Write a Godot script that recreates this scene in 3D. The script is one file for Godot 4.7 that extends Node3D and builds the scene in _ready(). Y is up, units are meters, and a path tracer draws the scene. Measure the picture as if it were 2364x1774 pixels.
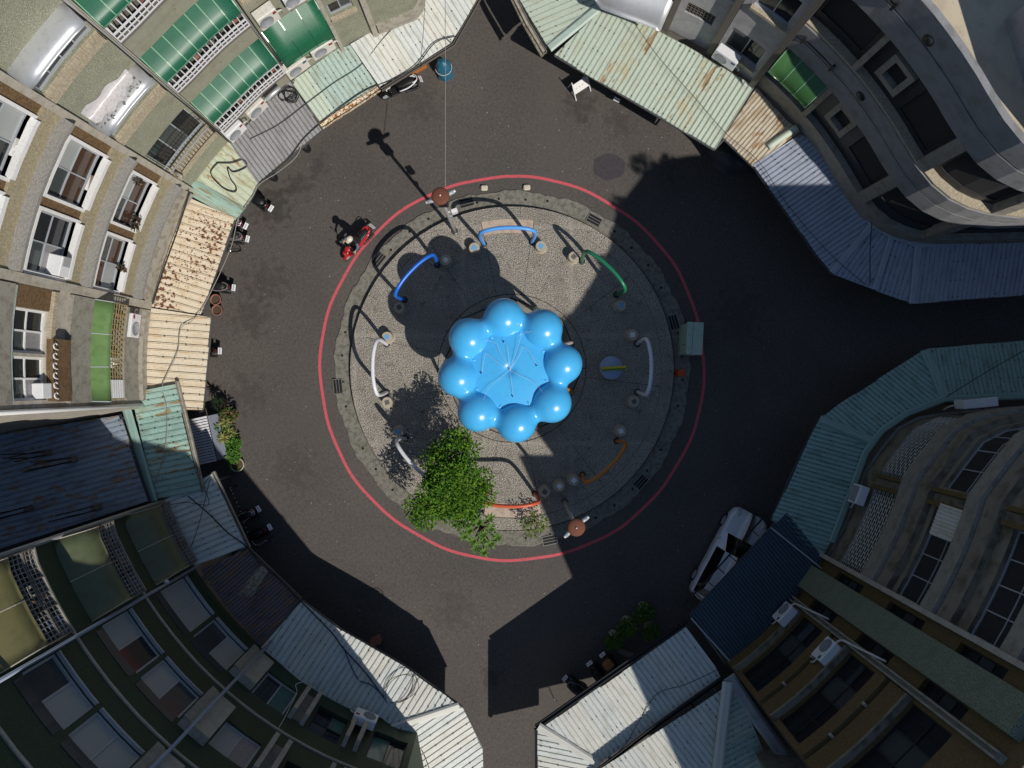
extends Node3D
# A round plaza between four curved blocks of row houses, seen straight down from a drone.
# x runs to the right of the photograph, z runs to its bottom, y is up; the camera hangs over the origin.

const CENTRE := Vector2(0.0, -0.67)      # middle of the traffic island
var rng := RandomNumberGenerator.new()
var M := {}
var walls := {}                          # plan lines of the four facades
var used := {}
var tile_count := 0

# ------------------------------------------------------------------ small helpers
func numbered(called: String) -> String:
	if not used.has(called):
		used[called] = 0
		return called
	used[called] += 1
	return "%s_%03d" % [called, used[called]]

func thing(called: String, label: String, category: String, at := Vector3.ZERO, turn := 0.0, group := "") -> Node3D:
	var o := Node3D.new()
	o.name = numbered(called)
	add_child(o)
	o.position = at
	o.rotation.y = turn
	tag(o, label, category, group)
	return o

func tag(o: Node, label: String, category: String, group := "") -> void:
	o.set_meta("label", label)
	o.set_meta("category", category)
	if group != "":
		o.set_meta("group", group)

func begin(smooth := false) -> SurfaceTool:
	var st := SurfaceTool.new()
	st.begin(Mesh.PRIMITIVE_TRIANGLES)
	st.set_smooth_group(0 if smooth else -1)
	return st

# commit a shape as one named mesh; world = true: the vertices are world coordinates, the parent is only moved, not turned
func obj(called: String, st: SurfaceTool, mat: Material, parent: Node = self, world := false) -> MeshInstance3D:
	st.generate_normals()
	return inst(called, st.commit(), mat, parent, world)

func inst(called: String, mesh: Mesh, mat: Material, parent: Node = self, world := false) -> MeshInstance3D:
	var o := MeshInstance3D.new()
	o.mesh = mesh
	o.material_override = mat
	o.name = numbered(called) if parent == self else called
	parent.add_child(o, true)
	if world:
		var off := Vector3.ZERO
		var p: Node = parent
		while p != self:
			off += (p as Node3D).position
			p = p.get_parent()
		o.position = -off
	return o

func struct(called: String, st: SurfaceTool, mat: Material) -> MeshInstance3D:
	var o := obj(called, st, mat)
	o.set_meta("kind", "structure")
	return o

func quad(st: SurfaceTool, a: Vector3, b: Vector3, c: Vector3, d: Vector3, ua := Vector2.ZERO, ub := Vector2(1, 0), uc := Vector2(1, 1), ud := Vector2(0, 1)) -> void:
	st.set_uv(ua); st.add_vertex(a)
	st.set_uv(ub); st.add_vertex(b)
	st.set_uv(uc); st.add_vertex(c)
	st.set_uv(ua); st.add_vertex(a)
	st.set_uv(uc); st.add_vertex(c)
	st.set_uv(ud); st.add_vertex(d)

func tri(st: SurfaceTool, a: Vector3, b: Vector3, c: Vector3) -> void:
	for p in [a, b, c]:
		st.set_uv(Vector2(p.x, p.z)); st.add_vertex(p)

# box with chamfered edges
func box(st: SurfaceTool, xf: Transform3D, size: Vector3, ch := 0.0) -> void:
	var h := size * 0.5
	if ch <= 0.0:
		var c := []
		for i in 8:
			c.append(xf * Vector3(h.x if i & 1 else -h.x, h.y if i & 2 else -h.y, h.z if i & 4 else -h.z))
		for f in [[0, 2, 3, 1], [4, 5, 7, 6], [0, 1, 5, 4], [2, 6, 7, 3], [0, 4, 6, 2], [1, 3, 7, 5]]:
			var w := 1.0
			quad(st, c[f[0]], c[f[1]], c[f[2]], c[f[3]], Vector2(0, 0), Vector2(0, w), Vector2(w, w), Vector2(w, 0))
		return
	var k := minf(ch, minf(h.x, minf(h.y, h.z)) * 0.9)
	var g := func(i: int, ax: int) -> Vector3:
		var v := Vector3(h.x if i & 1 else -h.x, h.y if i & 2 else -h.y, h.z if i & 4 else -h.z)
		for j in 3:
			if j != ax:
				v[j] -= signf(v[j]) * k
		return xf * v
	for f in [[0, 2, 3, 1, 2], [4, 5, 7, 6, 2], [0, 1, 5, 4, 1], [2, 6, 7, 3, 1], [0, 4, 6, 2, 0], [1, 3, 7, 5, 0]]:
		quad(st, g.call(f[0], f[4]), g.call(f[1], f[4]), g.call(f[2], f[4]), g.call(f[3], f[4]))
	for e in [[0, 1, 1, 2], [2, 3, 1, 2], [4, 5, 1, 2], [6, 7, 1, 2], [0, 2, 0, 2], [1, 3, 0, 2], [4, 6, 0, 2], [5, 7, 0, 2], [0, 4, 0, 1], [1, 5, 0, 1], [2, 6, 0, 1], [3, 7, 0, 1]]:
		quad(st, g.call(e[0], e[2]), g.call(e[1], e[2]), g.call(e[1], e[3]), g.call(e[0], e[3]))
	for i in 8:
		tri(st, g.call(i, 0), g.call(i, 1), g.call(i, 2))

func bx(st: SurfaceTool, at: Vector3, size: Vector3, ch := 0.0, turn := 0.0) -> void:
	box(st, Transform3D(Basis(Vector3.UP, turn), at), size, ch)

# a straight bar of square section between two points
func bar(st: SurfaceTool, a: Vector3, b: Vector3, w: float, t := -1.0) -> void:
	var d := b - a
	if d.length() < 0.0001:
		return
	var y := d.normalized()
	var x := y.cross(Vector3.UP if absf(y.y) < 0.95 else Vector3.RIGHT).normalized()
	var z := x.cross(y)
	box(st, Transform3D(Basis(x, y, z), (a + b) * 0.5), Vector3(w, d.length(), t if t > 0.0 else w))

func tube(st: SurfaceTool, pts: Array, r: float, sides := 8, caps := true, taper := 1.0) -> void:
	var n := pts.size()
	var rings := []
	var x := Vector3.ZERO
	for i in n:
		var t: Vector3 = (pts[mini(i + 1, n - 1)] - pts[maxi(i - 1, 0)]).normalized()
		if i == 0:
			x = t.cross(Vector3.UP if absf(t.y) < 0.9 else Vector3.RIGHT).normalized()
		else:
			x = (x - t * x.dot(t)).normalized()
		var y := t.cross(x)
		var rr := r * lerpf(1.0, taper, float(i) / maxf(1.0, n - 1.0))
		var ring := []
		for k in sides:
			var a := TAU * k / sides
			ring.append(pts[i] + (x * cos(a) + y * sin(a)) * rr)
		rings.append(ring)
	for i in n - 1:
		for k in sides:
			var k2 := (k + 1) % sides
			quad(st, rings[i][k], rings[i][k2], rings[i + 1][k2], rings[i + 1][k], Vector2(0, i), Vector2(1, i), Vector2(1, i + 1), Vector2(0, i + 1))
	if caps:
		for k in range(1, sides - 1):
			tri(st, rings[0][0], rings[0][k + 1], rings[0][k])
			tri(st, rings[n - 1][0], rings[n - 1][k], rings[n - 1][k + 1])

func spline(pts: Array, per := 6) -> Array:
	var o := []
	for i in pts.size() - 1:
		var p0: Vector3 = pts[maxi(i - 1, 0)]
		var p1: Vector3 = pts[i]
		var p2: Vector3 = pts[i + 1]
		var p3: Vector3 = pts[mini(i + 2, pts.size() - 1)]
		for k in per:
			var t := float(k) / per
			o.append(p1.cubic_interpolate(p2, p0, p3, t))
	o.append(pts[-1])
	return o

# a turned shape; profile is a list of Vector2(radius, height)
func lathe(st: SurfaceTool, xf: Transform3D, profile: Array, sides := 20) -> void:
	for i in profile.size() - 1:
		var p: Vector2 = profile[i]
		var q: Vector2 = profile[i + 1]
		for k in sides:
			var a := TAU * k / sides
			var b := TAU * (k + 1) / sides
			var v := [xf * Vector3(p.x * cos(a), p.y, p.x * sin(a)), xf * Vector3(p.x * cos(b), p.y, p.x * sin(b)), xf * Vector3(q.x * cos(b), q.y, q.x * sin(b)), xf * Vector3(q.x * cos(a), q.y, q.x * sin(a))]
			if p.x < 0.0001:
				tri(st, v[0], v[2], v[3])
			elif q.x < 0.0001:
				tri(st, v[0], v[1], v[2])
			else:
				quad(st, v[0], v[1], v[2], v[3])

# rings of superellipse section along local z: each section is [z, y, half width, half height, power]
func loft(st: SurfaceTool, xf: Transform3D, secs: Array, sides := 16) -> void:
	var rings := []
	for s in secs:
		var ring := []
		for k in sides:
			var a := TAU * k / sides
			var c := cos(a)
			var d := sin(a)
			var e: float = 2.0 / s[4]
			ring.append(xf * Vector3(s[2] * signf(c) * pow(absf(c), e), s[1] + s[3] * signf(d) * pow(absf(d), e), s[0]))
		rings.append(ring)
	for i in rings.size() - 1:
		for k in sides:
			var k2 := (k + 1) % sides
			quad(st, rings[i][k], rings[i + 1][k], rings[i + 1][k2], rings[i][k2])
	for k in range(1, sides - 1):
		tri(st, rings[0][0], rings[0][k], rings[0][k + 1])
		tri(st, rings[-1][0], rings[-1][k + 1], rings[-1][k])

# flat strip or profile swept along a line of points; profile is Vector2(sideways, up)
func sweep(st: SurfaceTool, pts: Array, profile: Array, closed := false) -> void:
	var rows := []
	var n := pts.size()
	for i in n:
		var t: Vector3 = pts[mini(i + 1, n - 1)] - pts[maxi(i - 1, 0)]
		var side := Vector3(t.z, 0, -t.x).normalized()
		var row := []
		for p in profile:
			row.append(pts[i] + side * p.x + Vector3.UP * p.y)
		rows.append(row)
	var m := profile.size()
	for i in n - 1:
		for k in (m if closed else m - 1):
			var k2 := (k + 1) % m
			quad(st, rows[i][k], rows[i][k2], rows[i + 1][k2], rows[i + 1][k])
	if closed:
		for k in range(1, m - 1):
			tri(st, rows[0][0], rows[0][k], rows[0][k + 1])
			tri(st, rows[-1][0], rows[-1][k + 1], rows[-1][k])

# ring sector slab round the island centre; angles in degrees clockwise from the top of the photograph
func polar(t: float, r: float, y := 0.0) -> Vector3:
	var a := deg_to_rad(t)
	return Vector3(CENTRE.x + r * sin(a), y, CENTRE.y - r * cos(a))

func ring_slab(st: SurfaceTool, t0: float, t1: float, r0: float, r1: float, y0: float, y1: float, step := 3.0, ch := 0.0) -> void:
	var n := maxi(1, int(ceil((t1 - t0) / step)))
	for i in n:
		var a := lerpf(t0, t1, float(i) / n)
		var b := lerpf(t0, t1, float(i + 1) / n)
		quad(st, polar(a, r0 + ch, y1), polar(a, r1 - ch, y1), polar(b, r1 - ch, y1), polar(b, r0 + ch, y1))
		quad(st, polar(a, r1, y0), polar(b, r1, y0), polar(b, r1, y1 - ch), polar(a, r1, y1 - ch))
		if ch > 0.0:
			quad(st, polar(a, r1 - ch, y1), polar(a, r1, y1 - ch), polar(b, r1, y1 - ch), polar(b, r1 - ch, y1))
			if r0 > 0.01:
				quad(st, polar(a, r0 + ch, y1), polar(b, r0 + ch, y1), polar(b, r0, y1 - ch), polar(a, r0, y1 - ch))
		if r0 > 0.01:
			quad(st, polar(a, r0, y0), polar(a, r0, y1 - ch), polar(b, r0, y1 - ch), polar(b, r0, y0))
	if t1 - t0 < 359.0:
		for t in [t0, t1]:
			quad(st, polar(t, r0, y0), polar(t, r1, y0), polar(t, r1, y1 - ch), polar(t, r0, y1 - ch))

# ------------------------------------------------------------------ facades: s metres along the wall, h up, d out towards the plaza
func add_wall(key: String, pts: Array) -> void:
	var cum := [0.0]
	var nrm := []
	for i in pts.size() - 1:
		cum.append(cum[-1] + pts[i].distance_to(pts[i + 1]))
	for i in pts.size():
		var t: Vector2 = (pts[mini(i + 1, pts.size() - 1)] - pts[maxi(i - 1, 0)]).normalized()
		nrm.append(Vector2(-t.y, t.x))
	walls[key] = {"p": pts, "c": cum, "n": nrm}

func wp(key: String, s: float, h: float, d := 0.0) -> Vector3:
	var w: Dictionary = walls[key]
	var c: Array = w.c
	var i := clampi(c.bsearch(s) - 1, 0, c.size() - 2)
	var u: float = clampf((s - c[i]) / (c[i + 1] - c[i]), 0.0, 1.0)
	var p: Vector2 = w.p[i].lerp(w.p[i + 1], u) + w.n[i].lerp(w.n[i + 1], u).normalized() * d
	return Vector3(p.x, h, p.y)

func wall_turn(key: String, s: float) -> float:
	var a := wp(key, s, 0, 0)
	var b := wp(key, s, 0, 1)
	return atan2(b.x - a.x, b.z - a.z)

func cuts(key: String, s0: float, s1: float, extra := []) -> Array:
	var o := [s0, s1]
	for c in walls[key].c:
		if c > s0 + 0.02 and c < s1 - 0.02:
			o.append(c)
	for e in extra:
		if e > s0 + 0.001 and e < s1 - 0.001:
			o.append(e)
	o.sort()
	var r := [o[0]]
	for v in o:
		if v - r[-1] > 0.0005:
			r.append(v)
	return r

func slab(st: SurfaceTool, key: String, s0: float, s1: float, h0: float, h1: float, d0: float, d1: float) -> void:
	var c := cuts(key, s0, s1)
	for i in c.size() - 1:
		var a: float = c[i]
		var b: float = c[i + 1]
		quad(st, wp(key, a, h0, d1), wp(key, a, h1, d1), wp(key, b, h1, d1), wp(key, b, h0, d1), Vector2(a, -h0), Vector2(a, -h1), Vector2(b, -h1), Vector2(b, -h0))
		quad(st, wp(key, a, h0, d0), wp(key, b, h0, d0), wp(key, b, h1, d0), wp(key, a, h1, d0), Vector2(a, -h0), Vector2(b, -h0), Vector2(b, -h1), Vector2(a, -h1))
		quad(st, wp(key, a, h1, d0), wp(key, b, h1, d0), wp(key, b, h1, d1), wp(key, a, h1, d1), Vector2(a, d0), Vector2(b, d0), Vector2(b, d1), Vector2(a, d1))
		quad(st, wp(key, a, h0, d0), wp(key, a, h0, d1), wp(key, b, h0, d1), wp(key, b, h0, d0), Vector2(a, d0), Vector2(a, d1), Vector2(b, d1), Vector2(b, d0))
	for e in [s0, s1]:
		quad(st, wp(key, e, h0, d0), wp(key, e, h1, d0), wp(key, e, h1, d1), wp(key, e, h0, d1), Vector2(d0, -h0), Vector2(d0, -h1), Vector2(d1, -h1), Vector2(d1, -h0))

# wall face with real openings [s0, s1, h0, h1] and their reveals
func wall_open(st: SurfaceTool, key: String, s0: float, s1: float, h0: float, h1: float, d: float, holes: Array, depth := 0.22) -> void:
	var es := []
	var eh := [h0, h1]
	for o in holes:
		es.append_array([o[0], o[1]])
		for v in [o[2], o[3]]:
			if v > h0 and v < h1:
				eh.append(v)
	eh.sort()
	var c := cuts(key, s0, s1, es)
	for i in c.size() - 1:
		for j in eh.size() - 1:
			var a: float = c[i]
			var b: float = c[i + 1]
			var y0: float = eh[j]
			var y1: float = eh[j + 1]
			if y1 - y0 < 0.0005:
				continue
			var open := false
			for o in holes:
				if (a + b) * 0.5 > o[0] and (a + b) * 0.5 < o[1] and (y0 + y1) * 0.5 > o[2] and (y0 + y1) * 0.5 < o[3]:
					open = true
			if not open:
				quad(st, wp(key, a, y0, d), wp(key, a, y1, d), wp(key, b, y1, d), wp(key, b, y0, d), Vector2(a, -y0), Vector2(a, -y1), Vector2(b, -y1), Vector2(b, -y0))
	for o in holes:
		var cc := cuts(key, o[0], o[1])
		for i in cc.size() - 1:
			for y in [o[2], o[3]]:
				quad(st, wp(key, cc[i], y, d), wp(key, cc[i + 1], y, d), wp(key, cc[i + 1], y, d - depth), wp(key, cc[i], y, d - depth), Vector2(cc[i], d), Vector2(cc[i + 1], d), Vector2(cc[i + 1], d - depth), Vector2(cc[i], d - depth))
		for s in [o[0], o[1]]:
			quad(st, wp(key, s, o[2], d), wp(key, s, o[3], d), wp(key, s, o[3], d - depth), wp(key, s, o[2], d - depth), Vector2(d, -o[2]), Vector2(d, -o[3]), Vector2(d - depth, -o[3]), Vector2(d - depth, -o[2]))

# framed window set back in its opening: window > panes
func window(bld: Node, key: String, o: Array, d: float, cols: int, rows: int, fw: float, fmat: Material, glass: Array, called := "window") -> MeshInstance3D:
	var st := begin()
	var s0: float = o[0]
	var s1: float = o[1]
	var h0: float = o[2]
	var h1: float = o[3]
	slab(st, key, s0, s0 + fw, h0, h1, d, d + 0.07)
	slab(st, key, s1 - fw, s1, h0, h1, d, d + 0.07)
	slab(st, key, s0 + fw, s1 - fw, h0, h0 + fw, d, d + 0.07)
	slab(st, key, s0 + fw, s1 - fw, h1 - fw, h1, d, d + 0.07)
	var ws := (s1 - s0 - fw * 2) / cols
	var hs := (h1 - h0 - fw * 2) / rows
	for i in range(1, cols):
		slab(st, key, s0 + fw + ws * i - fw * 0.4, s0 + fw + ws * i + fw * 0.4, h0 + fw, h1 - fw, d + 0.004, d + 0.062)
	for j in range(1, rows):
		slab(st, key, s0 + fw, s1 - fw, h0 + fw + hs * j - fw * 0.35, h0 + fw + hs * j + fw * 0.35, d + 0.008, d + 0.056)
	var f := obj(called, st, fmat, bld, true)
	for i in cols:
		for j in rows:
			var p := begin()
			var off := 0.012 if (i + j) % 2 else 0.028
			slab(p, key, s0 + fw + ws * i, s0 + fw + ws * (i + 1), h0 + fw + hs * j, h0 + fw + hs * (j + 1), d + off - 0.006, d + off)
			obj("pane", p, glass[(i + j * cols) % glass.size()], f, true)
	return f

# sheet bent over a frame: profile of Vector2(out, up) carried along the wall
func bent_awning(key: String, s0: float, s1: float, prof: Array, thick: float, st: SurfaceTool) -> void:
	var c := cuts(key, s0, s1)
	var back := []
	for p in prof:
		back.append(p - Vector2(0.3, 1.0).normalized() * thick)
	for i in c.size() - 1:
		var run := 0.0
		for k in prof.size() - 1:
			var l: float = prof[k].distance_to(prof[k + 1])
			for q in [prof, back]:
				quad(st, wp(key, c[i], q[k].y, q[k].x), wp(key, c[i], q[k + 1].y, q[k + 1].x), wp(key, c[i + 1], q[k + 1].y, q[k + 1].x), wp(key, c[i + 1], q[k].y, q[k].x), Vector2(c[i], run), Vector2(c[i], run + l), Vector2(c[i + 1], run + l), Vector2(c[i + 1], run))
			run += l
	for s in [s0, s1]:
		for k in prof.size() - 1:
			quad(st, wp(key, s, prof[k].y, prof[k].x), wp(key, s, prof[k + 1].y, prof[k + 1].x), wp(key, s, back[k + 1].y, back[k + 1].x), wp(key, s, back[k].y, back[k].x))
	var e: int = prof.size() - 1
	for i in c.size() - 1:
		quad(st, wp(key, c[i], prof[e].y, prof[e].x), wp(key, c[i + 1], prof[e].y, prof[e].x), wp(key, c[i + 1], back[e].y, back[e].x), wp(key, c[i], back[e].y, back[e].x))

func grille(st: SurfaceTool, key: String, s0: float, s1: float, h0: float, h1: float, d: float, ds: float, dh: float, w: float) -> void:
	var n := maxi(1, int(round((s1 - s0) / ds)))
	for i in n + 1:
		var s := lerpf(s0, s1 - w, float(i) / n)
		slab(st, key, s, s + w, h0, h1, d, d + w)
	var m := maxi(1, int(round((h1 - h0) / dh)))
	for j in m + 1:
		var h := lerpf(h0, h1 - w, float(j) / m)
		slab(st, key, s0, s1, h, h + w, d + w * 0.12, d + w * 0.88)

# block of a house behind its facade: plan polygon of the facade part, closed towards the back
func prism(st: SurfaceTool, plan: PackedVector2Array, h0: float, h1: float) -> void:
	var t := Geometry2D.triangulate_polygon(plan)
	for y in [h0, h1]:
		for i in range(0, t.size(), 3):
			tri(st, Vector3(plan[t[i]].x, y, plan[t[i]].y), Vector3(plan[t[i + 1]].x, y, plan[t[i + 1]].y), Vector3(plan[t[i + 2]].x, y, plan[t[i + 2]].y))
	var n := plan.size()
	for i in n:
		var a := plan[i]
		var b := plan[(i + 1) % n]
		var l := a.distance_to(b)
		quad(st, Vector3(a.x, h0, a.y), Vector3(a.x, h1, a.y), Vector3(b.x, h1, b.y), Vector3(b.x, h0, b.y), Vector2(0, -h0), Vector2(0, -h1), Vector2(l, -h1), Vector2(l, -h0))

func plan_of(key: String, s0: float, s1: float, d: float, back: float) -> PackedVector2Array:
	var o := PackedVector2Array()
	for s in cuts(key, s0, s1):
		var p := wp(key, s, 0, d)
		o.append(Vector2(p.x, p.z))
	var a: Vector2 = o[0]
	var b: Vector2 = o[o.size() - 1]
	var ra := (b - CENTRE)
	var rb := (a - CENTRE)
	o.append(CENTRE + ra * back)
	o.append(CENTRE + rb * back)
	return o

# ------------------------------------------------------------------ corrugated sheet roofs
# poly: corners with heights; dir: plan direction of the ribs; each sheet of several ribs is a part
func fit_plane(poly: Array) -> Vector3:
	var sx := 0.0; var sz := 0.0; var sy := 0.0
	for p in poly:
		sx += p.x; sz += p.z; sy += p.y
	var n := float(poly.size())
	sx /= n; sz /= n; sy /= n
	var xx := 0.0001; var zz := 0.0001; var xz := 0.0; var xy := 0.0; var zy := 0.0
	for p in poly:
		var x: float = p.x - sx
		var z: float = p.z - sz
		var y: float = p.y - sy
		xx += x * x; zz += z * z; xz += x * z; xy += x * y; zy += z * y
	var det := xx * zz - xz * xz
	var a := (xy * zz - zy * xz) / det
	var b := (zy * xx - xy * xz) / det
	return Vector3(a, b, sy - a * sx - b * sz)

func span_at(pw: Array, pl: Array, w: float) -> Vector2:
	var lo := INF
	var hi := -INF
	var n := pw.size()
	for i in n:
		var j := (i + 1) % n
		var w0: float = pw[i]
		var w1: float = pw[j]
		if (w0 <= w and w1 >= w) or (w1 <= w and w0 >= w):
			var u := 0.5 if absf(w1 - w0) < 0.00001 else (w - w0) / (w1 - w0)
			if absf(w1 - w0) < 0.00001:
				lo = minf(lo, minf(pl[i], pl[j])); hi = maxf(hi, maxf(pl[i], pl[j]))
			else:
				var l := lerpf(pl[i], pl[j], u)
				lo = minf(lo, l); hi = maxf(hi, l)
	return Vector2(lo, hi)

func sheets(parent: Node3D, poly: Array, dir: Vector2, pitch: float, rib: float, per: int, mats: Array, screws := true, called := "roof_sheet", pan := 0.72, wavy := false) -> void:
	dir = dir.normalized()
	var side := Vector2(-dir.y, dir.x)
	var pl := []
	var pw := []
	for p in poly:
		pl.append(Vector2(p.x, p.z).dot(dir))
		pw.append(Vector2(p.x, p.z).dot(side))
	var pc := fit_plane(poly)
	var w0: float = pw.min() + 0.001
	var w1: float = pw.max() - 0.001
	var count := int(ceil((w1 - w0) / (pitch * per)))
	var sc := begin()
	var any := false
	for k in count:
		var a := w0 + k * pitch * per
		var b := minf(w1, a + pitch * per + pitch * 0.08)
		var ws := [a, b]
		var i := 0
		while a + i * pitch < b:
			var base := a + i * pitch
			if wavy:
				for q in 6:
					ws.append(base + pitch * q / 6.0)
			else:
				for f in [pan, pan + (1 - pan) * 0.16, pan + (1 - pan) * 0.34, pan + (1 - pan) * 0.66, pan + (1 - pan) * 0.84, 1.0]:
					ws.append(base + pitch * f)
			i += 1
		for v in pw:
			ws.append(v)
		ws.sort()
		var st := begin()
		var lift := 0.004 * (k % 2) + rng.randf_range(0.0, 0.006)
		var skew := rng.randf_range(-0.004, 0.004)
		var e0 := rng.randf_range(-0.025, 0.015)
		var e1 := rng.randf_range(-0.015, 0.025)
		var prev := []
		var pwv := 0.0
		for w in ws:
			if w < a - 0.0001 or w > b + 0.0001:
				continue
			if prev.size() and w - pwv < 0.0008:
				continue
			var sp := span_at(pw, pl, clampf(w, w0, w1))
			if sp.x > sp.y:
				continue
			var f := fposmod(w - a, pitch) / pitch
			if w - a > 0.001 and (f < 0.0001 or f > 0.9999):
				f = 1.0
			var up := 0.0
			if wavy:
				up = rib * 0.5 * (1.0 - cos(f * TAU))
			elif f > pan:
				var e := minf(f - pan, 1.0 - f) / (1.0 - pan)
				up = -rib * 0.7 * e / 0.16 if e < 0.16 else lerpf(-rib * 0.7, rib, clampf((e - 0.16) / 0.18, 0.0, 1.0))
			var row := []
			var l0 := sp.x + (e0 if sp.y - sp.x > 0.4 else 0.0)
			var l1 := sp.y + (e1 if sp.y - sp.x > 0.4 else 0.0)
			for q in 5:
				var l := lerpf(l0, l1, q / 4.0)
				var x: float = dir.x * l + side.x * w
				var z: float = dir.y * l + side.y * w
				var sag := 0.006 * sin(l * 3.1 + k * 1.7) + skew * (q - 2)
				row.append([Vector3(x, pc.x * x + pc.y * z + pc.z + up + lift + sag, z), Vector2(w, l)])
			if prev.size():
				for q in 4:
					quad(st, prev[q][0], prev[q + 1][0], row[q + 1][0], row[q][0], prev[q][1], prev[q + 1][1], row[q + 1][1], row[q][1])
			prev = row
			pwv = w
		obj(called, st, mats[k % mats.size()], parent, true)
		if screws:
			for r in per:
				var w := a + (r + (pan * 0.5 + 0.5)) * pitch
				if w > b - 0.01 or w > w1:
					continue
				if rng.randf() < 0.45:
					continue
				var sp := span_at(pw, pl, w)
				for l in [sp.x + 0.12, lerpf(sp.x, sp.y, 0.35), lerpf(sp.x, sp.y, 0.68), sp.y - 0.12]:
					if sp.y - sp.x < 0.4 or rng.randf() < 0.3:
						continue
					var x: float = dir.x * l + side.x * w
					var z: float = dir.y * l + side.y * w
					bx(sc, Vector3(x, pc.x * x + pc.y * z + pc.z + rib + 0.012, z), Vector3(0.035, 0.022, 0.035), 0.0, rng.randf() * 3.0)
					any = true
	if any:
		var o := obj("screws", sc, M.screw, parent, true)
		o.set_meta("kind", "stuff")

func frame_under(parent: Node3D, line: Array, key: String, mat: Material) -> void:
	var st := begin()
	for i in line.size() - 1:
		bar(st, line[i] + Vector3(0, -0.1, 0), line[i + 1] + Vector3(0, -0.1, 0), 0.06)
	for p in line:
		if key != "":
			var best := 0.0
			var bd := INF
			var s := 0.5
			while s < walls[key].c[-1]:
				var q := wp(key, s, p.y, 0)
				var dd := Vector2(q.x - p.x, q.z - p.z).length()
				if dd < bd:
					bd = dd; best = s
				s += 0.1
			bar(st, p + Vector3(0, -0.1, 0), wp(key, best, p.y + 0.2, -0.02), 0.05)
	obj("support_frame", st, mat, parent, true)

func gutter(parent: Node3D, line: Array, mat: Material, w := 0.13, called := "gutter") -> void:
	var st := begin()
	sweep(st, line, [Vector2(-w * 0.5, 0.02), Vector2(-w * 0.5, -0.09), Vector2(w * 0.5, -0.09), Vector2(w * 0.5, 0.03), Vector2(w * 0.5 - 0.015, 0.03), Vector2(w * 0.5 - 0.015, -0.075), Vector2(-w * 0.5 + 0.015, -0.075), Vector2(-w * 0.5 + 0.015, 0.02)], true)
	obj(called, st, mat, parent, true)

func cap_strip(parent: Node3D, line: Array, w: float, mat: Material, called := "ridge_cap", up := 0.06) -> void:
	var st := begin()
	sweep(st, line, [Vector2(-w * 0.5, 0.0), Vector2(-w * 0.28, up), Vector2(w * 0.28, up), Vector2(w * 0.5, 0.0), Vector2(w * 0.5, -0.01), Vector2(-w * 0.5, -0.01)], true)
	obj(called, st, mat, parent, true)

func middle(poly: Array) -> Vector3:
	var c := Vector3.ZERO
	for p in poly:
		c += p
	c /= poly.size()
	c.y = poly[0].y
	return c

# a corrugated awning of one plane; line: its outer edge
func awning(called: String, label: String, poly: Array, dir: Vector2, mats: Array, line: Array, key: String, pitch := 0.2, rib := 0.035, per := 5, screws := true) -> Node3D:
	var o := thing(called, label, "awning", middle(poly), 0.0, "corrugated awnings round the plaza")
	sheets(o, poly, dir, pitch, rib, per, mats, screws)
	if line.size():
		frame_under(o, line, key, M.steel)
	return o

func cable(called: String, label: String, pts: Array, r: float, mat: Material, cat := "cable", smooth := 6) -> Node3D:
	var st := begin(true)
	tube(st, spline(pts, smooth), r, 5)
	var o := obj(called, st, mat)
	tag(o, label, cat, "")
	return o

# ------------------------------------------------------------------ materials
# layers: [cells per tile, from, to, colour, strength, octaves, second cells, second weight]
func paint(size: int, base: Color, layers: Array, key: int, want_height := false) -> ImageTexture:
	var luts := []
	var datas := []
	var seconds := []
	for i in layers.size():
		var l: Array = layers[i]
		var n := FastNoiseLite.new()
		n.seed = key * 31 + i * 7
		n.noise_type = FastNoiseLite.TYPE_SIMPLEX_SMOOTH
		n.frequency = l[0] / float(size)
		n.fractal_octaves = l[5]
		datas.append(n.get_seamless_image(size, size).get_data())
		if l.size() > 6:
			n.seed += 999
			n.frequency = l[6] / float(size)
			n.fractal_octaves = 2
			seconds.append(n.get_seamless_image(size, size).get_data())
		else:
			seconds.append(PackedByteArray())
		var lut := PackedFloat32Array()
		for v in 512:
			lut.append(smoothstep(l[1], l[2], (v - 128) / 255.0) * l[4])
		luts.append(lut)
	var out := PackedByteArray()
	out.resize(size * size * 3)
	var br := base.r * 255.0
	var bg := base.g * 255.0
	var bb := base.b * 255.0
	var m := layers.size()
	for p in size * size:
		var r := br
		var g := bg
		var b := bb
		for i in m:
			var v: int = datas[i][p] + 128
			var l: Array = layers[i]
			if l.size() > 6:
				v = clampi(v + int((seconds[i][p] - 128) * l[7]), 0, 511)
			var t: float = luts[i][v]
			if t > 0.003:
				var c: Color = l[3]
				r += (c.r * 255.0 - r) * t
				g += (c.g * 255.0 - g) * t
				b += (c.b * 255.0 - b) * t
		out[p * 3] = int(r)
		out[p * 3 + 1] = int(g)
		out[p * 3 + 2] = int(b)
	var im := Image.create_from_data(size, size, false, Image.FORMAT_RGB8, out)
	return ImageTexture.create_from_image(im)

func rgb(r: int, g: int, b: int) -> Color:
	return Color8(r, g, b)

func flat(c: Color, rough := 0.7, metal := 0.0) -> StandardMaterial3D:
	var m := StandardMaterial3D.new()
	m.albedo_color = c
	m.roughness = rough
	m.metallic = metal
	m.cull_mode = BaseMaterial3D.CULL_DISABLED
	return m

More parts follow.
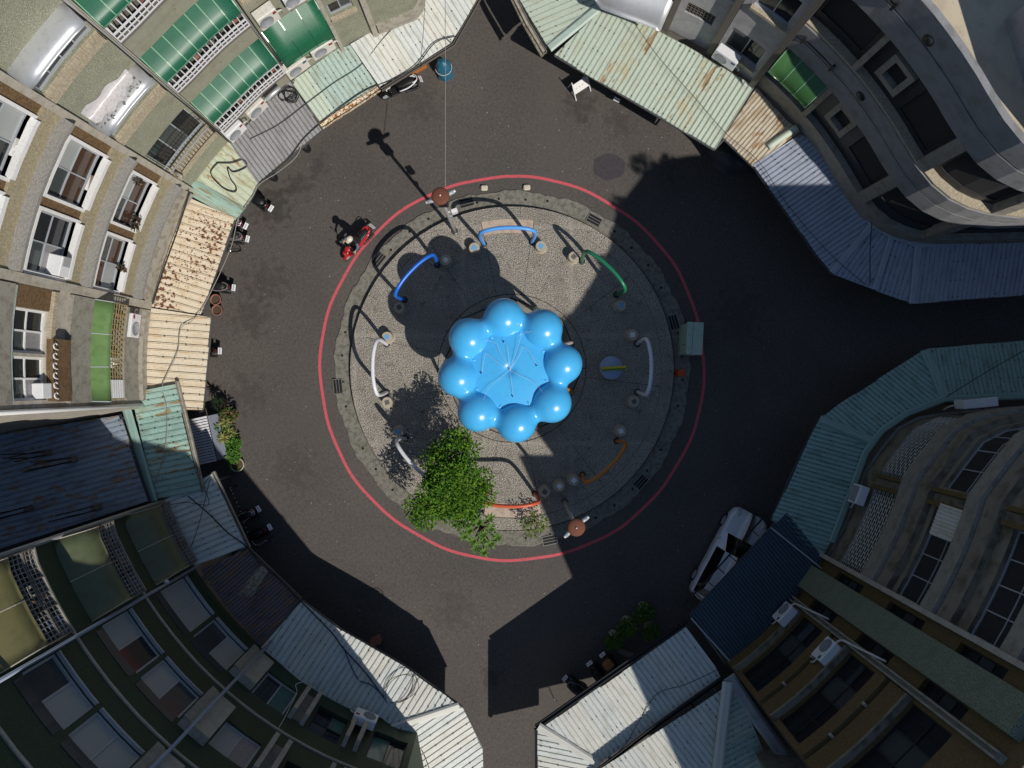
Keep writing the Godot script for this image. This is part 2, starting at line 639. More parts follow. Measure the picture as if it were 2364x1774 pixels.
# textured, mapped in world space by default; sx, sy: metres per tile along u and v when mapped by the shape's own coordinates
func rich(size: int, base: Color, layers: Array, key: int, metres: float, rough := 0.8, own := false, metres_v := 0.0) -> StandardMaterial3D:
	var m := flat(Color.WHITE, rough)
	m.albedo_texture = paint(size, base, layers, key)
	if own:
		m.uv1_scale = Vector3(1.0 / metres, 1.0 / (metres_v if metres_v > 0.0 else metres), 1)
	else:
		m.uv1_triplanar = true
		m.uv1_world_triplanar = true
		m.uv1_scale = Vector3.ONE / metres
	return m

func relief(m: StandardMaterial3D, cells: float, size: int, key: int, strength: float) -> void:
	var n := FastNoiseLite.new()
	n.seed = key
	n.noise_type = FastNoiseLite.TYPE_SIMPLEX_SMOOTH
	n.frequency = cells / size
	n.fractal_octaves = 3
	var im := n.get_seamless_image(size, size)
	im.bump_map_to_normal_map(strength)
	m.normal_enabled = true
	m.normal_texture = ImageTexture.create_from_image(im)

# grid of small wall tiles: colour varies from tile to tile, joints darker; mapped by (s, h)
func mosaic(tw: int, th: int, nx: int, ny: int, a: Color, b: Color, joint: Color, metres: Vector2, rough: float, key: int, offset := false) -> StandardMaterial3D:
	var r := RandomNumberGenerator.new()
	r.seed = key
	var im := Image.create(tw * nx, th * ny, false, Image.FORMAT_RGB8)
	im.fill(joint)
	for j in ny:
		for i in nx:
			var c := a.lerp(b, pow(r.randf(), 1.5))
			c = c.darkened(r.randf() * 0.12)
			var x := i * tw + (tw / 2 if offset and j % 2 else 0)
			im.fill_rect(Rect2i(x, j * th, tw - 1, th - 1), c)
			if x + tw > tw * nx:
				im.fill_rect(Rect2i(0, j * th, x + tw - 1 - tw * nx, th - 1), c)
	var m := flat(Color.WHITE, rough)
	m.albedo_texture = ImageTexture.create_from_image(im)
	m.uv1_scale = Vector3(1.0 / metres.x, 1.0 / metres.y, 1)
	return m

func sheet_metal(base: Color, dirt: Color, key: int, rust := 0.0, rough := 0.55, grime := 0.35) -> StandardMaterial3D:
	var layers := [[6, 0.45, 0.95, dirt, grime, 4], [40, 0.62, 0.95, dirt.darkened(0.25), grime, 2], [90, 0.4, 0.9, base.lightened(0.15), 0.18, 1]]
	if rust > 0.0:
		layers.append([9, 0.74 - rust * 0.25, 0.82 - rust * 0.25, rgb(150, 106, 64), 0.6, 4, 2, 0.5])
	var m := rich(256, base, layers, key, 2.6, rough, true, 7.0)
	return m

func make_materials() -> void:
	M.asphalt = flat(Color.WHITE, 0.9)
	M.asphalt.albedo_texture = asphalt_picture()
	M.asphalt.uv1_scale = Vector3(1.0 / 34.0, 1.0 / 34.0, 1)
	M.asphalt.uv1_offset = Vector3(0.5, 0.5, 0)
	M.ground = flat(rgb(84, 80, 78), 0.95)
	M.patch = rich(256, rgb(66, 61, 66), [[60, 0.5, 1.0, rgb(88, 82, 86), 0.5, 2], [6, 0.4, 0.9, rgb(58, 54, 58), 0.6, 3]], 5, 1.4, 0.9)
	M.aggregate = rich(512, rgb(172, 165, 154), [[85, 0.48, 0.75, rgb(112, 107, 100), 0.8, 2], [95, 0.54, 0.8, rgb(226, 220, 208), 0.8, 2], [110, 0.62, 0.82, rgb(48, 46, 46), 0.85, 1], [3, 0.4, 0.9, rgb(136, 130, 122), 0.45, 4], [8, 0.68, 0.92, rgb(92, 88, 82), 0.4, 4]], 7, 4.6, 0.92)
	relief(M.aggregate, 90, 256, 8, 4.0)
	M.aggregate_dark = rich(256, rgb(146, 140, 130), [[80, 0.5, 0.8, rgb(80, 75, 70), 0.7, 2], [90, 0.56, 0.9, rgb(180, 172, 158), 0.6, 2], [5, 0.4, 0.9, rgb(96, 90, 84), 0.55, 4]], 9, 3.6, 0.92)
	M.pad = rich(256, rgb(190, 172, 156), [[70, 0.45, 0.9, rgb(164, 148, 134), 0.5, 2], [5, 0.5, 0.9, rgb(150, 136, 124), 0.5, 3]], 10, 2.4, 0.92)
	M.gutter_concrete = rich(384, rgb(132, 129, 120), [[12, 0.35, 0.95, rgb(86, 84, 76), 0.7, 5], [90, 0.55, 0.9, rgb(176, 172, 164), 0.6, 2], [60, 0.62, 0.85, rgb(66, 66, 58), 0.6, 3], [4, 0.6, 0.95, rgb(92, 92, 70), 0.35, 4]], 11, 3.2, 0.95)
	relief(M.gutter_concrete, 80, 256, 12, 3.0)
	M.kerb_wet = rich(256, rgb(78, 72, 62), [[12, 0.4, 0.8, rgb(40, 40, 32), 0.8, 4], [60, 0.6, 0.9, rgb(112, 104, 90), 0.5, 2]], 13, 1.6, 0.95)
	M.concrete = rich(256, rgb(152, 148, 138), [[5, 0.4, 0.85, rgb(116, 112, 102), 0.6, 5], [60, 0.55, 0.95, rgb(174, 170, 160), 0.4, 2], [18, 0.68, 0.9, rgb(86, 82, 74), 0.5, 4]], 14, 2.4, 0.9)
	M.concrete_pale = rich(256, rgb(178, 172, 160), [[6, 0.4, 0.85, rgb(146, 138, 124), 0.6, 5], [70, 0.55, 0.95, rgb(196, 190, 180), 0.4, 2], [16, 0.7, 0.9, rgb(104, 96, 84), 0.5, 4]], 15, 2.4, 0.9)
	M.navy_tile = mosaic(8, 8, 40, 40, rgb(58, 60, 66), rgb(46, 48, 54), rgb(32, 33, 37), Vector2(1.8, 1.8), 0.45, 29)
	M.plaster = rich(256, rgb(176, 176, 178), [[5, 0.4, 0.85, rgb(148, 148, 150), 0.55, 5], [80, 0.5, 0.95, rgb(192, 192, 194), 0.3, 2], [14, 0.7, 0.92, rgb(112, 110, 108), 0.45, 4]], 16, 3.0, 0.9)
	M.roughcast = rich(256, rgb(146, 147, 150), [[110, 0.5, 0.85, rgb(104, 104, 108), 0.7, 2], [130, 0.6, 0.9, rgb(186, 186, 188), 0.5, 2], [4, 0.4, 0.85, rgb(116, 116, 114), 0.6, 5]], 17, 2.4, 0.95)
	M.roughcast_warm = rich(256, rgb(140, 133, 118), [[110, 0.5, 0.85, rgb(100, 94, 82), 0.7, 2], [4, 0.4, 0.8, rgb(86, 78, 64), 0.75, 5], [120, 0.62, 0.9, rgb(174, 166, 148), 0.5, 2]], 18, 2.6, 0.95)
	M.pebble = rich(384, rgb(152, 153, 134), [[70, 0.5, 0.8, rgb(108, 110, 92), 0.75, 2], [55, 0.62, 0.8, rgb(206, 206, 190), 0.8, 2], [3, 0.4, 0.85, rgb(130, 130, 112), 0.5, 4], [6, 0.74, 0.94, rgb(120, 106, 74), 0.45, 4]], 19, 2.6, 0.95)
	relief(M.pebble, 100, 256, 20, 4.0)
	M.pebble_fine = rich(256, rgb(154, 153, 137), [[90, 0.5, 0.85, rgb(122, 120, 106), 0.65, 2], [5, 0.4, 0.85, rgb(136, 132, 114), 0.6, 4], [8, 0.74, 0.92, rgb(112, 98, 68), 0.5, 4]], 21, 2.6, 0.95)
	M.pebble_green = rich(256, rgb(122, 132, 112), [[44, 0.48, 0.7, rgb(72, 82, 66), 0.85, 2], [48, 0.56, 0.76, rgb(174, 178, 154), 0.6, 2], [4, 0.45, 0.9, rgb(100, 106, 92), 0.5, 3]], 22, 2.0, 0.95)
	M.brown_tile = mosaic(14, 7, 24, 40, rgb(136, 110, 78), rgb(104, 80, 52), rgb(76, 62, 46), Vector2(1.7, 1.4), 0.75, 23, true)
	M.ivory_tile = mosaic(8, 8, 40, 40, rgb(186, 176, 150), rgb(164, 152, 122), rgb(132, 122, 100), Vector2(1.9, 1.9), 0.7, 24, true)
	M.grey_tile = mosaic(7, 7, 44, 44, rgb(166, 164, 160), rgb(146, 144, 140), rgb(124, 122, 118), Vector2(1.9, 1.9), 0.75, 25)
	M.green_tile = mosaic(9, 6, 40, 60, rgb(62, 84, 58), rgb(48, 66, 46), rgb(28, 38, 28), Vector2(2.0, 2.0), 0.6, 26, true)
	M.ochre_tile = mosaic(9, 6, 40, 60, rgb(128, 108, 66), rgb(106, 88, 52), rgb(80, 66, 40), Vector2(2.0, 2.0), 0.7, 27, true)
	M.sill_tile = mosaic(6, 18, 60, 8, rgb(206, 196, 174), rgb(186, 172, 146), rgb(122, 110, 90), Vector2(2.4, 0.6), 0.6, 28)
	M.white_awn = sheet_metal(rgb(216, 216, 208), rgb(168, 166, 154), 30, 0.0, 0.5, 0.3)
	M.white_awn_b = sheet_metal(rgb(212, 216, 212), rgb(160, 164, 156), 31, 0.0, 0.5, 0.35)
	M.pale_green = sheet_metal(rgb(194, 206, 192), rgb(180, 178, 150), 32, 0.0, 0.5, 0.4)
	M.pale_green_b = sheet_metal(rgb(192, 202, 186), rgb(192, 172, 126), 33, 0.02, 0.5, 0.55)
	M.mint = sheet_metal(rgb(176, 196, 188), rgb(146, 146, 124), 34, 0.0, 0.5, 0.45)
	M.lime = sheet_metal(rgb(196, 204, 182), rgb(160, 140, 96), 35, 0.06, 0.55, 0.5)
	M.teal = sheet_metal(rgb(146, 178, 170), rgb(104, 116, 104), 36, 0.0, 0.5, 0.45)
	M.teal_rust = sheet_metal(rgb(160, 192, 182), rgb(140, 118, 76), 37, 0.08, 0.5, 0.45)
	M.blue_awn = sheet_metal(rgb(166, 174, 190), rgb(126, 132, 146), 38, 0.0, 0.45, 0.4)
	M.blue_roof = sheet_metal(rgb(134, 148, 164), rgb(96, 82, 72), 39, 0.16, 0.5, 0.5)
	M.cream = sheet_metal(rgb(222, 210, 188), rgb(200, 174, 134), 40, 0.0, 0.55, 0.45)
	M.cream_rust = rich(512, rgb(220, 207, 184), [[8, 0.45, 0.95, rgb(198, 172, 134), 0.45, 4], [26, 0.72, 0.77, rgb(112, 66, 44), 0.9, 2, 1.5, 0.75], [44, 0.8, 0.86, rgb(124, 78, 50), 0.8, 2, 2.0, 0.4]], 41, 5.0, 0.6, true, 5.0)
	M.grey_awn = sheet_metal(rgb(152, 152, 154), rgb(122, 120, 118), 42, 0.0, 0.7, 0.5)
	M.purple_awn = sheet_metal(rgb(124, 110, 112), rgb(82, 70, 66), 43, 0.1, 0.7, 0.5)
	M.navy_awn = sheet_metal(rgb(50, 70, 82), rgb(36, 50, 60), 44, 0.0, 0.4, 0.4)
	M.beige_awn = sheet_metal(rgb(206, 194, 174), rgb(158, 132, 96), 45, 0.03, 0.55, 0.55)
	M.flashing = rich(256, rgb(168, 164, 154), [[5, 0.4, 0.9, rgb(126, 118, 104), 0.7, 5], [16, 0.7, 0.85, rgb(150, 104, 54), 0.6, 4]], 46, 1.8, 0.5)
	M.rusty_white = rich(256, rgb(232, 222, 200), [[7, 0.5, 0.62, rgb(146, 92, 44), 0.9, 5], [14, 0.62, 0.78, rgb(104, 62, 34), 0.8, 4]], 47, 1.3, 0.6)
	M.rust = rich(256, rgb(112, 66, 46), [[20, 0.4, 0.8, rgb(88, 52, 40), 0.7, 4], [60, 0.6, 0.9, rgb(140, 90, 64), 0.5, 2], [30, 0.82, 0.88, rgb(196, 176, 158), 0.6, 3]], 48, 0.7, 0.8)
	M.torn = rich(256, rgb(150, 146, 126), [[7, 0.4, 0.7, rgb(96, 88, 66), 0.8, 5], [16, 0.6, 0.8, rgb(196, 194, 184), 0.6, 4]], 49, 1.2, 0.6)
	M.silver = rich(256, rgb(214, 216, 220), [[5, 0.5, 0.95, rgb(188, 190, 194), 0.5, 4], [50, 0.82, 0.9, rgb(120, 118, 112), 0.6, 2]], 50, 1.5, 0.46)
	M.silver.metallic = 0.55
	M.steel = flat(rgb(120, 122, 124), 0.45, 0.6)
	M.dark_steel = flat(rgb(52, 54, 56), 0.5, 0.5)
	M.screw = flat(rgb(62, 60, 56), 0.6, 0.2)
	M.white_paint = rich(256, rgb(232, 232, 232), [[8, 0.55, 0.95, rgb(204, 200, 192), 0.5, 4]], 51, 1.0, 0.45)
	M.alu = flat(rgb(172, 177, 184), 0.45, 0.1)
	M.white_grille = flat(rgb(226, 228, 232), 0.5)
	M.brass_grille = flat(rgb(172, 156, 116), 0.5, 0.2)
	M.pipe = flat(rgb(150, 162, 180), 0.5)
	M.grey_pipe = flat(rgb(150, 150, 148), 0.55)
	M.glass = flat(rgb(34, 38, 42), 0.08)
	M.glass_b = flat(rgb(66, 72, 74), 0.12)
	M.glass_warm = flat(rgb(72, 54, 42), 0.12)
	M.glass_frost = flat(rgb(160, 164, 163), 0.4)
	M.glass_green = flat(rgb(70, 104, 98), 0.15)
	M.curtain = rich(256, rgb(150, 148, 150), [[12, 0.4, 0.8, rgb(108, 106, 112), 0.6, 3]], 52, 0.8, 0.3)
	M.dark = flat(rgb(26, 26, 28), 0.9)
	M.void_wall = flat(rgb(48, 48, 50), 0.95)  # dark tone painting shade behind vent and screen openings; also house cores
	M.fiber_green = rich(256, rgb(40, 102, 78), [[6, 0.4, 0.9, rgb(34, 90, 70), 0.5, 4], [80, 0.82, 0.9, rgb(150, 180, 160), 0.5, 1]], 53, 1.8, 0.42)
	M.fiber_green.backlight_enabled = true
	M.fiber_green.backlight = Color(0.12, 0.26, 0.18)
	M.fiber_dark = flat(rgb(30, 84, 66), 0.2)
	M.solid_green = rich(256, rgb(28, 98, 68), [[6, 0.4, 0.9, rgb(24, 84, 58), 0.5, 4], [70, 0.84, 0.9, rgb(190, 200, 180), 0.6, 1]], 54, 1.8, 0.45)
	M.fiber_leaf = rich(256, rgb(64, 104, 62), [[6, 0.4, 0.9, rgb(72, 128, 70), 0.5, 4]], 55, 1.8, 0.3)
	M.fiber_leaf.backlight_enabled = true
	M.fiber_leaf.backlight = Color(0.14, 0.24, 0.13)
	M.fiber_moss = rich(256, rgb(104, 136, 82), [[5, 0.4, 0.9, rgb(82, 112, 62), 0.6, 4], [40, 0.78, 0.9, rgb(130, 146, 110), 0.4, 2]], 56, 1.8, 0.35)
	M.fiber_olive = rich(256, rgb(90, 98, 70), [[5, 0.4, 0.9, rgb(68, 76, 52), 0.6, 4], [60, 0.8, 0.9, rgb(160, 160, 140), 0.4, 2]], 57, 1.8, 0.35)
	M.fiber_yellow = rich(256, rgb(104, 100, 64), [[5, 0.4, 0.9, rgb(82, 80, 50), 0.6, 4]], 58, 1.8, 0.4)
	M.seam = flat(rgb(132, 176, 144), 0.4)
	M.ac_body = rich(256, rgb(222, 220, 212), [[7, 0.5, 0.9, rgb(186, 178, 162), 0.6, 4], [40, 0.8, 0.88, rgb(116, 100, 84), 0.5, 3]], 59, 0.9, 0.5)
	M.ac_clean = flat(rgb(228, 229, 232), 0.45)
	M.ac_fan = flat(rgb(150, 152, 154), 0.5)
	M.shelf_grey = flat(rgb(128, 134, 148), 0.5)
	M.badge = flat(rgb(140, 34, 34), 0.5)
	M.badge_blue = flat(rgb(50, 74, 120), 0.5)
	M.black_cable = flat(rgb(30, 30, 31), 0.6)
	M.grey_cable = flat(rgb(150, 148, 142), 0.6)
	M.white_cable = flat(rgb(214, 214, 210), 0.5)
	M.red_paint = rich(256, rgb(204, 88, 98), [[70, 0.5, 0.95, rgb(188, 76, 86), 0.6, 2], [12, 0.62, 0.85, rgb(150, 72, 78), 0.6, 4], [60, 0.74, 0.86, rgb(104, 84, 82), 0.7, 2]], 60, 2.4, 0.75)
	M.balloon = rich(256, rgb(78, 186, 246), [[4, 0.45, 0.95, rgb(70, 178, 240), 0.6, 4], [60, 0.8, 0.9, rgb(96, 176, 226), 0.35, 3], [9, 0.6, 0.95, rgb(72, 160, 216), 0.35, 5]], 61, 3.0, 0.32)
	M.balloon.clearcoat_enabled = true
	M.balloon.clearcoat = 0.5
	M.balloon.clearcoat_roughness = 0.2
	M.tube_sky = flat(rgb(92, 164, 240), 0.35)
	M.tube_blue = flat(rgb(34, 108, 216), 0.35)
	M.tube_white = flat(rgb(226, 226, 232), 0.35)
	M.tube_cream = flat(rgb(206, 192, 184), 0.4)
	M.tube_red = flat(rgb(206, 92, 58), 0.4)
	M.tube_orange = flat(rgb(196, 122, 48), 0.45)
	M.tube_green = flat(rgb(34, 118, 86), 0.35)
	M.stool = rich(256, rgb(178, 168, 150), [[30, 0.5, 0.9, rgb(148, 138, 122), 0.6, 3], [8, 0.6, 0.9, rgb(126, 118, 106), 0.5, 4]], 62, 0.8, 0.85)
	M.tile_blue = flat(rgb(104, 168, 214), 0.3)
	M.tile_white = flat(rgb(226, 228, 232), 0.3)
	M.hole_dark = flat(rgb(92, 90, 88), 0.7)  # shade of open holes in stool tops, painted as a dark inlay
	M.iron = flat(rgb(46, 47, 46), 0.6, 0.3)
	M.iron_pale = flat(rgb(126, 126, 120), 0.55, 0.3)
	M.box_green = rich(256, rgb(168, 190, 174), [[5, 0.5, 0.9, rgb(146, 166, 150), 0.6, 4], [40, 0.84, 0.9, rgb(90, 140, 110), 0.5, 2]], 63, 1.2, 0.5)
	M.plastic_orange = flat(rgb(206, 74, 34), 0.45)
	M.disc_blue = flat(rgb(156, 176, 212), 0.4)
	M.yellow = flat(rgb(206, 186, 30), 0.4)
	M.lime_edge = flat(rgb(120, 170, 30), 0.4)
	M.white_stone = rich(256, rgb(206, 196, 178), [[20, 0.5, 0.9, rgb(176, 164, 146), 0.6, 3]], 64, 0.5, 0.9)
	M.rubber = flat(rgb(24, 24, 25), 0.85)
	M.seat = flat(rgb(28, 29, 32), 0.5)
	M.plastic_black = flat(rgb(32, 33, 36), 0.4)
	M.red_body = flat(rgb(176, 22, 34), 0.18)
	M.red_body.clearcoat_enabled = true
	M.white_body = flat(rgb(232, 233, 236), 0.22)
	M.grey_body = flat(rgb(120, 116, 118), 0.3)
	M.dark_body = flat(rgb(36, 42, 46), 0.25)
	M.black_body = flat(rgb(22, 22, 26), 0.25)
	M.chrome = flat(rgb(220, 222, 224), 0.15, 1.0)
	M.mirror = flat(rgb(210, 214, 220), 0.08, 1.0)
	M.tail = flat(rgb(96, 22, 20), 0.25)
	M.lamp_glass = flat(rgb(200, 204, 200), 0.15)
	M.car_paint = flat(rgb(226, 229, 236), 0.2)
	M.car_paint.clearcoat_enabled = true
	M.car_glass = flat(rgb(14, 15, 18), 0.06)
	M.plate = make_plate()
	M.terracotta = rich(256, rgb(150, 104, 90), [[12, 0.5, 0.9, rgb(140, 92, 78), 0.6, 4]], 65, 0.6, 0.85)
	M.soil = rich(256, rgb(84, 70, 56), [[50, 0.5, 0.9, rgb(52, 42, 34), 0.7, 2]], 66, 0.5, 0.95)
	M.planter = flat(rgb(196, 188, 168), 0.7)
	M.wood_orange = rich(256, rgb(190, 116, 50), [[40, 0.5, 0.9, rgb(150, 84, 34), 0.6, 3]], 67, 0.8, 0.7)
	M.wood_grey = rich(256, rgb(110, 104, 98), [[30, 0.5, 0.9, rgb(80, 74, 70), 0.6, 3]], 68, 0.8, 0.85)
	M.tarp_blue = rich(256, rgb(42, 104, 132), [[8, 0.5, 0.9, rgb(34, 84, 108), 0.6, 4]], 69, 0.8, 0.45)
	M.tarp_grey = rich(256, rgb(70, 72, 78), [[8, 0.5, 0.9, rgb(50, 50, 56), 0.6, 4]], 70, 0.9, 0.5)
	M.bark = rich(256, rgb(104, 88, 70), [[20, 0.5, 0.9, rgb(72, 60, 48), 0.6, 4]], 71, 0.6, 0.95)
	M.leaf = flat(Color.WHITE, 0.6)
	M.leaf.metallic_specular = 0.25
	M.leaf.vertex_color_use_as_albedo = true
	M.leaf.backlight_enabled = true
	M.leaf.backlight = Color(0.12, 0.2, 0.05)
	M.body = flat(Color.WHITE, 0.8)
	M.body.vertex_color_use_as_albedo = true
	M.helmet = flat(rgb(214, 208, 190), 0.3)
	M.roof_deck = rich(256, rgb(196, 184, 162), [[4, 0.4, 0.85, rgb(174, 162, 140), 0.6, 4], [40, 0.84, 0.9, rgb(120, 108, 96), 0.6, 2]], 72, 4.0, 0.9)
	M.plastic_film = rich(256, rgb(206, 204, 208), [[8, 0.4, 0.8, rgb(176, 170, 166), 0.6, 5], [10, 0.7, 0.85, rgb(196, 170, 150), 0.5, 4]], 73, 1.0, 0.3)
	M.cardboard = flat(rgb(150, 110, 68), 0.9)

# asphalt of the whole plaza, 34 m across, with the oil stains where they lie (x, z, radius, depth)
func asphalt_picture() -> ImageTexture:
	var size := 768
	var tex := paint(size, rgb(85, 80, 77), [[7, 0.35, 0.95, rgb(73, 70, 67), 0.55, 5], [4, 0.5, 0.95, rgb(98, 91, 86), 0.5, 3], [300, 0.5, 0.95, rgb(116, 109, 104), 0.42, 1], [280, 0.55, 1.0, rgb(54, 51, 50), 0.5, 1]], 3)
	var im := tex.get_image()
	var n := FastNoiseLite.new()
	n.seed = 12
	n.frequency = 0.9
	n.fractal_octaves = 4
	for s in [[-10.3, -7.7, 0.95, 0.62], [-9.2, -8.5, 0.6, 0.45], [-8.3, -9.3, 0.5, 0.4], [-10.6, -4.4, 1.0, 0.35], [-11.2, -2.9, 0.9, 0.35], [-11.4, 0.4, 1.0, 0.3], [2.9, -11.9, 0.7, 0.5], [4.6, -11.2, 0.6, 0.35], [-4.0, -12.0, 0.8, 0.25], [-2.5, 9.6, 0.9, 0.25], [-6.0, 9.0, 0.9, 0.2], [-0.9, 12.6, 0.5, 0.4], [6.8, -8.9, 0.5, 0.35], [9.6, -3.0, 1.1, 0.3], [-9.4, 3.6, 1.1, 0.25]]:
		var px := int((s[0] / 34.0 + 0.5) * size)
		var pz := int((s[1] / 34.0 + 0.5) * size)
		var pr := int(s[2] * 1.7 / 34.0 * size)
		for y in range(maxi(0, pz - pr), mini(size, pz + pr)):
			for x in range(maxi(0, px - pr), mini(size, px + pr)):
				var wx := (float(x) / size - 0.5) * 34.0
				var wz := (float(y) / size - 0.5) * 34.0
				var d: float = Vector2(wx - s[0], wz - s[1]).length() / s[2]
				var k: float = smoothstep(1.15, 0.25, d + n.get_noise_2d(wx * 2.2, wz * 2.2) * 1.1) * s[3]
				if k > 0.01:
					im.set_pixel(x, y, im.get_pixel(x, y).lerp(rgb(44, 41, 38), k * 0.8))
	return ImageTexture.create_from_image(im)

# number plate: white enamel with a row of dark strokes too small to read
func make_plate() -> StandardMaterial3D:
	var r := RandomNumberGenerator.new()
	r.seed = 5
	var im := Image.create(64, 32, false, Image.FORMAT_RGB8)
	im.fill(rgb(232, 234, 238))
	for k in 7:
		var x := 6 + k * 8
		im.fill_rect(Rect2i(x, 9, 2, 15), rgb(40, 42, 60))
		im.fill_rect(Rect2i(x + 3, 9 if r.randf() < 0.5 else 18, 2, 7), rgb(40, 42, 60))
		im.fill_rect(Rect2i(x, 9 + r.randi_range(0, 12), 5, 2), rgb(40, 42, 60))
	var m := flat(Color.WHITE, 0.4)
	m.albedo_texture = ImageTexture.create_from_image(im)
	return m

# ------------------------------------------------------------------ field meshing (surface nets)
# f returns the signed distance; when colour is valid it gives a vertex colour
func nets(f: Callable, lo: Vector3, hi: Vector3, cell: float, colour = null, st: SurfaceTool = null) -> SurfaceTool:
	if st == null:
		st = SurfaceTool.new()
		st.begin(Mesh.PRIMITIVE_TRIANGLES)
	var nx := int(ceil((hi.x - lo.x) / cell)) + 1
	var ny := int(ceil((hi.y - lo.y) / cell)) + 1
	var nz := int(ceil((hi.z - lo.z) / cell)) + 1
	var v := PackedFloat32Array()
	v.resize(nx * ny * nz)
	for k in nz:
		for j in ny:
			for i in nx:
				v[(k * ny + j) * nx + i] = f.call(lo + Vector3(i, j, k) * cell)
	var at := {}
	for k in nz - 1:
		for j in ny - 1:
			for i in nx - 1:
				var b := (k * ny + j) * nx + i
				var sum := Vector3.ZERO
				var n := 0
				var ids := [b, b + 1, b + nx, b + nx + 1, b + nx * ny, b + nx * ny + 1, b + nx * ny + nx, b + nx * ny + nx + 1]
				var inside := 0
				for q in ids:
					if v[q] < 0.0:
						inside += 1
				if inside == 0 or inside == 8:
					continue
				for e in [[0, 1], [2, 3], [4, 5], [6, 7], [0, 2], [1, 3], [4, 6], [5, 7], [0, 4], [1, 5], [2, 6], [3, 7]]:
					var a: float = v[ids[e[0]]]
					var c: float = v[ids[e[1]]]
					if (a < 0.0) != (c < 0.0):
						var t := a / (a - c)
						var p := Vector3(e[0] & 1, (e[0] >> 1) & 1, (e[0] >> 2) & 1)
						var q := Vector3(e[1] & 1, (e[1] >> 1) & 1, (e[1] >> 2) & 1)
						sum += p.lerp(q, t)
						n += 1
				at[b] = lo + (Vector3(i, j, k) + sum / n) * cell
	var eps := cell * 0.4
	var put := func(p: Vector3) -> void:
		var g := Vector3(f.call(p + Vector3(eps, 0, 0)) - f.call(p - Vector3(eps, 0, 0)), f.call(p + Vector3(0, eps, 0)) - f.call(p - Vector3(0, eps, 0)), f.call(p + Vector3(0, 0, eps)) - f.call(p - Vector3(0, 0, eps)))
		st.set_normal(g.normalized())
		if colour != null:
			st.set_color(colour.call(p))
		st.set_uv(Vector2(p.x, p.z))
		st.add_vertex(p)
	for k in range(1, nz - 1):
		for j in range(1, ny - 1):
			for i in range(1, nx - 1):
				var b := (k * ny + j) * nx + i
				for ax in 3:
					var step: int = [1, nx, nx * ny][ax]
					var c0 := v[b]
					var c1 := v[b + step]
					if (c0 < 0.0) == (c1 < 0.0):
						continue
					var u: int = [nx, nx * ny, 1][ax]
					var w: int = [nx * ny, 1, nx][ax]
					var q := [b, b - u, b - u - w, b - w]
					var ok := true
					for z in q:
						if not at.has(z):
							ok = false
					if not ok:
						continue
					if c0 > 0.0:
						q.reverse()
					for z in [0, 2, 1, 0, 3, 2]:
						put.call(at[q[z]])
	return st

func capsule(p: Vector3, a: Vector3, b: Vector3, ra: float, rb: float) -> float:
	var ab := b - a
	var t := clampf((p - a).dot(ab) / maxf(ab.length_squared(), 0.000001), 0.0, 1.0)
	return p.distance_to(a + ab * t) - lerpf(ra, rb, t)

func smin(a: float, b: float, k: float) -> float:
	var h := maxf(k - absf(a - b), 0.0) / k
	return minf(a, b) - h * h * k * 0.25

# ------------------------------------------------------------------ setting: ground, road, island
func make_ground() -> void:
	var g := begin()
	quad(g, Vector3(-300, -0.03, -300), Vector3(300, -0.03, -300), Vector3(300, -0.03, 300), Vector3(-300, -0.03, 300))
	struct("ground", g, M.ground)
	var pts := []
	for t in range(0, 360, 2):
		var dirv := polar(t, 1.0) - polar(0, 0.0)
		var r := 15.6
		if absf(dirv.x) < 0.22 or absf(dirv.z) < 0.22:
			r = 42.0
		pts.append(polar(t, r, 0.0))
	var road := begin()
	for i in pts.size():
		tri(road, polar(0, 0.0, 0.0), pts[i], pts[(i + 1) % pts.size()])
	struct("road", road, M.asphalt)
	var red := begin()
	for i in 240:
		var wob0 := 0.02 * sin(i * 0.21) + 0.015 * sin(i * 0.53)
		var wob1 := 0.02 * sin((i + 1) * 0.21) + 0.015 * sin((i + 1) * 0.53)
		if i == 239:
			wob1 = 0.0
		if i == 0:
			wob0 = 0.0
		quad(red, polar(i * 1.5, 8.16 + wob0, 0.005), polar(i * 1.5, 8.285 + wob0, 0.005), polar(i * 1.5 + 1.5, 8.285 + wob1, 0.005), polar(i * 1.5 + 1.5, 8.16 + wob1, 0.005))
	struct("road_marking", red, M.red_paint)
	# darker repair patch in the asphalt
	var p := begin()
	var c := Vector3(4.162, 0.005, -9.295)
	var ring := []
	for i in 22:
		var a := TAU * i / 22
		ring.append(c + Vector3(cos(a) * 0.72 * pow(absf(cos(a)), -0.25 if absf(cos(a)) > 0.7 else 0.0), 0, sin(a) * 0.58) * rng.randf_range(0.92, 1.05))
	for i in 22:
		tri(p, c, ring[i], ring[(i + 1) % 22])
	struct("road_patch", p, M.patch)
	# chips, cigarette ends and dry leaf bits on the asphalt
	var lit := begin()
	for i in 170:
		var t := rng.randf() * 360.0
		var rr := rng.randf_range(8.6, 12.6)
		bx(lit, polar(t, rr, 0.006), Vector3(rng.randf_range(0.015, 0.05), 0.01, rng.randf_range(0.012, 0.03)), 0.0, rng.randf() * 3.0)
	var lo := obj("road_litter", lit, M.concrete_pale)
	tag(lo, "tiny pale chips and leaf bits scattered on the asphalt", "litter")
	lo.set_meta("kind", "stuff")

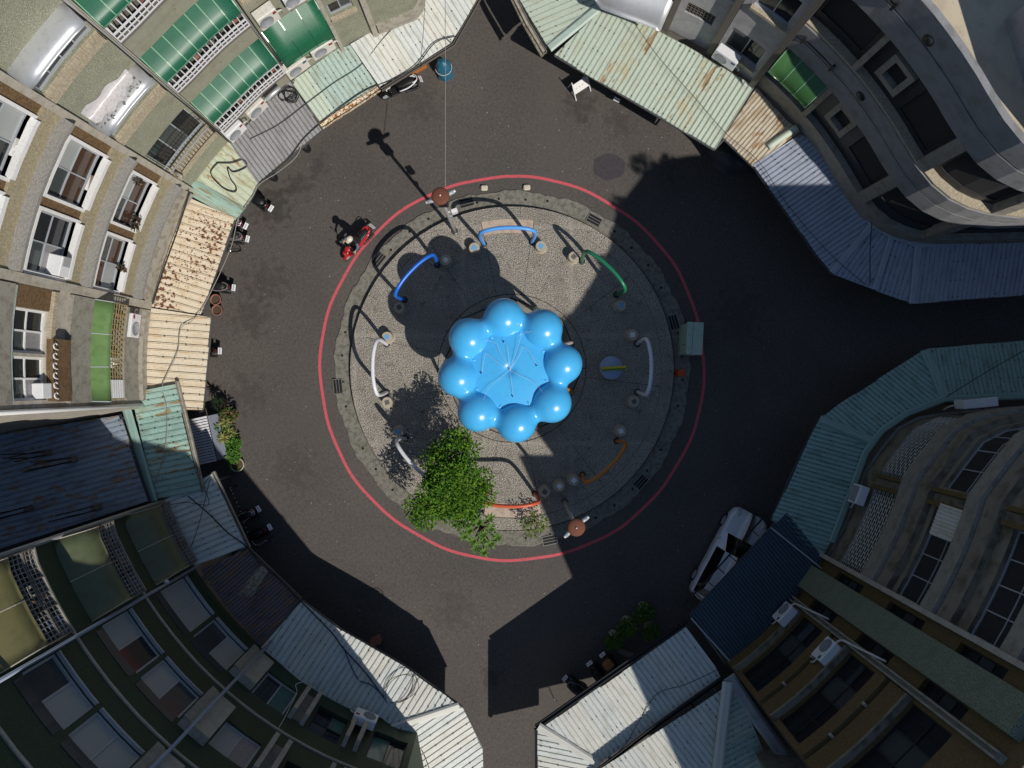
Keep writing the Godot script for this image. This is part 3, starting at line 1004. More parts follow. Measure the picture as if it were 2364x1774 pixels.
func make_island() -> void:
	# low concrete gutter ring between the red line and the raised island
	var ringn := Node3D.new()
	ringn.name = "gutter_ring"
	add_child(ringn)
	ringn.set_meta("kind", "structure")
	for k in 16:
		var t0 := k * 22.5 + 11.0
		var st := begin()
		var n := 10
		for i in n:
			var a := t0 + 22.5 * i / n + (0.05 if i == 0 else 0.0)
			var b := t0 + 22.5 * (i + 1) / n
			var ra := 7.62 + 0.05 * sin(a * 0.37) + 0.035 * sin(a * 1.13)
			var rb := 7.62 + 0.05 * sin(b * 0.37) + 0.035 * sin(b * 1.13)
			quad(st, polar(a, 6.96, 0.035), polar(a, ra - 0.03, 0.05), polar(b, rb - 0.03, 0.05), polar(b, 6.96, 0.035))
			quad(st, polar(a, ra - 0.03, 0.05), polar(a, ra, 0.0), polar(b, rb, 0.0), polar(b, rb - 0.03, 0.05))
			if i == 0:
				quad(st, polar(a, 6.96, 0.0), polar(a, ra, 0.0), polar(a, ra - 0.03, 0.05), polar(a, 6.96, 0.035))
		obj("gutter_slab", st, M.gutter_concrete, ringn)
	# drain holes along the gutter: dark discs, their inner shade put into the colour
	for k in 44:
		var t := k * 8.18 + 4.0
		var near := false
		for g in 8:
			if absf(fposmod(t - (24.0 + g * 45.0) + 180.0, 360.0) - 180.0) < 4.5:
				near = true
		if near:
			continue
		var st := begin(true)
		lathe(st, Transform3D(Basis(), polar(t + rng.randf_range(-0.6, 0.6), 7.28 + rng.randf_range(-0.05, 0.05), 0.05)), [Vector2(0.0, 0.004), Vector2(0.036, 0.004), Vector2(0.05, 0.006), Vector2(0.055, 0.0)], 10)
		obj("drain_hole", st, M.dark, ringn)
	# raised island: kerb stones, paving fields and a middle octagon
	var isl := Node3D.new()
	isl.name = "island_pavement"
	add_child(isl)
	isl.set_meta("kind", "structure")
	var core := begin()
	ring_slab(core, 0, 360, 0.0, 6.86, 0.0, 0.23, 3.0)
	obj("island_base", core, M.kerb_wet, isl)
	var joints := [3.0, 41.0, 78.0, 118.0, 150.0, 171.0, 190.0, 228.0, 262.0, 297.0, 331.0, 363.0]
	for k in 11:
		var st := begin()
		ring_slab(st, joints[k] + 0.06, joints[k + 1] - 0.06, 6.36, 6.885, 0.02, 0.26, 2.25, 0.02)
		obj("kerb_stone", st, M.aggregate, isl)
	var sectors := [[-12.0, 8.5, M.pad], [8.5, 52.0, M.aggregate], [52.0, 97.0, M.aggregate], [97.0, 142.0, M.aggregate], [142.0, 168.5, M.aggregate], [168.5, 191.0, M.pad], [191.0, 236.0, M.aggregate], [236.0, 282.0, M.aggregate], [282.0, 327.0, M.aggregate], [327.0, 348.0, M.aggregate]]
	for s in sectors:
		var st := begin()
		ring_slab(st, s[0] + 0.1, s[1] - 0.1, 5.75 if s[2] == M.pad else 3.16, 6.345, 0.05, 0.258, 2.0)
		obj("paving_slab", st, s[2], isl)
		if s[2] == M.pad:
			var s2 := begin()
			ring_slab(s2, s[0] + 0.1, s[1] - 0.1, 3.16, 5.74, 0.05, 0.258, 2.0)
			obj("paving_slab", s2, M.aggregate, isl)
	for k in 8:
		var st := begin()
		var a := k * 45.0 + 0.3
		var b := k * 45.0 + 44.7
		for q in [[a, b, M.aggregate_dark]]:
			quad(st, polar(0, 0, 0.26), polar(q[0], 2.95, 0.26), polar(q[1], 2.95, 0.26), polar(0, 0, 0.26))
			quad(st, polar(q[0], 2.95, 0.26), polar(q[0], 2.98, 0.05), polar(q[1], 2.98, 0.05), polar(q[1], 2.95, 0.26))
		obj("centre_slab", st, M.aggregate_dark, isl)
		var st2 := begin()
		for i in 8:
			var ta := lerpf(a, b, i / 8.0)
			var tb := lerpf(a, b, (i + 1) / 8.0)
			var fa := 2.98 * cos(deg_to_rad(22.2)) / cos(deg_to_rad(ta - (a + b) * 0.5)) + 0.03
			var fb := 2.98 * cos(deg_to_rad(22.2)) / cos(deg_to_rad(tb - (a + b) * 0.5)) + 0.03
			quad(st2, polar(ta, fa, 0.252), polar(ta, 3.13, 0.252), polar(tb, 3.13, 0.252), polar(tb, fb, 0.252))
		obj("border_slab", st2, M.aggregate, isl)
	# storm drain grates
	for g in [Vector3(-5.7, 0, -5.324), Vector3(-1.947, 0, -7.761), Vector3(3.513, 0, -7.012), Vector3(6.919, 0, -2.642), Vector3(5.509, 0, 4.192), Vector3(1.614, 0, 6.677), Vector3(-4.136, 0, 5.694), Vector3(-7.447, 0, 0.105)]:
		var v := Vector2(g.x - CENTRE.x, g.z - CENTRE.y)
		var gp: Vector3 = g + Vector3(0, 0.05, 0)
		var t := thing("drain_grate", grate_label(g), "drain grate", gp, atan2(v.x, v.y), "iron grates in the gutter ring")
		var st := begin()
		bx(st, Vector3(0, 0.005, 0), Vector3(0.62, 0.01, 0.4))
		obj("pit", st, M.dark, t)
		st = begin()
		for e in [[0, -0.19, 0.64, 0.03], [0, 0.19, 0.64, 0.03], [0, -0.06, 0.6, 0.022], [0, 0.06, 0.6, 0.022]]:
			bx(st, Vector3(e[0], 0.016, e[1]), Vector3(e[2], 0.018, e[3]))
		for e in [-0.31, 0.31]:
			bx(st, Vector3(e, 0.0155, 0), Vector3(0.03, 0.018, 0.36))
		obj("frame", st, M.iron_pale, t)
		st = begin()
		for k in 13:
			bx(st, Vector3(-0.276 + k * 0.046, 0.012, 0), Vector3(0.014, 0.012, 0.36))
		var bars := obj("bars", st, M.iron, t)
		bars.set_meta("kind", "stuff")

var grate_words := ["behind the riding scooter", "beside the rusty lamp cap", "in the sun near the upper right shadow edge", "next to the pale green cabinet", "in deep shade on the lower right of the ring", "near the lower rusty lamp and the shrub", "under the leafy tree edge", "left of the white arch"]
func grate_label(_g: Vector3) -> String:
	return "rectangular iron drain grate " + grate_words.pop_front()

# ------------------------------------------------------------------ things on the island
func make_sculpture() -> void:
	var mid := Vector3(-0.07, 4.5, -0.5)
	var t := thing("balloon_sculpture", "blue inflated flower of eight balloons raised on slim tube legs", "sculpture", Vector3(mid.x, 0.26, mid.z))
	var ring := 1.92
	var rad := 0.735
	var field := func(p: Vector3) -> float:
		var q := p - mid
		var a := atan2(q.x, -q.z) + deg_to_rad(6.9)
		var k := TAU / 8.0
		a = a - k * round(a / k)
		var r := Vector2(q.x, q.z).length()
		var d := 99.0
		for s in [0.0, k, -k]:
			var c := Vector2(ring * cos(s), ring * sin(s))
			var pp := Vector2(r * cos(a), r * sin(a))
			var dd := sqrt(pp.distance_squared_to(c) + q.y * q.y) - rad
			d = smin(d, dd, 0.4)
		return d
	var st := nets(field, mid + Vector3(-2.85, -0.9, -2.85), mid + Vector3(2.85, 0.9, 2.85), 0.075)
	inst("balloon_ring", st.commit(), M.balloon, t, true)
	var dome := begin(true)
	var hgt := func(r: float) -> float:
		return mid.y + 0.17 + 0.16 * (1.0 - pow(r / 1.75, 2.0)) - 0.14 * exp(-r * r / 0.03)
	var rs := [0.0, 0.04, 0.09, 0.15, 0.23, 0.35, 0.5, 0.68, 0.88, 1.08, 1.25, 1.42, 1.58, 1.72]
	for i in rs.size() - 1:
		for k in 48:
			var a := TAU * k / 48
			var b := TAU * (k + 1) / 48
			var w := func(r: float, an: float) -> Vector3:
				return Vector3(mid.x + r * sin(an), hgt.call(r), mid.z - r * cos(an))
			if i == 0:
				tri(dome, w.call(0.0, a), w.call(rs[1], a), w.call(rs[1], b))
			else:
				quad(dome, w.call(rs[i], a), w.call(rs[i + 1], a), w.call(rs[i + 1], b), w.call(rs[i], b))
	obj("centre_skin", dome, M.balloon, t, true)
	# pinched ends between the balloons
	for k in 8:
		var tip := begin(true)
		var a := deg_to_rad(-6.9 + 22.5 + 45.0 * k)
		var o := Vector3(sin(a), 0, -cos(a))
		tube(tip, [mid + o * 1.28 + Vector3(0, 0.19, 0), mid + o * 1.4 + Vector3(0, 0.2, 0), mid + o * 1.52 + Vector3(0, 0.16, 0)], 0.06, 8, true, 0.6)
		obj("pinched_seam", tip, M.balloon, t, true)
	var knot := begin(true)
	lathe(knot, Transform3D(Basis(), mid + Vector3(0, 0.24, 0)), [Vector2(0.0, 0.12), Vector2(0.04, 0.11), Vector2(0.05, 0.06), Vector2(0.02, 0.03), Vector2(0.045, 0.0)], 10)
	obj("knot", knot, M.balloon, t, true)
	# strings from the middle to each balloon's valve
	var valves := [Vector3(-1.472, 4.95, -1.569), Vector3(-0.276, 4.86, -1.492), Vector3(0.934, 5.15, -1.901), Vector3(0.907, 4.87, -0.647), Vector3(1.289, 5.1, 0.551), Vector3(0.044, 4.87, 0.461), Vector3(-1.147, 5.1, 0.903), Vector3(-1.082, 4.87, -0.365)]
	var bends := [Vector3(-0.652, 4.93, -1.508), Vector3(-0.155, 4.94, -1.274), Vector3(0.388, 5, -1.783), Vector3(0.466, 4.93, -1.321), Vector3(0.839, 4.93, -0.016), Vector3(-0.031, 4.92, -0.218), Vector3(-0.839, 4.93, 0.155), Vector3(-0.932, 4.93, -1.073)]
	for i in 8:
		var s := begin(true)
		var c0 := mid + Vector3(0.0, 0.36, 0.0)
		tube(s, spline([c0, c0.lerp(bends[i], 0.55) + Vector3(0, 0.03, 0), bends[i], valves[i]], 6), 0.0045, 5)
		obj("string", s, M.white_cable, t, true)
		var v := begin(true)
		lathe(v, Transform3D(Basis(), valves[i] + Vector3(0, -0.02, 0)), [Vector2(0.0, 0.05), Vector2(0.02, 0.05), Vector2(0.025, 0.0), Vector2(0.04, -0.01)], 8)
		obj("valve", v, M.balloon, t, true)
	# tube legs
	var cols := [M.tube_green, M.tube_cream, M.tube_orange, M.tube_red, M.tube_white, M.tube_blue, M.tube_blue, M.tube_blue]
	for k in 8:
		var s := begin(true)
		var tt := 22.0 + 45.0 * k
		tube(s, spline([polar(tt, 2.78, 0.25), polar(tt, 2.74, 0.6), polar(tt, 2.5, 2.0), polar(tt, 2.0, 3.6), polar(tt, 1.6, 4.2)], 5), 0.075, 10)
		obj("leg", s, cols[k], t, true)

func make_arches() -> void:
	var data := [
		[-1.9, "tube_sky", "light blue tube arch at the top of the island"], [44.0, "tube_green", "dark green tube arch at the edge of the shade"],
		[89.8, "tube_white", "off white tube arch in the shade beside the blue disc table"], [135.6, "tube_orange", "orange brown tube arch in the shade at the lower right"],
		[180.5, "tube_red", "orange red tube arch at the bottom beside the leafy shrub"], [225.8, "tube_white", "white tube arch half hidden by the leafy tree"],
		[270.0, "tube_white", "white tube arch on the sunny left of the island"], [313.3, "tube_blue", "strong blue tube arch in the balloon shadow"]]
	for a in data:
		var t := thing("tube_arch", a[2], "arch", polar(a[0], 5.45, 0.258), 0.0, "coloured tube arches round the sculpture")
		var pts := []
		var hs := 10.8
		pts.append(polar(a[0] - hs, 5.42, 0.258))
		pts.append(polar(a[0] - hs - 0.5, 5.42, 0.9))
		pts.append(polar(a[0] - hs - 1.0, 5.44, 1.7))
		pts.append(polar(a[0] - hs - 0.6, 5.46, 2.2))
		pts.append(polar(a[0] - hs + 1.6, 5.47, 2.42))
		pts.append(polar(a[0] - 5.0, 5.48, 2.5))
		pts.append(polar(a[0], 5.48, 2.52))
		pts.append(polar(a[0] + 5.0, 5.48, 2.5))
		pts.append(polar(a[0] + hs - 1.6, 5.47, 2.42))
		pts.append(polar(a[0] + hs + 0.6, 5.46, 2.2))
		pts.append(polar(a[0] + hs + 1.0, 5.44, 1.7))
		pts.append(polar(a[0] + hs + 0.5, 5.42, 0.9))
		pts.append(polar(a[0] + hs, 5.42, 0.258))
		var st := begin(true)
		tube(st, spline(pts, 5), 0.078, 12)
		obj("tube", st, M[a[1]], t, true)
		for s in [0, pts.size() - 1]:
			var f := begin(true)
			lathe(f, Transform3D(Basis(), pts[s] - Vector3(0, 0.004, 0)), [Vector2(0.14, 0.0), Vector2(0.14, 0.014), Vector2(0.08, 0.02)], 14)
			obj("base_plate", f, M.dark_steel, t, true)

func make_stools() -> void:
	var data := [
		[Vector3(-1.58, 0.62, -5.706), 0, "left of the light blue arch"], [Vector3(1.218, 0.62, -5.778), 0, "right of the light blue arch"], [Vector3(-2.78, 0.62, -5.197), 1, "at the upper end of the strong blue arch"],
		[Vector3(-4.733, 0.62, -3.216), 2, "at the lower end of the strong blue arch"], [Vector3(-5.238, 0.62, -1.968), 0, "at the upper end of the sunny white arch"], [Vector3(2.591, 0.62, -5.335), 2, "at the upper end of the dark green arch"],
		[Vector3(4.561, 0.62, -3.293), 0, "at the lower end of the dark green arch"], [Vector3(5.052, 0.62, -2.065), 1, "at the upper end of the shaded white arch"], [Vector3(5.119, 0.62, 0.732), 2, "at the lower end of the shaded white arch"],
		[Vector3(4.568, 0.62, 1.975), 1, "at the upper end of the orange brown arch"], [Vector3(2.591, 0.62, 4.044), 1, "nearest the lower end of the orange brown arch"], [Vector3(1.992, 0.62, 4.288), 1, "in the middle of the row of three"],
		[Vector3(1.372, 0.62, 4.524), 2, "nearest the orange red arch in the row of three"], [Vector3(-5.233, 0.62, 0.77), 2, "at the lower end of the sunny white arch"], [Vector3(-4.76, 0.62, 1.989), 3, "in the leafy shadow above the half hidden white arch"]]
	for d in data:
		var b: Vector3 = d[0]
		var kind: String = ["pale blue tile", "white tile", "dark slab in place of a hole", "blue tile"][d[1]]
		var t := thing("concrete_stool", "round concrete stool with %s %s" % [kind, d[2]], "stool", Vector3(b.x, 0.258, b.z), rng.randf() * 1.2, "concrete stools round the island")
		var st := begin()
		lathe(st, Transform3D(), [Vector2(0.265, 0.0), Vector2(0.265, 0.06), Vector2(0.235, 0.075), Vector2(0.215, 0.2), Vector2(0.215, 0.36), Vector2(0.225, 0.38), Vector2(0.225, 0.41), Vector2(0.215, 0.425), Vector2(0.0, 0.425)], 24)
		obj("drum", st, M.stool, t)
		st = begin()
		bx(st, Vector3(0, 0.428, 0), Vector3(0.19, 0.012, 0.19), 0.003)
		obj("tile_inlay", st, [M.tile_blue, M.tile_white, M.hole_dark, M.tile_blue][d[1]], t)

func lamp_post(called: String, label: String, base: Vector3, lean: Vector3, arms: Array, with_box: bool) -> void:
	var t := thing(called, label, "street lamp", base, 0.0, "rusty capped lamp posts on the island")
	var st := begin(true)
	var top := Vector3(lean.x, 5.55, lean.z)
	tube(st, [Vector3(0, 0, 0), Vector3(0, 1.2, 0) + lean * 0.2, top], 0.085, 12, true, 0.75)
	obj("pole", st, M.grey_pipe, t)
	st = begin(true)
	lathe(st, Transform3D(), [Vector2(0.15, 0.0), Vector2(0.15, 0.03), Vector2(0.1, 0.05)], 14)
	for k in 4:
		var f := TAU * k / 4 + 0.4
		bx(st, Vector3(cos(f) * 0.13, 0.05, sin(f) * 0.13), Vector3(0.03, 0.05, 0.03))
	obj("base_flange", st, M.steel, t)
	st = begin(true)
	lathe(st, Transform3D(Basis(), top), [Vector2(0.3, 0.0), Vector2(0.315, 0.03), Vector2(0.29, 0.075), Vector2(0.2, 0.11), Vector2(0.06, 0.125), Vector2(0.0, 0.127)], 28)
	obj("lamp_cap", st, M.rust, t)
	st = begin(true)
	lathe(st, Transform3D(Basis(), top), [Vector2(0.0, 0.18), Vector2(0.025, 0.17), Vector2(0.028, 0.12)], 10)
	obj("finial", st, M.white_paint, t)
	st = begin(true)
	lathe(st, Transform3D(Basis(), top), [Vector2(0.16, 0.0), Vector2(0.2, -0.2), Vector2(0.14, -0.42), Vector2(0.09, -0.44)], 16)
	obj("lamp_shade", st, M.lamp_glass, t)
	for a in arms:
		st = begin()
		var p: Vector3 = top + Vector3(0, -0.22, 0)
		var e: Vector3 = p + a
		bar(st, p, p.lerp(e, 0.5), 0.04)
		obj("bracket", st, M.steel, t)
		st = begin(true)
		var n: Vector3 = a.normalized()
		tube(st, [p + n * 0.18, p + n * 0.5], 0.075, 12)
		obj("camera_housing", st, M.alu, t)
		st = begin(true)
		tube(st, [p + n * 0.24, p + n * 0.56], 0.05, 10)
		obj("camera_lens_hood", st, M.white_paint, t)
	if with_box:
		st = begin()
		var q := top * 0.62
		box(st, Transform3D(Basis(Vector3.UP, 0.35), q + Vector3(0.3, 0.1, 0.02)), Vector3(0.24, 0.4, 0.14), 0.02)
		obj("relay_box", st, M.white_paint, t)
		st = begin()
		bar(st, q + Vector3(0.0, -0.05, 0), q + Vector3(0.24, -0.05, 0.02), 0.05)
		obj("box_bracket", st, M.white_paint, t)
		st = begin()
		bx(st, q * 0.8 + Vector3(0.1, 0, 0.02), Vector3(0.12, 0.16, 0.1), 0.01)
		obj("junction_box", st, M.ac_fan, t)
		st = begin()
		bx(st, top * 0.86 + Vector3(0.02, 0, 0.02), Vector3(0.34, 0.5, 0.22), 0.02)
		obj("equipment_case", st, M.dark_steel, t)

func make_island_things() -> void:
	lamp_post("lamp_post", "street lamp with rusty round cap and two cameras at the upper left kerb", Vector3(-2.427, 0.258, -6.474), Vector3(-0.05, 0, -0.03), [Vector3(-0.45, -0.05, 0.12), Vector3(0.45, 0.05, -0.22)], true)
	lamp_post("lamp_post", "street lamp with chipped rusty cap near the lower right kerb", Vector3(2.226, 0.258, 4.965), Vector3(0.0, 0, 0.0), [Vector3(-0.36, 0, 0.36), Vector3(0.42, 0, -0.3)], false)
	for d in [[Vector3(-1.187, 0, -8.384), "small pale concrete block at the kerb nearer the lamp cap"], [Vector3(0.631, 0, -8.403), "small pale concrete block at the kerb farther from the lamp cap"]]:
		var st := begin()
		var b: Vector3 = d[0]
		for k in 1:
			box(st, Transform3D(Basis(Vector3.UP, rng.randf() * 0.5), Vector3(b.x, 0.07, b.z)), Vector3(0.3, 0.14, 0.24), 0.05)
		var o := obj("concrete_block", st, M.white_stone)
		tag(o, d[1], "block", "loose blocks by the gutter")
	# electrical cabinet, standing at the edge of the ring
	var c := Vector3(7.466, 1.3, -1.865)
	c.y = 0.05
	var t := thing("electrical_cabinet", "pale green roadside electrical cabinet with a lid seam beside the red line", "cabinet", c, -0.05)
	var st := begin()
	bx(st, Vector3(0, 0.075, 0), Vector3(0.7, 0.15, 1.32), 0.02)
	obj("plinth", st, M.concrete, t)
	st = begin()
	bx(st, Vector3(0, 0.72, 0), Vector3(0.62, 1.14, 1.26), 0.015)
	obj("housing", st, M.box_green, t)
	st = begin()
	bx(st, Vector3(-0.2, 1.32, 0), Vector3(0.24, 0.05, 1.34), 0.012)
	obj("lid", st, M.box_green, t)
	st = begin()
	bx(st, Vector3(0.14, 1.32, 0), Vector3(0.42, 0.05, 1.34), 0.012)
	obj("lid", st, M.box_green, t)
	st = begin()
	bx(st, Vector3(-0.315, 0.8, 0.25), Vector3(0.02, 0.16, 0.05), 0.006)
	obj("handle", st, M.iron, t)
	# orange fallen warning post: base and leaning barrel
	t = thing("warning_post", "orange plastic warning post with round head beside the shaded kerb", "warning post", Vector3(7, 0.05, -0.463))
	st = begin(true)
	lathe(st, Transform3D(), [Vector2(0.16, 0.0), Vector2(0.16, 0.05), Vector2(0.1, 0.08)], 18)
	obj("foot", st, M.plastic_orange, t)
	st = begin(true)
	tube(st, [Vector3(0, 0.06, 0), Vector3(0.04, 0.4, 0), Vector3(0.08, 0.78, 0)], 0.085, 14)
	obj("barrel", st, M.plastic_orange, t)
	st = begin(true)
	lathe(st, Transform3D(Basis(), Vector3(0.08, 0.76, 0)), [Vector2(0.15, 0.0), Vector2(0.15, 0.05), Vector2(0.06, 0.06), Vector2(0.05, 0.02), Vector2(0.0, 0.02)], 18)
	obj("head", st, M.plastic_orange, t)
	# blue disc table with a yellow upright rail
	t = thing("disc_table", "round pale blue disc table with a yellow rail across", "table", Vector3(4.157, 0.258, -0.681), 0.06)
	st = begin(true)
	lathe(st, Transform3D(), [Vector2(0.2, 0.0), Vector2(0.2, 0.03), Vector2(0.06, 0.05), Vector2(0.06, 0.42)], 16)
	obj("pedestal", st, M.steel, t)
	st = begin(true)
	lathe(st, Transform3D(), [Vector2(0.0, 0.42), Vector2(0.48, 0.42), Vector2(0.49, 0.44), Vector2(0.48, 0.46), Vector2(0.0, 0.46)], 36)
	obj("disc", st, M.disc_blue, t)
	st = begin()
	bx(st, Vector3(0.06, 0.68, 0.0), Vector3(1.0, 0.44, 0.1), 0.015)
	obj("rail_panel", st, M.yellow, t)
	st = begin()
	bx(st, Vector3(0.08, 0.6, 0.085), Vector3(0.98, 0.26, 0.06), 0.012)
	obj("rail_edge", st, M.lime_edge, t)

# ------------------------------------------------------------------ houses
func house(label: String, key: String, s0: float, s1: float, top: float, back: float, side_mat: Material, called := "row_house") -> Node3D:
	var b := wp(key, (s0 + s1) * 0.5, 0.0, 0.0)
	var o := thing(called, label, "house", b, 0.0, "row houses round the plaza")
	var st := begin()
	prism(st, plan_of(key, s0 + 0.005, s1 - 0.005, -0.3, back), 0.0, top - 0.3)
	obj("core", st, M.void_wall, o, true)
	st = begin()
	prism(st, plan_of(key, s0 + 0.003, s1 - 0.003, -0.02, back + 0.01), top - 0.3, top)
	obj("roof", st, M.roof_deck, o, true)
	st = begin()
	slab(st, key, s0 + 0.002, s1 - 0.002, top, top + 0.5, -0.2, 0.004)
	obj("parapet", st, side_mat, o, true)
	# ground floor behind the awnings
	st = begin()
	slab(st, key, s0 + 0.004, s1 - 0.004, 0.0, 3.3, -0.29, -0.04)
	obj("shop_front", st, M.concrete, o, true)
	return o

func facade(o: Node3D, key: String, s0: float, s1: float, h0: float, h1: float, mat: Material, holes: Array, d := 0.0, called := "wall") -> void:
	var st := begin()
	wall_open(st, key, s0, s1, h0, h1, d, holes)
	obj(called, st, mat, o, true)

func band(o: Node3D, key: String, s0: float, s1: float, h0: float, h1: float, d0: float, d1: float, mat: Material, called := "band") -> MeshInstance3D:
	var st := begin()
	slab(st, key, s0, s1, h0, h1, d0, d1)
	return obj(called, st, mat, o, true)

# air conditioner outdoor unit hung on a wall
func aircon(label: String, key: String, s: float, h: float, w: float, mat: Material, badge: Material, front := true, d := 0.06, tall := 0.62) -> void:
	var base := wp(key, s, h, d)
	var t := thing("air_conditioner", label, "air conditioner", base, wall_turn(key, s), "outdoor units hung on the facades")
	var dep := 0.34
	var st := begin()
	bx(st, Vector3(0, tall * 0.5, dep * 0.5 + 0.05), Vector3(w, tall, dep), 0.02)
	obj("casing", st, mat, t)
	st = begin()
	bx(st, Vector3(0, tall + 0.004, dep * 0.5 + 0.05), Vector3(w * 0.94, 0.012, dep * 0.86), 0.004)
	obj("top_cover", st, mat, t)
	if front:
		st = begin(true)
		var xf := Transform3D(Basis(Vector3.RIGHT, PI / 2), Vector3(-w * 0.14, tall * 0.5, dep + 0.052))
		lathe(st, xf, [Vector2(tall * 0.4, 0.0), Vector2(tall * 0.4, 0.016), Vector2(tall * 0.37, 0.02), Vector2(tall * 0.37, 0.008), Vector2(0.0, 0.008)], 24)
		obj("fan_guard", st, M.ac_fan, t)
		st = begin()
		for k in 9:
			bx(st, Vector3(-w * 0.14, tall * 0.14 + k * tall * 0.09, dep + 0.068), Vector3(tall * 0.7 * sqrt(maxf(0.05, 1.0 - pow((k - 4) / 4.6, 2))), 0.012, 0.008))
		obj("fan_slats", st, M.alu, t)
	else:
		st = begin()
		for k in 8:
			bx(st, Vector3(0.0, tall * 0.14 + k * tall * 0.1, dep + 0.055), Vector3(w * 0.8, tall * 0.05, 0.014))
		obj("louvres", st, M.ac_fan, t)
	st = begin()
	bx(st, Vector3(w * 0.36, tall * 0.78, dep + 0.054), Vector3(w * 0.16, 0.1, 0.012))
	obj("badge", st, badge, t)
	for sx in [-1, 1]:
		st = begin()
		bar(st, Vector3(sx * w * 0.36, -0.02, -0.1), Vector3(sx * w * 0.36, -0.02, dep + 0.08), 0.035)
		bar(st, Vector3(sx * w * 0.36, -0.32, -0.08), Vector3(sx * w * 0.36, -0.03, dep * 0.8), 0.03)
		obj("bracket", st, M.steel, t)
	st = begin(true)
	tube(st, spline([Vector3(w * 0.48, 0.12, dep * 0.6), Vector3(w * 0.48 + 0.14, 0.05, dep * 0.5), Vector3(w * 0.48 + 0.2, -0.15, 0.1), Vector3(w * 0.48 + 0.18, -0.4, 0.0)], 5), 0.028, 8)
	obj("pipe", st, M.white_cable, t)

func green_awning(o: Node3D, key: String, s0: float, s1: float, hb: float, hf: float, out: float, mat: Material, seams: int, seam_mat: Material, called := "window_canopy") -> void:
	var st := begin(true)
	var prof := [Vector2(0.0, hb), Vector2(out * 0.35, lerpf(hb, hf, 0.24)), Vector2(out * 0.7, lerpf(hb, hf, 0.52)), Vector2(out * 0.88, lerpf(hb, hf, 0.74)), Vector2(out * 0.97, lerpf(hb, hf, 0.94)), Vector2(out, lerpf(hb, hf, 1.2)), Vector2(out - 0.01, lerpf(hb, hf, 1.45))]
	bent_awning(key, s0, s1, prof, 0.008, st)
	var a := obj(called, st, mat, o, true)
	for k in seams + 1:
		var ss := lerpf(s0 + 0.02, s1 - 0.04, float(k) / maxf(1.0, seams))
		st = begin()
		var up := []
		for p in prof:
			up.append(p + Vector2(0.008, 0.01))
		bent_awning(key, ss, ss + 0.028, up, 0.01, st)
		obj("seam_strip", st, seam_mat, a, true)

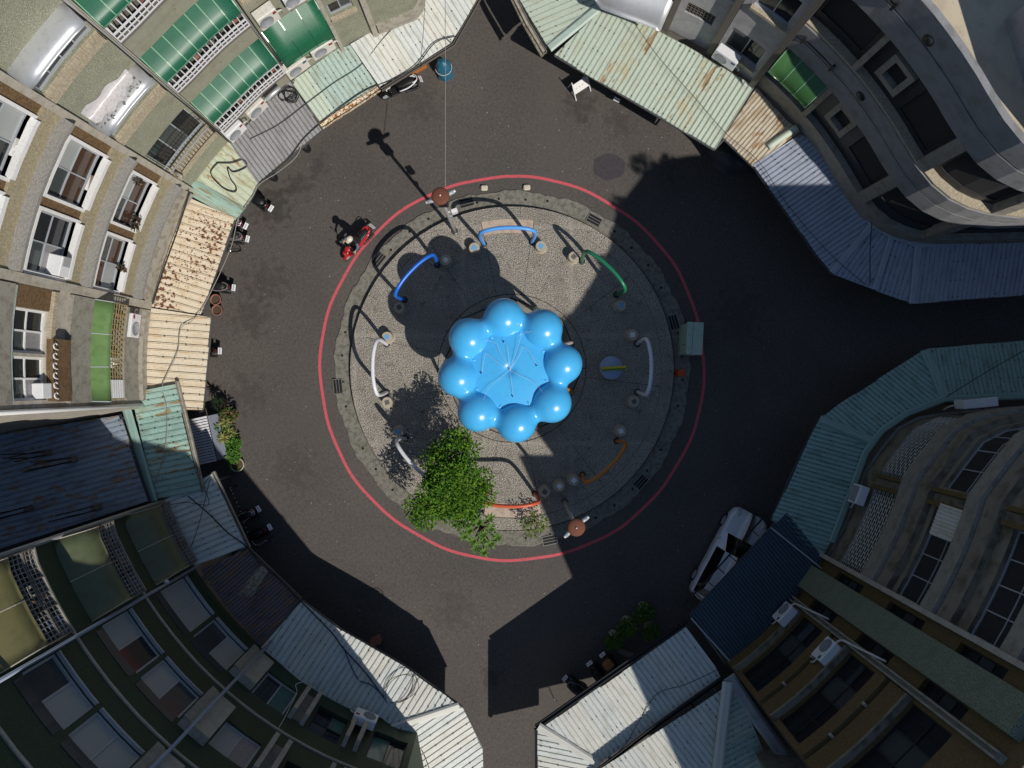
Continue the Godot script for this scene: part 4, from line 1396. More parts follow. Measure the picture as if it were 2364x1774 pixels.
func make_nw() -> void:
	var k := "NW"
	# ---- house at the left edge next to the roofed alley
	var o := house("house with white sash windows, brown planter and moss green canopy beside the roofed alley", k, 0.2, 13.7, 13.6, 1.7, M.concrete)
	var holes := [[11.72, 13.0, 8.95, 10.5], [10.34, 11.62, 8.95, 10.5], [10.3, 13.6, 5.2, 6.9]]
	facade(o, k, 10.25, 13.7, 3.3, 13.6, M.concrete_pale, holes)
	facade(o, k, 0.2, 10.25, 3.3, 13.6, M.concrete_pale, [])
	for q in 2:
		window(o, k, holes[q], -0.16, 2, 2, 0.07, M.white_paint, [M.curtain, M.glass, M.glass_b, M.glass])
	band(o, k, 13.02, 13.66, 8.95, 10.45, 0.004, 0.03, M.brown_tile, "tile_panel")
	band(o, k, 12.2, 13.64, 8.74, 8.94, 0.0, 0.14, M.sill_tile, "sill")
	band(o, k, 10.28, 13.62, 10.52, 10.66, 0.0, 0.1, M.mint, "lintel")
	var pl := band(o, k, 10.3, 12.2, 8.25, 8.92, 0.0, 0.32, M.brown_tile, "planter_box")
	for i in 6:
		var st := begin(true)
		var c := wp(k, 10.5 + i * 0.3, 8.95, 0.36)
		var tdir := (wp(k, 10.9, 0, 0) - wp(k, 10.5, 0, 0)).normalized()
		tube(st, spline([c - tdir * 0.13, c - tdir * 0.1 + Vector3(0, 0.16, 0), c + Vector3(0, 0.2, 0), c + tdir * 0.06 + Vector3(0, 0.1, 0), c + tdir * 0.02 + Vector3(0, 0.04, 0)], 4), 0.02, 6)
		obj("scroll_rail", st, M.white_grille, pl, true)
	band(o, k, 10.22, 13.66, 6.95, 8.06, 0.0, 0.16, M.concrete, "spandrel")
	band(o, k, 10.24, 13.64, 10.68, 13.5, 0.0, 0.16, M.concrete, "spandrel")
	green_awning(o, k, 10.22, 13.68, 6.98, 6.76, 0.66, M.fiber_moss, 3, M.alu)
	window(o, k, [10.3, 13.6, 5.2, 6.9], -0.2, 4, 1, 0.06, M.alu, [M.glass, M.glass_b, M.glass, M.glass_b])
	var g := begin()
	grille(g, k, 10.3, 13.66, 5.62, 6.55, 0.48, 0.19, 0.15, 0.028)
	obj("window_cage", g, M.brass_grille, o, true)
	band(o, k, 10.32, 13.6, 5.5, 5.62, 0.0, 0.55, M.concrete, "balcony_floor")
	for i in 14:
		var st := begin()
		var c := wp(k, 10.5 + rng.randf() * 3.0, 5.62, 0.12 + rng.randf() * 0.25)
		var hh := rng.randf_range(0.15, 0.5)
		bx(st, c + Vector3(0, hh * 0.5, 0), Vector3(rng.randf_range(0.12, 0.3), hh, rng.randf_range(0.1, 0.22)), 0.02, rng.randf() * 3)
		obj("stored_box", st, [M.plastic_black, M.cardboard, M.wood_grey, M.white_paint, M.tarp_grey][i % 5], o, true)
	for i in 6:
		band(o, k, 10.35, 10.95, 5.66 + i * 0.14, 5.75 + i * 0.14, 0.51, 0.53, M.white_grille, "louvre")
	band(o, k, 10.22, 13.66, 3.4, 3.72, 0.0, 0.2, M.flashing, "flashing")
	band(o, k, 10.22, 13.66, 3.74, 4.6, 0.0, 0.05, M.concrete, "tiled_course")
	var st := begin(true)
	tube(st, [wp(k, 10.04, 3.4, 0.12), wp(k, 10.04, 13.6, 0.12)], 0.07, 10)
	obj("rain_pipe", st, M.white_paint, o, true)
	aircon("white unit with red badge under the moss green canopy cage", k, 12.98, 4.5, 0.86, M.ac_clean, M.badge)
	st = begin()
	box(st, Transform3D(Basis(Vector3.UP, wall_turn(k, 10.6)), wp(k, 10.62, 9.2, 0.02)), Vector3(0.46, 0.42, 0.34), 0.02)
	obj("window_unit", st, M.ac_clean, o, true)

	# ---- brown house
	o = house("brown mosaic house with white boxed windows and grey ledges", k, 13.75, 18.5, 14.0, 1.55, M.brown_tile)
	band(o, k, 13.7, 13.98, 3.4, 14.0, -0.05, 0.2, M.concrete_pale, "party_pilaster")
	holes = []
	for f in [[5.55, 6.98], [8.55, 10.28], [11.85, 13.4]]:
		holes.append([14.1, 15.86, f[0], f[1]])
		holes.append([16.34, 18.06, f[0], f[1]])
	facade(o, k, 13.98, 18.5, 3.3, 14.0, M.brown_tile, holes)
	var kinds := [[M.glass_frost, M.glass_warm, M.glass_warm, M.glass_b], [M.glass_warm, M.glass_warm, M.glass_b, M.glass_frost], [M.curtain, M.glass, M.glass_b, M.glass], [M.glass_warm, M.glass_warm, M.glass_b, M.glass_frost], [M.glass_b, M.glass_frost, M.glass, M.curtain], [M.glass, M.glass_frost, M.glass, M.glass_b]]
	for i in holes.size():
		var q: Array = holes[i]
		window(o, k, [q[0], q[1], q[2], q[3]], -0.18, 2, 2, 0.05, M.alu, kinds[i])
		st = begin()
		slab(st, k, q[0] - 0.1, q[0], q[2] - 0.1, q[3] + 0.1, -0.1, 0.09)
		slab(st, k, q[1], q[1] + 0.1, q[2] - 0.1, q[3] + 0.1, -0.1, 0.09)
		slab(st, k, q[0], q[1], q[3], q[3] + 0.1, -0.1, 0.09)
		slab(st, k, q[0], q[1], q[2] - 0.14, q[2], -0.15, 0.2)
		obj("window_surround", st, M.white_paint, o, true)
	for h in [4.7, 7.8, 11.05, 14.2]:
		band(o, k, 14.0, 18.46, h, minf(h + 0.68, 14.9), 0.0, 0.1, M.ivory_tile, "tile_course")
		band(o, k, 13.99, 18.48, h - 0.12, h, 0.0, 0.46, M.grey_tile, "ledge")
	st = begin()
	box(st, Transform3D(Basis(Vector3.UP, wall_turn(k, 14.5)), wp(k, 14.44, 8.9, 0.02)), Vector3(0.62, 0.46, 0.5), 0.02)
	var wu := obj("window_unit", st, M.ac_clean, o, true)
	st = begin()
	for i in 7:
		box(st, Transform3D(Basis(Vector3.UP, wall_turn(k, 14.5)), wp(k, 14.6, 8.76 + i * 0.05, 0.28)), Vector3(0.3, 0.02, 0.03))
	obj("louvres", st, M.ac_fan, wu, true)
	band(o, k, 13.98, 18.48, 3.4, 3.9, 0.0, 0.3, M.flashing, "flashing")
	for p in [[16.7, 5.6, 0.14], [17.9, 6.35, 0.14], [14.9, 5.55, 0.14], [16.45, 5.58, 0.16]]:
		var c := wp(k, p[0], p[1], p[2])
		var pot := thing("window_plant", ["dark potted succulent on the lower brown house sill by the left jamb", "dark dried plant ball at the top corner of the lower brown house window", "small potted plant on the lowest brown house sill near the party wall", "reddish potted plant on the lower brown house sill beside the succulent"][rng_index()], "potted plant", c, 0.0, "plants on window sills")
		var ps := begin(true)
		lathe(ps, Transform3D(), [Vector2(0.05, 0.0), Vector2(0.07, 0.1), Vector2(0.0, 0.1)], 10)
		obj("pot", ps, M.terracotta, pot)
		ps = begin()
		leaves(ps, [[Vector3(0, 0.2, 0), 0.13, 46]], 0.1, 0.05, [Color(0.06, 0.04, 0.03), Color(0.05, 0.06, 0.03)])
		obj("foliage", ps, M.leaf, pot)

	# ---- pebble house with silver canopies
	o = house("grey green pebble house with rounded silver canopies", k, 18.55, 20.92, 14.4, 1.55, M.pebble)
	band(o, k, 18.46, 18.68, 3.4, 14.4, -0.05, 0.16, M.concrete_pale, "party_pilaster")
	holes = [[18.78, 20.82, 5.2, 6.8], [18.74, 20.84, 8.6, 9.75], [18.74, 20.84, 11.92, 13.0]]
	facade(o, k, 18.68, 20.92, 3.3, 14.4, M.pebble, holes)
	window(o, k, holes[0], -0.16, 3, 1, 0.05, M.alu, [M.glass, M.glass_b, M.glass])
	window(o, k, holes[1], -0.16, 4, 1, 0.05, M.alu, [M.glass, M.glass, M.glass_b, M.glass])
	window(o, k, holes[2], -0.16, 4, 1, 0.05, M.alu, [M.glass_b, M.glass, M.glass, M.glass_b])
	for h in [8.58, 11.9]:
		band(o, k, 18.7, 20.88, h - 0.34, h, 0.0, 0.16, M.sill_tile, "sill")
	for h in [9.95, 13.25]:
		st = begin(true)
		bent_awning(k, 18.7, 20.9, [Vector2(0.0, h), Vector2(0.2, h + 0.005), Vector2(0.42, h - 0.005), Vector2(0.52, h - 0.03), Vector2(0.58, h - 0.07), Vector2(0.62, h - 0.13), Vector2(0.63, h - 0.19)], 0.012, st)
		var aw := obj("window_canopy", st, M.silver, o, true)
		for i in 9:
			st = begin()
			bx(st, wp(k, 18.9 + (i % 5) * 0.43, h - 0.02 - 0.05 * (i / 5), 0.18 + 0.22 * (i / 5)), Vector3(0.03, 0.03, 0.03))
			obj("rivet", st, M.screw, aw, true)
	# torn plastic film lying over the lower canopy
	st = begin(true)
	var grid := []
	for i in 13:
		var row := []
		for j in 7:
			var s := 18.82 + i * 0.148
			var reach := 0.12 + 0.28 * sin(PI * (i + 1.5) / 15.0) + 0.05 * sin(i * 1.9)
			var climb := 0.1 + 0.34 * (1.0 - i / 13.0) + 0.07 * sin(i * 1.1)
			var dd := 0.02 + maxf(0.0, j - 2.0) / 4.0 * reach
			var hh := 9.965 + (climb * (1.0 - j / 2.0) if j < 2 else 0.0) + rng.randf_range(0.004, 0.03)
			row.append(wp(k, s, hh, dd))
		grid.append(row)
	for i in 12:
		for j in 6:
			quad(st, grid[i][j], grid[i][j + 1], grid[i + 1][j + 1], grid[i + 1][j])
	var film := obj("plastic_film", st, M.plastic_film)
	tag(film, "crumpled pale plastic film lying over the lower silver canopy", "plastic sheet")
	st = begin()
	for i in 46:
		var c := wp(k, 18.8 + rng.randf() * 1.9, 9.985, 0.2 + rng.randf() * 0.36)
		bx(st, c + Vector3(0, -0.02, 0), Vector3(0.02, 0.012, 0.07), 0.0, rng.randf() * 3.0)
	var lit := obj("dry_leaves", st, M.wood_grey)
	tag(lit, "scattered dry leaves on the lower silver canopy", "leaves")
	lit.set_meta("kind", "stuff")
	band(o, k, 18.72, 20.86, 4.88, 5.18, 0.0, 0.42, M.sill_tile, "sill")
	g = begin()
	grille(g, k, 18.74, 20.86, 5.2, 6.75, 0.4, 0.14, 0.5, 0.016)
	obj("window_cage", g, M.dark_steel, o, true)
	for h in [5.7, 6.2]:
		band(o, k, 18.74, 20.86, h, h + 0.05, 0.42, 0.44, M.alu, "cage_rail")
	st = begin(true)
	tube(st, [wp(k, 18.86, 5.35, 0.3), wp(k, 18.86, 5.35, 0.62)], 0.06, 10)
	obj("vent_pipe", st, M.flashing, o, true)
	st = begin(true)
	tube(st, [wp(k, 20.97, 3.4, 0.13), wp(k, 20.97, 14.4, 0.13)], 0.05, 8)
	obj("rain_pipe", st, M.grey_pipe, o, true)

	# ---- house with green fibreglass canopies and white cages
	o = house("pebble house with three tiers of green translucent canopies and white window cages", k, 20.96, 24.3, 14.2, 1.55, M.pebble_fine)
	band(o, k, 20.92, 21.06, 3.4, 14.2, -0.05, 0.12, M.concrete_pale, "party_pilaster")
	holes = [[21.12, 24.2, 5.0, 6.6], [21.12, 24.2, 8.4, 9.95], [21.12, 24.2, 11.6, 13.0]]
	facade(o, k, 21.06, 24.3, 3.3, 14.2, M.pebble_fine, holes)
	for i in 3:
		window(o, k, holes[i], -0.18, 6, 1, 0.05, M.alu, [M.glass, M.glass_b, M.glass, M.glass, M.glass_frost, M.glass])
	for f in [[6.75, 6.28, 5.02, 5.74], [9.98, 9.55, 8.42, 9.2], [13.1, 12.75, 11.65, 12.6]]:
		green_awning(o, k, 21.08, 24.26, f[0], f[1], 0.68, M.fiber_green, 7, M.seam)
		g = begin()
		grille(g, k, 21.1, 24.24, f[2], f[2] + 0.36, 0.5, 0.19, 0.18, 0.032)
		obj("window_cage", g, M.white_grille, o, true)
		g = begin()
		grille(g, k, 21.1, 24.24, f[2] + 0.36, f[3] + 0.05, 0.5, 0.19, 0.45, 0.032)
		obj("window_cage", g, M.white_grille, o, true)
		for e in [21.1, 24.2]:
			for h in [f[2], f[3]]:
				band(o, k, e, e + 0.04, h, h + 0.04, 0.0, 0.5, M.white_grille, "cage_bar")
		band(o, k, 21.1, 24.24, f[2] - 0.05, f[2] - 0.002, 0.0, 0.56, M.wood_grey, "cage_floor")
		for i in 9:
			st = begin()
			var c := wp(k, 21.3 + i * 0.33, f[2], 0.2 + rng.randf() * 0.2)
			var hh := rng.randf_range(0.12, 0.4)
			bx(st, c + Vector3(0, hh * 0.5, 0), Vector3(0.16, hh, 0.14), 0.02, rng.randf() * 3)
			obj("stored_box", st, [M.wood_grey, M.plastic_black, M.tarp_grey, M.dark_body, M.terracotta][(i * 3) % 5], o, true)
	aircon("white unit with fan below the lowest white cage, nearest the grey ribbed awning corner", k, 21.42, 4.1, 0.78, M.ac_clean, M.badge, true, 0.2)
	aircon("pale unit below the lowest white cage, second from the corner", k, 22.55, 4.15, 0.82, M.ac_body, M.badge, true, 0.2)
	st = begin(true)
	tube(st, [wp(k, 23.05, 4.25, 0.4), wp(k, 23.75, 4.3, 0.4)], 0.09, 12)
	obj("water_heater", st, M.silver, o, true)
	st = begin(true)
	tube(st, [wp(k, 24.28, 3.4, 0.12), wp(k, 24.28, 14.2, 0.12)], 0.045, 8)
	obj("rain_pipe", st, M.grey_pipe, o, true)

	# ---- house with plain green awning
	o = house("narrow pebble house with a plain dark green awning and four old units", k, 24.34, 26.55, 13.8, 1.55, M.pebble_fine)
	facade(o, k, 24.34, 26.55, 3.3, 13.8, M.pebble_fine, [[24.5, 26.3, 8.95, 9.9]])
	window(o, k, [24.5, 26.3, 8.95, 9.9], -0.16, 3, 1, 0.05, M.alu, [M.glass, M.glass_b, M.glass])
	band(o, k, 24.42, 25.3, 8.7, 8.92, 0.0, 0.14, M.sill_tile, "sill")
	green_awning(o, k, 24.38, 26.5, 6.92, 6.05, 0.78, M.solid_green, 3, M.fiber_dark)
	band(o, k, 26.5, 26.64, 3.4, 13.8, -0.05, 0.18, M.concrete_pale, "party_pilaster")
	aircon("old beige unit with a white pipe above the dark green awning", k, 24.84, 7.62, 0.72, M.ac_body, M.badge)
	aircon("pale unit at the top edge above the dark green awning", k, 25.92, 7.75, 0.74, M.ac_clean, M.badge)
	aircon("stained unit below the dark green awning, farther from the corner", k, 25.9, 4.35, 0.92, M.ac_body, M.badge)
	aircon("dirty unit with a round fan below the dark green awning, nearer the white cages", k, 24.72, 4.25, 0.92, M.ac_body, M.badge_blue)

	# ---- last house towards the top alley
	o = house("stained pebble house with a small window at the top alley", k, 26.6, 38.0, 12.6, 1.6, M.pebble_fine)
	facade(o, k, 26.64, 38.0, 3.3, 12.6, M.pebble, [[26.74, 27.6, 5.5, 6.25]])
	window(o, k, [26.74, 27.6, 5.5, 6.25], -0.16, 2, 1, 0.05, M.alu, [M.glass, M.glass_b])
	band(o, k, 26.68, 27.66, 5.36, 5.48, 0.0, 0.14, M.sill_tile, "sill")
	band(o, k, 27.86, 28.06, 3.4, 12.6, 0.0, 0.2, M.concrete_pale, "pilaster")
	band(o, k, 28.1, 30.2, 3.5, 3.9, 0.0, 0.2, M.flashing, "flashing")

var plant_i := -1
func rng_index() -> int:
	plant_i += 1
	return plant_i

func make_ne() -> void:
	var k := "NE"
	var o := house("pale grey plaster house with a silver canopy and pierced vent block", k, 0.2, 13.95, 12.8, 1.6, M.plaster)
	facade(o, k, 0.2, 13.85, 3.3, 12.8, M.plaster, [[12.32, 13.42, 4.82, 5.44], [10.0, 11.7, 4.2, 5.6], [13.0, 13.7, 6.7, 8.0]])
	var st := begin()
	grille(st, k, 12.32, 13.42, 4.82, 5.44, -0.08, 0.14, 0.14, 0.035)
	obj("vent_block", st, M.wood_grey, o, true)
	band(o, k, 12.32, 13.42, 4.82, 5.44, -0.24, -0.2, M.void_wall, "vent_shade_panel")  # near-black sheet stands in for the shade inside the vent
	window(o, k, [10.0, 11.7, 4.2, 5.6], -0.16, 2, 1, 0.06, M.alu, [M.glass, M.glass_b])
	window(o, k, [13.0, 13.7, 6.7, 8.0], -0.16, 2, 1, 0.05, M.alu, [M.glass, M.glass_b])
	st = begin(true)
	bent_awning(k, 9.4, 11.82, [Vector2(0.0, 5.4), Vector2(0.3, 5.3), Vector2(0.6, 5.1), Vector2(0.8, 4.8), Vector2(0.86, 4.5)], 0.012, st)
	obj("window_canopy", st, M.silver, o, true)
	band(o, k, 11.84, 12.06, 3.4, 12.8, 0.0, 0.18, M.wood_grey, "pilaster")
	band(o, k, 13.74, 13.96, 3.4, 12.8, 0.0, 0.22, M.wood_grey, "pilaster")
	o = house("pale grey plaster bay with aluminium windows and a hanging unit", k, 13.98, 15.92, 12.8, 1.6, M.plaster)
	facade(o, k, 13.98, 15.82, 3.3, 12.8, M.plaster, [[14.12, 15.6, 4.1, 5.5], [14.3, 15.6, 7.15, 8.6], [14.3, 15.6, 10.2, 11.6]])
	for q in [[14.12, 15.6, 4.1, 5.5], [14.3, 15.6, 7.15, 8.6], [14.3, 15.6, 10.2, 11.6]]:
		window(o, k, q, -0.16, 2, 1, 0.06, M.alu, [M.glass_b, M.glass])
		band(o, k, q[0] - 0.05, q[1] + 0.05, q[2] - 0.12, q[2] - 0.003, 0.0, 0.14, M.sill_tile, "sill")
	band(o, k, 15.8, 16.02, 3.4, 12.8, 0.0, 0.24, M.wood_grey, "pilaster")
	aircon("white unit on the pale grey wall above the pale green awning", k, 14.5, 3.95, 0.95, M.ac_clean, M.badge_blue, true, 0.12)
	# ---- grey roughcast corner house
	o = house("grey roughcast corner house with deep ledges, framed small windows and a leaf green canopy", k, 15.96, 34.0, 11.1, 1.75, M.roughcast, "corner_house")
	var holes := [[16.15, 17.9, 5.0, 6.5], [16.12, 17.84, 8.5, 10.15], [18.62, 19.58, 4.97, 6.25], [18.6, 19.56, 8.53, 9.75], [20.02, 21.6, 4.85, 6.5], [19.95, 21.5, 8.3, 10.1], [22.2, 24.6, 4.85, 6.5], [22.2, 24.4, 8.4, 10.15], [25.0, 28.0, 4.85, 6.5], [25.0, 28.0, 8.4, 10.15]]
	facade(o, k, 16.02, 34.0, 3.3, 11.1, M.navy_tile, holes, -0.25)
	for i in holes.size():
		var q: Array = holes[i]
		if i in [2, 3]:
			window(o, k, q, -0.42, 1, 1, 0.04, M.alu, [M.glass_warm])
			st = begin()
			slab(st, k, q[0], q[0] + 0.2, q[2], q[3], -0.42, -0.1)
			slab(st, k, q[1] - 0.2, q[1], q[2], q[3], -0.42, -0.1)
			slab(st, k, q[0] + 0.2, q[1] - 0.2, q[3] - 0.2, q[3], -0.42, -0.1)
			slab(st, k, q[0] + 0.2, q[1] - 0.2, q[2], q[2] + 0.2, -0.42, -0.1)
			obj("window_surround", st, M.concrete, o, true)
		else:
			window(o, k, q, -0.42, 2, 1, 0.05, M.dark_steel, [M.glass, M.glass_b])
	for h in [[6.55, 7.29], [7.34, 8.0], [10.2, 11.04]]:
		band(o, k, 16.02, 34.0, h[0], h[1], -0.25, 0.08, M.roughcast, "ledge")
	band(o, k, 16.02, 34.0, 7.29, 7.34, -0.25, 0.0, M.roughcast, "ledge_joint")
	band(o, k, 16.02, 34.0, 8.0, 8.1, -0.25, 0.04, M.sill_tile, "ledge_tile")
	band(o, k, 16.02, 34.0, 11.1, 11.98, -0.12, 0.075, M.roughcast, "parapet_wall")
	band(o, k, 16.02, 34.0, 11.04, 11.1, -0.25, -0.01, M.roughcast, "ledge_joint")
	band(o, k, 16.02, 34.0, 3.4, 4.25, -0.25, 0.0, M.concrete, "base_course")
	for q in [[18.0, 18.2], [21.62, 22.05], [24.55, 24.95]]:
		band(o, k, q[0], q[1], 4.25, 6.54, -0.3, 0.06, M.concrete, "pilaster")
		band(o, k, q[0], q[1], 8.1, 10.2, -0.3, 0.06, M.concrete, "pilaster")
	green_awning(o, k, 16.06, 17.98, 6.52, 5.9, 0.62, M.fiber_leaf, 3, M.seam, "window_canopy")
	for q in [[7.0, 18.9], [10.7, 18.9]]:
		st = begin(true)
		lathe(st, Transform3D(Basis(Vector3.UP, wall_turn(k, q[1])) * Basis(Vector3.RIGHT, PI / 2), wp(k, q[1], q[0] + 0.6, 0.08)), [Vector2(0.17, 0.0), Vector2(0.17, 0.03), Vector2(0.0, 0.03)], 16)
		obj("wall_plate", st, M.dark_steel, o, true)
	for q in [[16.3, 17.6, 7.45], [16.3, 17.6, 11.2]]:
		band(o, k, q[0], q[1], q[2], q[2] + 0.03, 0.085, 0.11, M.dark_steel, "rail")
		for e in [q[0], q[1]]:
			band(o, k, e - 0.04, e + 0.04, q[2] - 0.16, q[2] + 0.2, 0.09, 0.16, M.dark_steel, "rail_bracket")
	# stair house on the roof, outside the picture, whose shade lies on the deck
	var stair := begin()
	prism(stair, PackedVector2Array([Vector2(14.5, -6.25), Vector2(18.2, -8.3), Vector2(16.6, -11.4), Vector2(13.4, -9.9)]), 11.08, 14.1)
	obj("stair_house", stair, M.plaster, o, true)

func make_se() -> void:
	var k := "SE"
	var o := house("rounded corner house with breeze block screens and beige roughcast ledges", k, 0.2, 18.22, 14.8, 1.75, M.roughcast_warm, "corner_house")
	var holes := [[10.2, 14.5, 4.4, 6.3], [15.1, 18.1, 4.4, 6.3], [8.0, 14.4, 8.0, 9.8], [15.1, 18.1, 8.0, 9.8], [8.0, 14.4, 11.5, 13.2], [15.1, 18.1, 11.5, 13.2]]
	facade(o, k, 0.2, 18.22, 3.3, 14.8, M.roughcast_warm, holes, -0.12, "wall")
	for i in range(2, 6):
		var q: Array = holes[i]
		window(o, k, q, -0.33, 8 if q[1] - q[0] > 4 else 4, 2, 0.045, M.alu, [M.glass, M.glass_b, M.glass, M.glass, M.glass_frost, M.glass, M.glass_b])
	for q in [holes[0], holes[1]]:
		band(o, k, q[0], q[1], q[2], q[3], -0.34, -0.3, M.void_wall, "screen_shade_panel")  # dark panel; the shade behind the open blocks is put into its colour
	# hollow blocks of the screens, one by one
	var blk := begin()
	bx(blk, Vector3(0, 0.06, 0), Vector3(0.3, 0.014, 0.014))
	bx(blk, Vector3(0, -0.06, 0), Vector3(0.3, 0.014, 0.014))
	bx(blk, Vector3(0.1415, 0, 0), Vector3(0.022, 0.106, 0.014))
	bx(blk, Vector3(-0.1415, 0, 0), Vector3(0.022, 0.106, 0.014))
	blk.generate_normals()
	var bm := blk.commit()
	for q in [[11.35, 14.5], [15.12, 18.1]]:
		var scr := band(o, k, q[0], q[1], 4.36, 4.4, -0.13, -0.02, M.concrete, "breeze_screen")
		for r in 14:
			var s: float = q[0] + 0.15 + (0.15 if r % 2 else 0.0)
			while s < q[1] - 0.12:
				var b := inst("breeze_block", bm, M.ac_body, scr)
				b.position = wp(k, s, 4.47 + r * 0.139, -0.05) - Vector3.ZERO
				b.rotation.y = wall_turn(k, s)
				b.position -= o.position + scr.position
				s += 0.301
	for h in [[6.34, 7.1], [9.82, 10.4], [13.2, 13.8]]:
		band(o, k, 0.2, 18.2, h[0], h[1], -0.12, 0.22, M.concrete, "ledge")
		band(o, k, 0.2, 18.2, h[1] + 0.05, h[1] + 0.66, -0.12, 0.1, M.roughcast_warm, "spandrel")
	for f in [[4.33, 6.34], [7.78, 9.82], [11.2, 13.2]]:
		for q in [[14.53, 14.66], [14.93, 15.08]]:
			band(o, k, q[0], q[1], f[0], f[1], -0.3, 0.06, M.ochre_tile, "fin")
	var cor := thing("corrugated_canopy", "small cream corrugated canopy over an upper window of the rounded corner house", "canopy", wp(k, 15.45, 9.6, 0.0))
	sheets(cor, [wp(k, 15.0, 9.8, 0.02), wp(k, 16.0, 9.8, 0.02), wp(k, 16.0, 9.35, 0.6), wp(k, 15.0, 9.35, 0.6)], Vector2(wp(k, 15.5, 0, 1).x - wp(k, 15.5, 0, 0).x, wp(k, 15.5, 0, 1).z - wp(k, 15.5, 0, 0).z), 0.11, 0.03, 9, [M.cream], false, "roof_sheet", 0.7, true)
	band(o, k, 18.1, 18.26, 3.4, 15.0, -0.1, 0.3, M.concrete_pale, "party_pilaster")
	aircon("plain grey unit low on the rounded corner house beside the breeze blocks", k, 15.5, 3.85, 0.72, M.ac_clean, M.ac_fan, false, 0.1)
	aircon("long pale unit above the teal awning at the right alley", k, 9.9, 3.95, 1.25, M.ac_clean, M.ac_fan, false, 0.08)
	# ---- ochre house
	o = house("dark house with ochre tile courses and a green pebble pier", k, 18.26, 23.7, 14.8, 1.75, M.ochre_tile)
	holes = []
	for f in [[4.42, 6.35], [8.05, 9.85], [11.5, 13.3]]:
		holes.append([20.45, 23.5, f[0], f[1]])
	var slits := [[4.72, 6.55], [8.2, 10.1], [11.7, 13.5]]
	for f in slits:
		holes.append([18.4, 18.7, f[0], f[1]])
		holes.append([19.7, 20.08, f[0] - 0.3, f[1] - 0.3])
	facade(o, k, 18.26, 23.7, 3.3, 14.8, M.ochre_tile, holes)
	for i in 3:
		window(o, k, holes[i], -0.2, 4, 2, 0.05, M.dark_steel, [M.glass, M.glass_b, M.glass, M.glass])
	for i in range(3, 9):
		window(o, k, holes[i], -0.2, 1, 3, 0.04, M.dark_steel, [M.glass, M.glass_b, M.glass])
	band(o, k, 18.71, 19.68, 3.4, 14.9, 0.0, 0.34, M.pebble_green, "pier")
	var st := begin()
	slab(st, k, 20.1, 20.16, 3.4, 14.9, 0.0, 0.26)
	slab(st, k, 20.26, 20.32, 3.4, 14.9, 0.0, 0.26)
	slab(st, k, 20.16, 20.26, 3.4, 14.9, 0.0, 0.12)
	obj("pipe_channel", st, M.concrete, o, true)
	for h in [4.2, 7.95, 11.4]:
		band(o, k, 20.36, 23.68, h, h + 0.1, 0.0, 0.2, M.roughcast_warm, "sill")
		band(o, k, 20.36, 23.68, h - 0.85, h - 0.1, 0.0, 0.12, M.ochre_tile, "tile_course")
		band(o, k, 20.36, 23.68, h - 1.45, h - 0.95, 0.0, 0.2, M.ochre_tile, "tile_course")
		for s in [21.3, 22.6]:
			band(o, k, s, s + 0.09, h - 0.97, h - 0.86, 0.12, 0.22, M.concrete_pale, "clamp")
	aircon("white ribbed unit on the ochre house nearest the dark blue awning", k, 20.85, 3.7, 0.8, M.ac_clean, M.badge_blue, true, 0.05)
	aircon("white ribbed unit higher up on the ochre house", k, 20.9, 7.3, 0.8, M.ac_clean, M.badge_blue, true, 0.05)
	for q in [[20.5, 4.1, 4.2], [20.5, 7.8, 7.9]]:
		st = begin(true)
		tube(st, spline([wp(k, 20.5, q[1], 0.36), wp(k, 20.3, q[1] + 0.25, 0.4), wp(k, 20.2, q[1] + 0.9, 0.34), wp(k, 20.1, q[1] + 1.6, 0.3), wp(k, 20.0, q[1] + 2.0, 0.06)], 5), 0.035, 8)
		obj("pipe_bundle", st, M.white_cable, o, true)
	# ---- taller house outside the picture at the bottom alley, whose shade falls on the island
	o = thing("row_house", "tall grey house standing behind the white gabled roof at the bottom alley", "house", Vector3(12, 0, 17), 0.0, "row houses round the plaza")
	st = begin()
	prism(st, PackedVector2Array([Vector2(8.95, 13.6), Vector2(10.55, 13.6), Vector2(19.0, 24.5), Vector2(13.6, 24.5), Vector2(11.2, 18.6)]), 0.0, 15.2)
	obj("wall", st, M.concrete, o, true)
	# shrubs on the roofs
	for q in [[14.7, 1.75, 1.0], [13.6, 3.3, 0.7], [12.6, 5.5, 0.5], [11.45, 8.2, 0.75], [10.3, 9.9, 0.5], [15.6, 1.4, 0.6]]:
		roof_shrub(Vector3(q[0] + 0.25, 15.3, q[1] + 0.2), q[2])

var shrub_words := ["the alley side of the rounded corner", "the rounded corner beside the alley", "the middle of the rounded corner house", "the ochre house edge", "the far end of the ochre house", "the alley edge"]
func roof_shrub(at: Vector3, r: float) -> void:
	at.y = 14.8
	var t := thing("roof_plant", "leafy potted shrub on the roof parapet at " + shrub_words.pop_front(), "potted plant", at, 0.0, "plants on the roof edge")
	var st := begin(true)
	lathe(st, Transform3D(), [Vector2(0.2, 0.0), Vector2(0.26, 0.4), Vector2(0.0, 0.38)], 12)
	obj("pot", st, M.terracotta, t)
	st = begin()
	leaves(st, [[Vector3(0, 0.45 + r * 0.5, 0), r * 0.5, int(180 * r)], [Vector3(r * 0.4, 0.4 + r * 0.4, 0.1), r * 0.35, int(90 * r)], [Vector3(-r * 0.35, 0.5 + r * 0.55, -0.1), r * 0.3, int(90 * r)]], 0.17, 0.08, [Color(0.05, 0.1, 0.03), Color(0.08, 0.14, 0.04)])
	obj("foliage", st, M.leaf, t)

